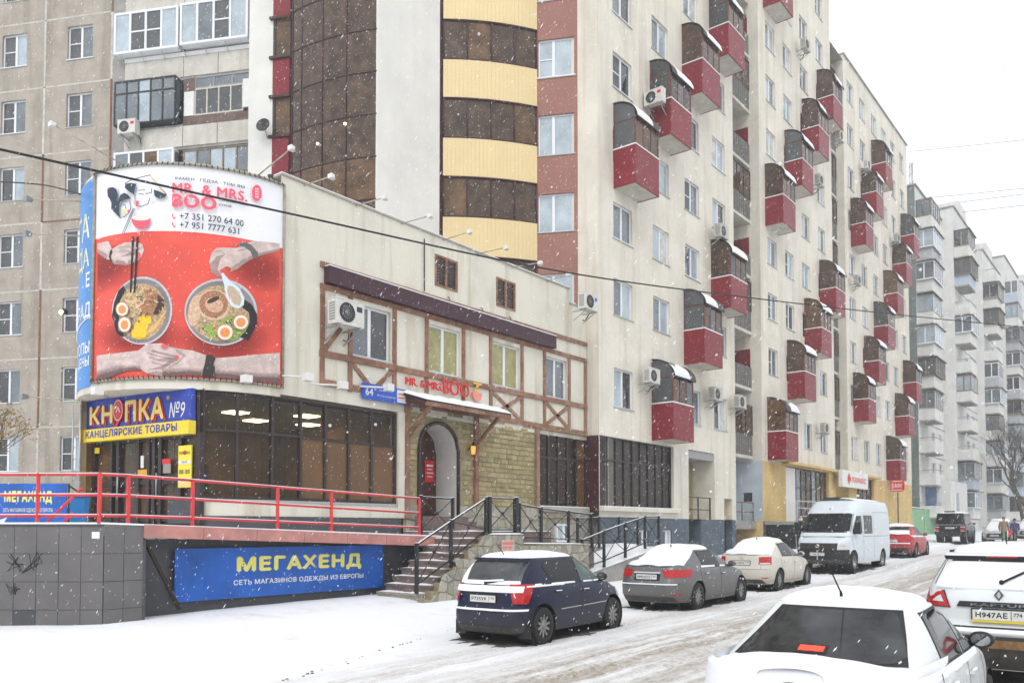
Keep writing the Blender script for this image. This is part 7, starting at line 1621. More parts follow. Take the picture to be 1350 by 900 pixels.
# ---- black boxy off-roader
blk = car_paint('black_car_paint', (0.010, 0.014, 0.014), (0.07, 0.065, 0.06), .3, .8, .6)
def boxy():
    k, H, rw = .88, 1.93, .38; ax = (-1.4, 1.45)
    low = Surf([(.35, 2.15), (.6, 2.2), (1.0, 2.2)], [(.35, -2.08), (.6, -2.16), (.72, -2.10), (1.1, -2.10)], [(.35, k * .97), (.7, k), (1.1, k * .99)], 9, 14)
    zr = 1.86; gh = Surf([(1.0, 1.0), (zr, .72)], [(1.0, -2.10), (zr, -2.04)], [(1.0, k * .97), (zr, k * .87)], 14, 16)
    x, y = -11.15, 61.2; c = Car('black_offroader', 'boxy black off-road car with snow on its roof seen from behind', 'car', (x, y, ground(x, y)), N90 + math.radians(1), low, gh, [(2.2, 1.08), (1.1, 1.12), (-2.2, 1.10)], .40, 1.08, zr, H, ax, rw, rw + .06, blk, spokes=8, crown=.02)
    for sg in (-1, 1):
        c.glass_side([([(-.02, 1.16), (.88, 1.16)], [(-.02, 1.74), (.70, 1.74)]), ([(-.95, 1.16), (-.10, 1.16)], [(-.95, 1.74), (-.10, 1.74)]), ([(-1.92, 1.16), (-1.05, 1.16)], [(-1.88, 1.74), (-1.05, 1.74)])], sg); c.mirror(.8, 1.2, sg); c.gap(low, [(-.06, .5), (-.06, 1.1)], sg)
        b = MB(); b.box(-2.17, -2.12, min(sg * .62, sg * .84), max(sg * .62, sg * .84), .78, .98); c.put('tail_lamp', b, P_LAMPRED); b = MB(); b.box(-2.18, -2.12, min(sg * .60, sg * .86), max(sg * .60, sg * .86), .985, 1.02); c.put('snow_on_lamp', b, snow); b = MB(); b.box(-2.20, -2.13, min(sg * .62, sg * .84), max(sg * .62, sg * .84), .72, .765); c.put('lamp_clear', b, P_LAMPWHITE)
    c.pend('rear_window', P_GLASS, gh, [(-.70, 1.2), (.70, 1.2)], [(-.64, 1.76), (.64, 1.76)], -1, .006); c.pend('windscreen', P_GLASS, gh, [(-.7, 1.15), (.7, 1.15)], [(-.64, 1.76), (.64, 1.76)], 1, .006); c.roof_snow(.07); c.plate(-1, .93, 'А774КР', '174', off=.02); b = MB(); b.box(-2.24, -2.1, -.86, .86, .5, .70); c.put('bumper', b, P_SEAL); b = MB(); b.box(-2.10, -2.06, -.3, .3, 1.93, 2.02); c.put('roof_light', b, P_SEAL)
    b = MB(); b.grid(lambda u, v: (-2.13, -.8 + 1.6 * u, 1.10 + .06 * v), 8, 1); c.put('tail_trim', b, P_CHROME)
boxy()
# ---- farther snow covered cars
farw = car_paint('far_white_paint', (0.52, 0.53, 0.55), (0.3, 0.29, 0.27), .1, .5, .6)
for (x, y, rot, lb, pc) in ((-9.4, 66.5, -N90, 'snow buried pale car facing down the street beyond the black off-roader', farw), (-9.0, 79.0, -N90, 'farthest pale car half hidden behind the snow buried one', farw)):
    c = sedan('snow_covered_car', lb, (x, y, ground(x, y)), rot, 4.4, 1.74, 1.5, 2.6, .88, pc, .31, 'far snowy parked cars', spokes=5); c.roof_snow(.12, seed=3); c.deck_snow(1.05, 2.05, .95, .10, 5); c.deck_snow(-2.1, -1.6, .95, .1, 4); c.end_snow(c.gh, 1, [(-.74, .96), (.74, .96)], [(-.58, 1.40), (.58, 1.40)], .08, 6)
    c.plate(1, .45, 'К204ОМ', '174')
# ---- white sedan in the foreground lane
fgw = car_paint('pearl_white_paint', (0.66, 0.685, 0.70), (0.40, 0.39, 0.37), .1, .5, .5, .25)
x, y = -2.22, 8.02
c = sedan('white_sedan', 'white sedan with snowy boot and lit brake lamp in the foreground lane', (x, y, -.13), N90 + math.radians(2.0), 4.38, 1.70, 1.47, 2.6, .83, fgw, .31, rear_glass=(1.0, -1.62, -.80), spokes=9, trunk=1.02)
for sg in (-1, 1):
    l = c.pcorner('tail_lamp', P_LAMPRED, c.low, -1, sg, .48, -1.75, .72, .52, -1.62, .94, .010); c.pcorner('lit_lamp', P_STOP, c.low, -1, sg, .54, -1.95, .80, .56, -1.95, .90, .014, parent=l); c.pcorner('indicator', P_ORANGE, c.low, -1, sg, .5, -2.0, .735, .5, -2.0, .785, .014, parent=l)
    c.side_snow(c.low, sg, [(-1.9, .90), (.7, .90)], [(-1.9, .985), (.7, .965)], .018, 6); pass
c.roof_snow(.055, seed=21); c.deck_snow(-2.14, -1.58, 1.0, .03, 22, (0, 1))
c.end_snow(c.low, -1, [(-.80, .80), (.80, .80)], [(-.80, 1.045), (.80, 1.045)], .03, 24, 'snow_on_boot_edge')
b = MB(); p = c.gh.end(.03, 1.055, -1); b.grid(lambda u, v: c.gh.end(.155 - .19 * u, 1.088 + .030 * v, -1, .022), 8, 2); sl_ = c.put('high_brake_lamp', b, P_STOP)
b = MB(); b.grid(lambda u, v: c.gh.end(.18 - .24 * u, 1.075 + .05 * v, -1, .016), 8, 2); c.put('lamp_housing', b, P_SEAL, sl_)
b = MB(); b.tube([(-.78, 0, 1.49), (-.98, .06, 1.76)], [.008, .004], 5); b.lathe([(.014, 0), (.01, .04), (.001, .05)], (-.78, 0, 1.47), (-.4, 0, 1), 10); c.put('antenna', b, P_SEAL)
b = MB(); xx = c.low.end(0, .86, -1)[0] - .012; b.lathe([(.05, 0), (.062, .006), (.05, .012)], (xx, 0, .90), (-1, 0, 0), 22); b.v = [(p[0], p[1] * 1.35, .90 + (p[2] - .90) * .8) for p in b.v]; b.bar((xx - .006, .03, .872), (xx - .006, -.02, .928), .008, .014); b.bar((xx - .006, -.03, .872), (xx - .006, .02, .928), .008, .014); c.put('emblem', b, P_CHROME); c.plate(-1, .78, 'Т518ЕХ', '174')
# ---- white crossover ahead on the right
def crossover():
    k, H, rw = .905, 1.635, .345; ax = (-1.28, 1.33); hf = 2.17
    low = Surf([(.2, 2.0), (.45, 2.14), (.6, 2.165), (.85, 2.05), (1.05, 1.7)], [(.24, -1.98), (.40, -2.10), (.62, -2.165), (.72, -2.15), (.77, -2.10), (.95, -2.10), (1.08, -2.06), (1.2, -2.0)], [(.2, k * .93), (.4, k * .985), (.75, k), (1.02, k * .985), (1.18, k * .94)], 3.4, 4.6)
    zr = 1.56; gh = Surf([(1.0, 1.15), (1.1, 1.0), (1.3, .68), (zr, .25)], [(1.05, -2.03), (1.17, -2.0), (1.34, -1.86), (zr, -1.62)], [(1.0, k * .95), (1.15, k * .90), (1.35, k * .80), (zr, k * .69)], 7, 6)
    x, y = -1.60, 13.0; c = Car('white_crossover', 'white crossover with black lower trim and snowy rear window ahead of the white sedan', 'car', (x, y, ground(x, y) + .10), N90 + math.radians(1), low, gh, [(2.15, .86), (1.8, .98), (1.2, 1.10), (.9, 1.13), (-1.6, 1.18), (-2.1, 1.18)], .24, 1.12, zr, H, ax, rw, rw + .05, fgw, spokes=8)
    for sg in (-1, 1):
        c.glass_side([([(-.02, 1.13), (.92, 1.12)], [(-.04, zr - .04), (.30, zr - .05), (.84, 1.17)]), ([(-1.05, 1.14), (-.10, 1.13)], [(-.98, zr - .06), (-.12, zr - .04)]), ([(-1.55, 1.2), (-1.12, 1.15)], [(-1.46, zr - .10), (-1.08, zr - .06)])], sg); c.mirror(.85, 1.14, sg); c.gap(low, [(-.06, .3), (-.06, 1.08)], sg)
        l = c.pcorner('tail_lamp', P_LAMPRED, low, -1, sg, .50, -1.72, .945, .58, -1.70, 1.135, .014); c.pcorner('lamp_white', P_LAMPWHITE, low, -1, sg, .56, -1.93, 1.00, .60, -1.98, 1.075, .018, parent=l); c.pcorner('lamp_edge', P_SEAL, low, -1, sg, .49, -1.70, .935, .57, -1.68, 1.145, .010, parent=l)
        c.pcorner('lower_trim', P_SILL, low, -1, sg, .0, -.5, .25, .0, -.5, .64, .010); c.pside('sill_trim', P_SILL, low, [(-.9, .25), (.9, .25)], [(-.9, .38), (.9, .38)], sg, .012)
        c.pcorner('headlamp', P_LAMPWHITE, low, 1, sg, .45, 1.6, .75, .5, 1.55, .92, .006)
    c.pend('skid_plate', M('muddy_plate', (0.22, 0.13, 0.055), .7, .5, 9), low, [(-.62, .50), (.62, .50)], [(-.66, .60), (.66, .60)], -1, .02); c.pend('bumper_joint', P_SEAL, low, [(-.85, .725), (.85, .725)], [(-.85, .74), (.85, .74)], -1, .004, 24, 1)
    b = MB(); b.grid(lambda u, v: low.end(-.8 + 1.6 * u, .65 + .07 * v, -1, .008 + .035 * math.sin(math.pi * v) * max(0, 1 - abs(2 * u - 1) ** 12)), 30, 5); c.put('snow_on_bumper', b, snow)
    gw = gh.w; c.pend('rear_window', P_SEAL, gh, [(-.70, 1.20), (.70, 1.20)], [(-.60, 1.50), (.60, 1.50)], -1, .003); c.end_snow(gh, -1, [(-.72, 1.14), (.72, 1.14)], [(-.62, 1.475), (.62, 1.475)], .018, 31); c.pend('windscreen', P_GLASS, gh, [(-.72, 1.13), (.72, 1.13)], [(-.56, 1.49), (.56, 1.49)], 1, .006)
    sp = c.pend('spoiler', fgw, gh, [(-.62, 1.535), (.62, 1.535)], [(-.60, 1.575), (.60, 1.575)], -1, .12, 18, 3); b = MB(); b.grid(lambda u, v: gh.end(-.62 + 1.24 * u, 1.485 + .05 * v, -1, .03 + .09 * v), 18, 3); c.put('spoiler_underside', b, P_SEAL, sp); b = MB(); b.grid(lambda u, v: gh.end(-.16 + .32 * u, 1.518 + .014 * v, -1, .105 + .012 * v), 8, 1); c.put('high_brake_lamp', b, P_LAMPRED, sp)
    b = MB(); p0 = gh.end(-.02, 1.24, -1); p1 = gh.end(-.34, 1.42, -1); b.bar((p0[0] - .05, p0[1], p0[2]), (p1[0] - .05, p1[1], p1[2]), .03, .018); b.lathe([(.028, 0), (.024, .03), (.001, .035)], (p0[0] - .03, p0[1], p0[2]), (-1, 0, .3), 12); c.put('rear_wiper', b, P_SEAL)
    pm = M('plate_yellow_strip', (0.62, 0.50, 0.05), .5); c.plate(-1, .875, 'Н947АЕ', '774', off=.03)
    b = MB(); x_ = low.end(0, .875, -1)[0] - .045; b.box(x_ - .005, x_ + .03, -.275, .275, .79, .817); c.put('plate_frame', b, pm)
    g = c.pend('name_bar', P_SEAL, low, [(-.43, .955), (.43, .955)], [(-.40, 1.02), (.40, 1.02)], -1, .02, 20, 3); x_ = low.end(0, .985, -1)[0] - .032; c.put('name_letters', text_mb('KAPTUR', 1, lambda u, v: (x_, -u, .988 + v), .02, width=.56, height=.036, space=1.4), P_CHROME, g)
    b = MB(); x_ = low.end(0, 1.09, -1)[0] - .012
    o_ = [(0, .075), (.052, 0), (0, -.075), (-.052, 0)]; i_ = [(0, .04), (.026, 0), (0, -.04), (-.026, 0)]
    for a in range(4): q = (a + 1) % 4; b.hexa([(x_, o_[a][0], 1.10 + o_[a][1]), (x_, o_[q][0], 1.10 + o_[q][1]), (x_, i_[q][0], 1.10 + i_[q][1]), (x_, i_[a][0], 1.10 + i_[a][1]), (x_ - .012, o_[a][0] * .9, 1.10 + o_[a][1] * .9), (x_ - .012, o_[q][0] * .9, 1.10 + o_[q][1] * .9), (x_ - .012, i_[q][0], 1.10 + i_[q][1]), (x_ - .012, i_[a][0], 1.10 + i_[a][1])])
    c.put('emblem', b, P_CHROME); c.roof_snow(.06, seed=33); b = MB(); b.tube([(-1.3, 0, 1.60), (-1.36, 0, 1.82)], .008, 5); c.put('antenna', b, P_SEAL)
    for sg in (-1, 1): b = MB(); b.bar((-1.5, sg * .58, 1.58), (.1, sg * .60, 1.585), .03); c.put('roof_rail', b, P_SEAL)
crossover()
# bare asphalt under the cars, with contact shadow put into its dark colour
asph_shadow = M('bare_asphalt_and_shadow', (0.10, 0.092, 0.085), .9, .5, 5, .5, 40)
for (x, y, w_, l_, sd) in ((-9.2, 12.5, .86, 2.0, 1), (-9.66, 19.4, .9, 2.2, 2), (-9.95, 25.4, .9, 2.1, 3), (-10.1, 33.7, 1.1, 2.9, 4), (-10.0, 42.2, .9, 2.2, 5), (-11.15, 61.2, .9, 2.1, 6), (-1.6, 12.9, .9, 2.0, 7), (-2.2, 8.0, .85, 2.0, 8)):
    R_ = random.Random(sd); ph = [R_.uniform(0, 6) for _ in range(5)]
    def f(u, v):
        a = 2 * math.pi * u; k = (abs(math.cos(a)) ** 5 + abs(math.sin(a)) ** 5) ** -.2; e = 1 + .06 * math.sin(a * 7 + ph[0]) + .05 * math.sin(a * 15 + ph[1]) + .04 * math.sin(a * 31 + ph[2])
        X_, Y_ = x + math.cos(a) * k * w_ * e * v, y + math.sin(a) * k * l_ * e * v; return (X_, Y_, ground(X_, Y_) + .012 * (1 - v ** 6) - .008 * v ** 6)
    b = MB(); b.grid(f, 90, 12); tag(b.build('bare_asphalt_and_shadow', asph_shadow), kind='structure')
# ================================================================ far staggered white panel building down the street
far = thing('far_apartment_building', 'distant staggered white panel apartment building with stacked grey balconies', 'apartment building', (-17, 78, 1))
FST = 2.8
secs = [(-17.0, 78.2, 88.9, 31.9), (-15.95, 88.9, 99.8, 33.0), (-15.2, 99.8, 110.5, 31.5), (-14.6, 110.5, 121.5, 33.5), (-14.2, 121.5, 132.5, 33.0), (-13.6, 132.5, 146, 33.5)]
fp = {}
far_white = M('far_white_panel', (0.68, 0.68, 0.66), .95, .10, 1.0, streak=.5, streak_col=(.48, .46, .42), dirt=.3, dirt_col=(.5, .47, .43))
def fmesh(key, mat, fn):
    if key not in fp: b = MB(); fn(b); fp[key] = b.mesh(key.split('|')[0], mat)
    return fp[key]
bl_w, bl_d = 3.3, 1.25
far_gl = [glass_mid, glass_net, glass_dark, glass_sky]; far_fr = [white_pvc, grey_pvc, conc_grey, old_timber]
far_panels = [far_white, white_wall, M('far_grey_panel', (0.42, 0.43, 0.44), .9, .1, 1.5), M('pale_blue_board', (0.45, 0.52, 0.60), .8)]
RF = random.Random(77)
for i, (X, y0, y1, zt) in enumerate(secs):
    F = Frame((X, 0), (0, 1)); hs = []
    ws = y0 + 5.0
    for f in range(11):
        z = 2.9 + FST * f
        if z + 2.2 > zt - 1: break
        hs.append((ws, ws + 1.4, z + .9, z + 2.25)); hs.append((ws + 3.0, ws + 4.2, z + .9, z + 2.25))
    m = MB(); wall_holes(m, F, y0, y1, .5, zt, hs); m.quad((X, y1, .5), (X, y1, zt), (X - 14, y1, zt), (X - 14, y1, .5)); m.quad((X, y0, zt), (X, y1, zt), (X - 14, y1, zt), (X - 14, y0, zt)); m.build('wall', far_white, far)
    m = MB(); m.quad((X, y0, .5), (X, y0, zt), (X - 14, y0, zt), (X - 14, y0, .5)); m.build('end_wall', green_grey if i == 0 else far_white, far)
    for f in range(11):
        z = 2.9 + FST * f
        if z + 2.2 > zt - 1: break
        MB().fbox(F, y0, y1, .0, .025, z - .05, z + .03).build('joint', conc_grey, far)
        for q in (ws, ws + 3.0):
            window(far, F, q, z + .9, 1.4 if q == ws else 1.2, 1.35, 'two', left=RF.choice(far_gl), right=RF.choice(far_gl), sill=False)
        # balcony
        kind = RF.randrange(5); s0 = y0 + .25; pm = RF.choice(far_panels) if kind != 1 else far_white
        o = inst('balcony', fmesh('balcony', conc_grey, lambda b: b.box(0, bl_w, -bl_d, 0, -.12, 0)), far, F, s0, .003, z)
        sub('parapet', fmesh('parapet|' + pm.name, pm, lambda b: [b.box(0, .06, -bl_d, 0, 0, 1.0), b.box(bl_w - .06, bl_w, -bl_d, 0, 0, 1.0), b.box(.06, bl_w - .06, -bl_d, -bl_d + .06, 0, 1.0)]), o)
        if kind != 1:
            g = RF.choice(far_gl); fr = RF.choice(far_fr); ov = .18 if kind in (0, 3) else .0
            sub('glazing', fmesh('glazing|%s%.2f' % (g.name, ov), g, lambda b: b.box(.04 - ov, bl_w - .04 + ov, -bl_d - ov, -.02, 1.06, 2.45)), o)
            def frm(b):
                a, c = .0 - ov, bl_w + ov
                for k in range(5): x_ = a + (c - a) * k / 4; b.box(x_ - .05, x_ + .05, -bl_d - ov - .03, -bl_d - ov + .03, 1.0, 2.5)
                for zz in (1.03, 2.47): b.box(a - .03, c + .03, -bl_d - ov - .025, -bl_d - ov + .03, zz - .05, zz + .05); b.box(a - .03, a + .03, -bl_d - ov, 0, zz - .05, zz + .05)
                b.box(a - .028, a + .028, -bl_d / 2 - .05, -bl_d / 2 + .05, 1.0, 2.5)
            sub('glazing_frame', fmesh('glazing_frame|%s%.2f' % (fr.name, ov), fr, frm), o)
            if kind in (0, 2, 3): sub('roof', fmesh('roof|%.2f' % ov, dark_frame, lambda b: b.box(-.15 - ov, bl_w + .15 + ov, -bl_d - ov - .15, 0, 2.53, 2.6)), o)
        else:
            sub('hand_rail', fmesh('hand_rail', conc_grey, lambda b: [b.box(0, bl_w, -bl_d, -bl_d + .05, 1.25, 1.3), b.box(0, .05, -bl_d, 0, 1.25, 1.3)]), o)
    if i in (1, 2, 4): m = MB(); m.box(X - 3.5, X - .3, y0 + 4.5, y0 + 8.5, zt, zt + 2.1); m.build('roof_house', far_white, far)
    MB().fbox(F, y0 - .1, y1, -14, .12, zt + .001, zt + .14).build('parapet_cap', conc_grey, far)
m = MB(); m.box(-18, -15.0, 80.4, 87.9, .6, 6.1); m.build('annex', far_white, far)
FAn = Frame((-15.0, 0), (0, 1)); window(far, FAn, 82.2, 3.4, 1.6, 1.8, 'single', n=.05, left=glass_mid, sill=True)
FAe = Frame((-18, 80.4), (1, 0)); MB().fbox(FAe, .2, 1.9, .0, .05, 1.5, 5.6).build('blue_door_board', M('faded_blue_board', (0.16, 0.24, 0.42), .8, .2, 2), far)
fn = thing('green_wall', 'pale green low boundary wall in front of the far white building', 'wall', (-16.3, 73, 1))
gmn = M('pale_green_paint', (0.23, 0.42, 0.24), .85, .15, 1.2, streak=.5, streak_col=(.34, .36, .30))
for k in range(7):
    y = 72.2 + k * 4.3; MB().box(-16.5, -16.3, y, y + 4.22, .6, 3.55).build('panel', gmn, fn); MB().box(-16.54, -16.26, y + 4.22, y + 4.34, .6, 3.62).build('pier', gmn, fn)
MB().box(-16.52, -16.28, 72.2, 102, 3.62, 3.68).build('snow_cap', snow, fn)
mast = thing('roof_aerial', 'thin lattice aerial mast on the roof of the far building', 'antenna', (-18.5, 84, 31.9))
for (dx, dy) in ((-.2, -.2), (.2, -.2), (0, .2)): MB().tube([(-18.5 + dx, 84 + dy, 31.9), (-18.5 + dx * .5, 84 + dy * .5, 36.3)], .05, 5).build('leg', steel, mast)
for k in range(5): MB().tube([(-18.75, 83.8, 32.6 + k * .8), (-18.25, 83.8, 32.6 + k * .8 + .3)], .03, 4).build('brace', steel, mast)

# ================================================================ air-conditioning units on the facades
AC = {}
def ac_mesh(tone):
    if tone in AC: return AC[tone]
    W_, D_, H_ = .80, .30, .55; m1 = M('ac_case_' + tone, dict(white=(0.62, 0.61, 0.57), grey=(0.46, 0.45, 0.42))[tone], .5, .1, 6)
    a = MB(); a.box(0, W_, -D_, 0, 0, H_); a.box(-.01, W_ + .01, -D_ - .01, 0.01, H_, H_ + .02)
    f = MB(); f.lathe([(.215, .0), (.22, .012), (.205, .014), (.20, .004), (.001, .002)], (.30, -D_ - .001, H_ / 2), (0, -1, 0), 24)
    g = MB()
    for k in range(10): t = math.pi * k / 10; g.bar((.30 - .2 * math.cos(t), -D_ - .014, H_ / 2 - .2 * math.sin(t)), (.30 + .2 * math.cos(t), -D_ - .014, H_ / 2 + .2 * math.sin(t)), .006)
    for r_ in (.07, .13): g.lathe([(r_, 0), (r_ + .008, .006), (r_, .012)], (.30, -D_ - .008, H_ / 2), (0, -1, 0), 20)
    s = MB()
    for k in range(7): s.box(-.006, .0, -D_ + .05, -.05, .08 + k * .06, .11 + k * .06)
    brs = []
    for x in (.12, W_ - .12): br = MB(); br.box(x - .02, x + .02, -D_ - .05, .28, -.05, -.005); br.bar((x, .27, -.34), (x, -D_ + .02, -.03), .03); brs.append(br.mesh('bracket', steel))
    sn = MB(); sn.grid(lambda u, v: (u * W_, -D_ + D_ * v, H_ + .021 + (.0 if u in (0, 1) or v in (0, 1) else .035)), 8, 4)
    p = MB(); p.tube([(W_ * .9, -.02, .05), (W_ * .95, .1, -.1), (W_ * .9, .2, -.25), (W_ * .85, .27, -.2)], .02, 6)
    AC[tone] = (a.mesh('case', m1), f.mesh('fan_recess', black_rub), g.mesh('fan_grille', plastic_grey), s.mesh('side_louvres', plastic_grey), *brs, sn.mesh('snow_cap', snow), p.mesh('hose', black_rub)); return AC[tone]
def ac(label, F, s, z, n, tone='white', sc=1.0, rot=0.0, logo=None):
    t = bpy.data.objects.new('air_conditioner', None); COL.objects.link(t); p = F.P(s, n, z); t.location = p; t.rotation_euler = (0, 0, F.rot + rot); t.scale = (sc,) * 3; WORLD[t.name] = p
    tag(t, label, 'air conditioner', 'air conditioners on the facades')
    for nm, me in zip(('case', 'fan_recess', 'fan_grille', 'side_louvres', 'bracket', 'bracket', 'snow_cap', 'hose'), ac_mesh(tone)): sub(nm, me, t)
    if logo:
        key = 'logo' + logo.name
        if key not in AC: b = MB(); b.box(.58, .74, -.304, -.301, .34, .46); AC[key] = b.mesh('badge', logo)
        sub('badge', AC[key], t)
def acp(label, px, py, F, n=.32, **k): s, z = F.at(px, py, n); ac(label, F, s, z, n, **k)
acp('large white air conditioner on the timber framed corner building', 432, 427, FL, sc=1.12, logo=P_dark)
acp('white air conditioner with blue badge at the end of the corner building', 762, 407, FL, n=.9, logo=sign_blue)
ac('white air conditioner hung on the end of a high red balcony', Frame((-16.15, 29.4), (1, 0)), .08, RAIL[4] - .32, .32, logo=red_let)
acp('air conditioner just left of the lowest near balcony', 848, 504, FA)
acp('air conditioner right of the lowest near balcony', 934, 527, FA, tone='grey')
acp('air conditioner at the right end of the near cream section', 967, 537, FA, tone='grey')
acp('air conditioner below a window above the lower balcony diagonal', 942, 312, FA, tone='grey')
acp('air conditioner above the ochre wall of the middle section', 1081, 570, FA, tone='grey')
acp('air conditioner beside a top window of the middle section', 1055, 64, FA, tone='grey')
acp('air conditioner over a window in the middle section', 1074, 243, FA, tone='grey')
acp('air conditioner at the edge of the second recess', 1101, 184, FA, tone='white')
acp('air conditioner under a window of the far section, beside its balconies', 1125, 374, FA, tone='grey')
acp('air conditioner high on the far section above two balconies', 1138, 222, FA, tone='white')
acp('air conditioner at the far end of the cream building', 1178, 318, FA, tone='grey')
acp('old air conditioner at the loggias of the beige panel building', 161, 181, FP, sc=1.05, logo=red_let)

# ================================================================ sign floodlights on arms
arm_m = M('weathered_arm', (0.42, 0.37, 0.29), .7, .3, 8)
def flood(label, a, b, size=.075):
    t = thing('floodlight', label, 'floodlight', a, 'sign floodlights'); MB().tube([a, b], .016, 6).build('arm', arm_m, t)
    c = Vector(b); d_ = (Vector(b) - Vector(a)).normalized(); q = MB(); q.hexa([c + Vector(o) * size for o in ((-1, -1, -.9), (1, -1, -.9), (.6, .6, -.5), (-.6, .6, -.5), (-1, -1, .5), (1, -1, .5), (.6, .6, .4), (-.6, .6, .4))]); h = q.build('lamp_head', plastic_grey if size > .09 else white_metal, t)
    MB().box(c.x - size * .8, c.x + size * .8, c.y - size * .8, c.y + size * .8, c.z - size * .98, c.z - size * .91).build('lens', P_LAMPWHITE, h)
nm_ = ['first', 'second', 'third', 'fourth', 'fifth', 'sixth', 'seventh']
for k, ((ax_, ay), (bx_, by)) in enumerate((((402, 243), (438, 232)), ((470, 270), (508, 260)), ((530, 295), (568, 284)), ((585, 314), (620, 305)), ((630, 333), (668, 326)), ((675, 352), (713, 346)), ((722, 367), (750, 361)))):
    a = FL.P(FL.at(ax_, ay)[0], -.1, 10.4); s_, z_ = FL.at(bx_, by, 1.3); flood('%s floodlight arm right of the billboard along the parapet' % nm_[k], a, FL.P(s_, 1.3, z_))
for (ph, z, L, lb) in ((-70, 10.2, 1.4, 'floodlight arm standing above the left part of the billboard'), (-12, 10.2, 1.0, 'floodlight arm standing above the right part of the billboard')):
    flood(lb, CT(ph, z, 3.0), CT(ph + (-9 if ph < -50 else 6), z + .45, 3.0 + L))
for (z, lb) in ((9.85, 'upper black floodlight arm beside the blue sheet'), (9.0, 'lit floodlight arm beside the blue sheet'), (5.0, 'lowest floodlight arm left of the stationery sign')):
    flood(lb, CT(-108, z, 3.0), CT(-121, z + .12, 4.2), .1)
lf = thing('floodlight', 'small floodlight glowing beside the blue sheet edge', 'floodlight', CT(-104, 8.5, 3.2), 'sign floodlights'); MB().lathe([(.001, -.07), (.06, -.05), (.08, .03), (.001, .04)], CT(-112, 7.15, 3.35), (.4, -.9, 0), 12).build('lamp_head', black_metal, lf); MB().lathe([(.055, 0), (.001, .02)], CT(-112, 7.13, 3.43), (.4, -.9, 0), 12).build('lens', lampm, lf)
for (px, py, lb) in ((131, 516, 'small white floodlight under the left lower edge of the billboard'), (324, 500, 'small white floodlight under the right lower edge of the billboard')):
    ph, z = cyl_at(px, py, 3.25); c = Vector(CT(ph, z, 3.3)); t = thing('floodlight', lb, 'floodlight', c, 'sign floodlights'); q = MB(); q.box(c.x - .1, c.x + .1, c.y - .1, c.y + .1, c.z - .08, c.z + .09); q.build('lamp_head', white_metal, t); MB().tube([c, Vector(CT(ph, z - .1, 3.0))], .02, 5).build('arm', steel, t)
for (px, py, qx, lb) in ((405, 497, 372, 'white floodlight on a pipe at the right edge of the billboard'), (451, 508, 410, 'white floodlight on a pipe above the glazed shop front'), (512, 511, 474, 'white floodlight in front of the blue address plate')):
    s_, z_ = FL.at(px, py, .5); s2_, z2_ = FL.at(qx, py - 2, .1); t = thing('floodlight', lb, 'floodlight', FL.P(s2_, .1, z2_), 'sign floodlights'); MB().tube([FL.P(s2_, .1, z2_), FL.P(s_, .5, z_)], .025, 6).build('arm', white_metal, t); q = MB(); q.fbox(FL, s_ - .1, s_ + .12, .42, .6, z_ - .09, z_ + .1); q.build('lamp_head', white_metal, t)
# ================================================================ overhead cables
def cable(label, pts, r):
    tag(MB().tube(pts, r, 6).build('overhead_cable', black_rub, None, tuple(pts[0])), label, 'cable')
def arcpts(img, n=10):
    P = [depth(*p) for p in img]; out = []
    for i in range(len(P) - 1):
        p0, p1, p2, p3 = P[max(0, i - 1)], P[i], P[i + 1], P[min(len(P) - 1, i + 2)]
        for k in range(n): t = k / n; out.append(.5 * ((2 * p1) + (p2 - p0) * t + (2 * p0 - 5 * p1 + 4 * p2 - p3) * t * t + (3 * p1 - p0 - 3 * p2 + p3) * t ** 3))
    return out + [P[-1]]
cable('thick black cable sagging across the whole street scene', arcpts([(-60, 184, 13), (0, 197, 13.6), (370, 279, 17.5), (735, 357, 23.5), (985, 392, 30), (1215, 418, 38), (1400, 436, 46)]), .022)
for k, (y0, y1) in enumerate(((259, 246), (272, 252), (283, 268), (196, 182))):
    cable('%s thin wire crossing the white sky at the right' % ('lowest', 'second lowest', 'third lowest', 'highest')[[2, 1, 0, 3][k]], arcpts([(1200, y0 + 4, 95), (1280, (y0 + y1) / 2 + 3, 85), (1420, y1 - 5, 70)]), .02)
cable('thin cable hanging from the beige building to the corner billboard', arcpts([(-40, 238, 26), (50, 243, 23), (106, 256, 19.5)]), .02)
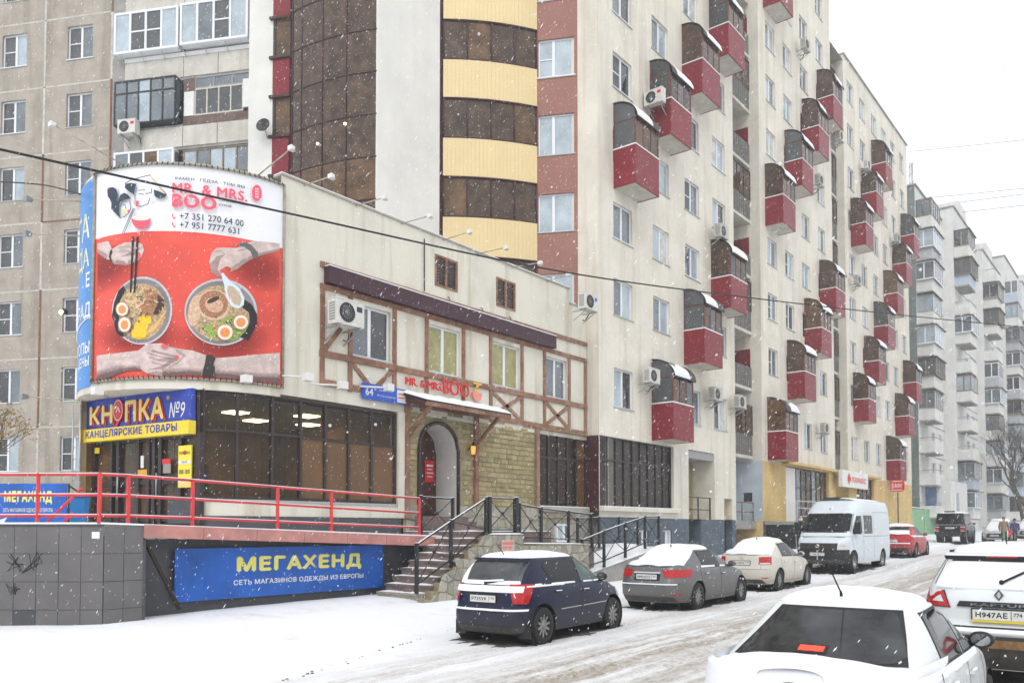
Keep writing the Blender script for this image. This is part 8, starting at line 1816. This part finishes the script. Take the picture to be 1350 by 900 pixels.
# ================================================================ trees
bark = M('dark_bark', (0.075, 0.062, 0.052), .95, .3, 6)
def bare_tree(label, base, H, seed, spread=.5, lean=(0, 0), depth_n=6, leaf=None):
    R_ = random.Random(seed); t = thing('bare_tree', label, 'tree', base, 'bare street trees'); trunk = MB(); crown = MB(); tips = []
    def grow(p, d, L, r, lv):
        pts = [p]; q = p; dd = d
        for k in range(3):
            dd = (dd + Vector((R_.uniform(-.18, .18), R_.uniform(-.18, .18), R_.uniform(-.02, .12)))).normalized(); q = q + dd * L / 3; pts.append(q)
        (trunk if lv < 2 else crown).tube(pts, [r, r * .9, r * .8, r * .68], 6 if lv < 3 else 3, False)
        if lv >= depth_n: tips.append((q, dd)); return
        for k in range(R_.choice((2, 3, 3))):
            a = R_.uniform(0, 6.28); s_ = R_.uniform(.35, .9) * spread * 1.6; nd = (dd + Vector((math.cos(a) * s_, math.sin(a) * s_, R_.uniform(-.15, .3)))).normalized(); grow(pts[R_.choice((2, 3, 3))], nd, L * R_.uniform(.62, .82), r * R_.uniform(.5, .66), lv + 1)
    grow(Vector(base), Vector((lean[0], lean[1], 1)).normalized(), H * .30, H * .018, 0)
    trunk.build('trunk', bark, t); crown.build('crown', bark, t)
    if leaf:
        lf_ = MB()
        for (q, dd) in tips:
            for k in range(leaf[1]):
                c = q + Vector((R_.uniform(-.25, .25), R_.uniform(-.25, .25), R_.uniform(-.3, .1))); u = Vector((R_.uniform(-1, 1), R_.uniform(-1, 1), R_.uniform(-1, .2))).normalized() * .055; v = u.cross(Vector((R_.uniform(-1, 1), R_.uniform(-1, 1), 1))).normalized() * .02
                lf_.add([c - u, c + v, c + u, c - v], [(0, 1, 2, 3)])
        tag(lf_.build('leaves', leaf[0], t), kind='stuff')
    return t
bare_tree('bare tree with tangled twigs at the right edge before the far building', (-9.8, 82, ground(-9.8, 82)), 11, 5, .55, (.02, 0), 7)
bare_tree('slanting bare tree at the right edge beside the walkers', (-7.2, 76, ground(-7.2, 76)), 8, 9, .6, (.35, .1), 7)
bare_tree('distant bare tree in front of the farthest balconies', (-11.5, 96, ground(-11.5, 96)), 12, 12, .5, (0, 0), 7)
pb = depth(-95, 700, 22); bare_tree('branch with a few yellow leaves reaching in at the left edge', (pb.x, pb.y, .2), 6.0, 21, .55, (.06, .05), 6, (M('yellow_leaf', (0.30, 0.19, 0.04), .8, .3, 8), 3))
# ================================================================ people
def person(label, loc, rot, H, coat, legs, hair, extra=None, stride=.16, mask=None):
    t = thing('person', label, 'person', loc, rotz=rot); k = H / 1.75
    J = {0: (0, 0, .95), 1: (0, 0, 1.15), 2: (.01, 0, 1.38), 3: (.02, 0, 1.47), 4: (.03, 0, 1.52), 5: (0, .10, .90), 6: (stride, .10, .48), 7: (stride * 1.0, .10, .08), 8: (stride + .16, .10, .04), 9: (0, -.10, .90), 10: (-stride * .4, -.10, .47), 11: (-stride * 1.4, -.10, .10), 12: (-stride * 1.4 + .15, -.10, .04),
         13: (0, .19, 1.38), 14: (-.06, .25, 1.12), 15: (.06, .24, .88), 16: (0, -.19, 1.38), 17: (.05, -.25, 1.12), 18: (.17, -.22, .92)}
    E_ = [(0, 1), (1, 2), (2, 3), (3, 4), (0, 5), (5, 6), (6, 7), (7, 8), (0, 9), (9, 10), (10, 11), (11, 12), (2, 13), (13, 14), (14, 15), (2, 16), (16, 17), (17, 18)]
    Rr = {0: .16, 1: .16, 2: .17, 3: .075, 4: .06, 5: .105, 6: .07, 7: .05, 8: .045, 9: .105, 10: .07, 11: .05, 12: .045, 13: .095, 14: .075, 15: .05, 16: .095, 17: .075, 18: .05}
    me = bpy.data.meshes.new('body'); me.from_pydata([tuple(c * k for c in J[i]) for i in range(19)], E_, []); o = bpy.data.objects.new('body', me); COL.objects.link(o)
    md = o.modifiers.new('s', 'SKIN'); sv = me.skin_vertices[0].data
    for i in range(19): sv[i].radius = (Rr[i] * k, Rr[i] * k); sv[i].use_root = (i == 0)
    o.modifiers.new('b', 'SUBSURF').levels = 2
    dg = bpy.context.evaluated_depsgraph_get(); dg.update(); nm = bpy.data.meshes.new_from_object(o.evaluated_get(dg)); o.modifiers.clear(); o.data = nm; o.parent = t
    nm.materials.clear(); nm.materials.append(coat); nm.materials.append(legs)
    for p in nm.polygons: p.use_smooth = True; p.material_index = 1 if sum(nm.vertices[v].co.z for v in p.vertices) / len(p.vertices) < .78 * k else 0
    hd = MB(); c = Vector((.045, 0, 1.635)) * k
    hd.lathe([(.001, -.125), (.045, -.115), (.07, -.07), (.085, .0), (.088, .05), (.07, .1), (.03, .125), (.001, .128)], c, (0, 0, 1), 16); hd.add([c + Vector((.08, -.015, .0)) * k, c + Vector((.08, .015, 0)) * k, c + Vector((.11, 0, -.03)) * k, c + Vector((.075, 0, .04)) * k], [(0, 1, 2), (0, 2, 3), (1, 3, 2)])
    def pt(nm_, mb, mt): ob = bpy.data.objects.new(nm_, mb.mesh(nm_, mt)); COL.objects.link(ob); ob.parent = t; return ob
    skin = MATS.get('skin') or M('skin', (0.50, 0.32, 0.25), .6)
    pt('head', hd, skin)
    hr = MB(); hr.lathe([(.09, -.02), (.097, .05), (.08, .11), (.035, .138), (.001, .142)], c + Vector((-.015, 0, 0)), (0, 0, 1), 16); pt('hair', hr, hair)
    for sg in (-1, 1):
        e = MB(); e.lathe([(.001, -.01), (.009, 0), (.001, .01)], c + Vector((.077, sg * .03, .01)) * 1.0, (1, 0, 0), 8); pt('eye', e, P_SEAL)
    for i in (15, 18):
        h = MB(); b0 = Vector(J[i]) * k
        h.tube([b0, b0 + Vector((.01, 0, -.06))], [.038, .034], 7)
        for f in range(4): h.tube([b0 + Vector((.03 - .02 * f, 0, -.055)), b0 + Vector((.035 - .02 * f, 0, -.10)), b0 + Vector((.03 - .02 * f, 0, -.135 + .01 * abs(f - 1)))], [.010, .009, .007], 5)
        h.tube([b0 + Vector((.03, 0, -.02)), b0 + Vector((.06, 0, -.06)), b0 + Vector((.06, 0, -.09))], [.011, .009, .007], 5); pt('hand', h, skin)
    if mask: q = MB(); q.grid(lambda u, v: tuple(c + Vector((.088 * math.cos((u - .5) * 2.4), .088 * math.sin((u - .5) * 2.4), -.085 + .075 * v)) * 1.06), 8, 3); pt('face_mask', q, mask)
    if extra: extra(t, k, pt)
    return t
navy = M('navy_coat', (0.025, 0.028, 0.045), .85); khaki = M('khaki_coat', (0.27, 0.19, 0.12), .9); greent = M('green_trousers', (0.03, 0.17, 0.08), .85); darkt = M('dark_trousers', (0.02, 0.02, 0.024), .85); hairm = M('dark_hair', (0.02, 0.015, 0.012), .7); blond = M('light_brown_hair', (0.16, 0.09, 0.05), .7); violet = M('violet_blue_coat', (0.06, 0.065, 0.16), .85); mask_ = M('pale_mask', (0.55, 0.62, 0.7), .8)
person('person in a dark coat and pale mask standing left of the white van', (-13.2, 37.8, ground(-13.2, 37.8)), -N90 + .4, 1.78, navy, darkt, hairm, mask=mask_, stride=.05)
def bag(t, k, pt):
    q = MB(); q.box(.08, .30, -.40, -.24, .45, .92); pt('red_bag', q, red_let)
person('person in a khaki coat and green trousers carrying a red bag', (-8.45, 61.5, ground(-8.45, 61.5)), N90, 1.72, khaki, greent, blond, bag)
person('person in a violet blue coat walking beside the khaki coat', (-7.95, 62.3, ground(-7.95, 62.3)), N90, 1.6, violet, darkt, hairm, stride=.22)
# ================================================================ falling snow and the hazy air
fl = MB(); R_ = random.Random(104); wd = Vector((-.55, -.25, -1)).normalized(); s1 = wd.cross(Vector((0, 1, 0))).normalized(); s2_ = wd.cross(s1)
for k in range(150000):
    p = Vector((R_.uniform(-24, 6), R_.uniform(3.2, 46), R_.uniform(.2, 20)))
    if (p.x + 1.0) ** 2 + (p.y - 1) ** 2 < 20: continue
    a = R_.uniform(.0014, .0041) * (1.3 if R_.random() < .1 else 1); l = a * R_.uniform(2.0, 6.5); d_ = (wd + Vector((R_.uniform(-.2, .2), R_.uniform(-.2, .2), 0))).normalized() * l
    fl.add([p - d_, p + d_, p + s1 * a, p - s1 * a, p + s2_ * a, p - s2_ * a], [(0, 2, 4), (0, 4, 3), (0, 3, 5), (0, 5, 2), (1, 4, 2), (1, 3, 4), (1, 5, 3), (1, 2, 5)])
flake = M('snowflake', (0.92, 0.93, 0.95), .9)
tag(fl.build('falling_snow', flake), 'dense slanting snowflakes falling across the whole street', 'snowfall', kind='stuff')
bg_ = MB()
for k in range(420):   # a few large wet clumps close by
    p = Vector((R_.uniform(-9, 3), R_.uniform(3.5, 12), R_.uniform(.4, 8))); r_ = R_.uniform(.006, .014)
    if (p.x + 1.0) ** 2 + (p.y - 1) ** 2 < 14: continue
    bg_.lathe([(.001, -r_), (r_ * .75, -r_ * .6), (r_, 0), (r_ * .75, r_ * .6), (.001, r_)], p, (R_.uniform(-1, 1), R_.uniform(-1, 1), 1), 8)
tag(bg_.build('snow_clumps', M('soft_snow_clump', (0.92, 0.93, 0.95), .9, alpha=.38)), 'a few large soft snow clumps drifting close to the viewer', 'snowfall', kind='stuff')
hz = MB(); hz.box(-74, 64, -64, 266, -3.6, 40)
hm = bpy.data.materials.new('haze'); hm.use_nodes = True; hm.node_tree.nodes.clear(); out = hm.node_tree.nodes.new('ShaderNodeOutputMaterial'); pv = hm.node_tree.nodes.new('ShaderNodeVolumePrincipled'); pv.inputs['Color'].default_value = (.93, .95, .97, 1); pv.inputs['Density'].default_value = 0.0024; pv.inputs['Anisotropy'].default_value = .2
hm.node_tree.links.new(pv.outputs[0], out.inputs['Volume'])
ho = hz.build('haze', hm); tag(ho, 'thin pale snow haze filling the street air', 'haze', kind='stuff')
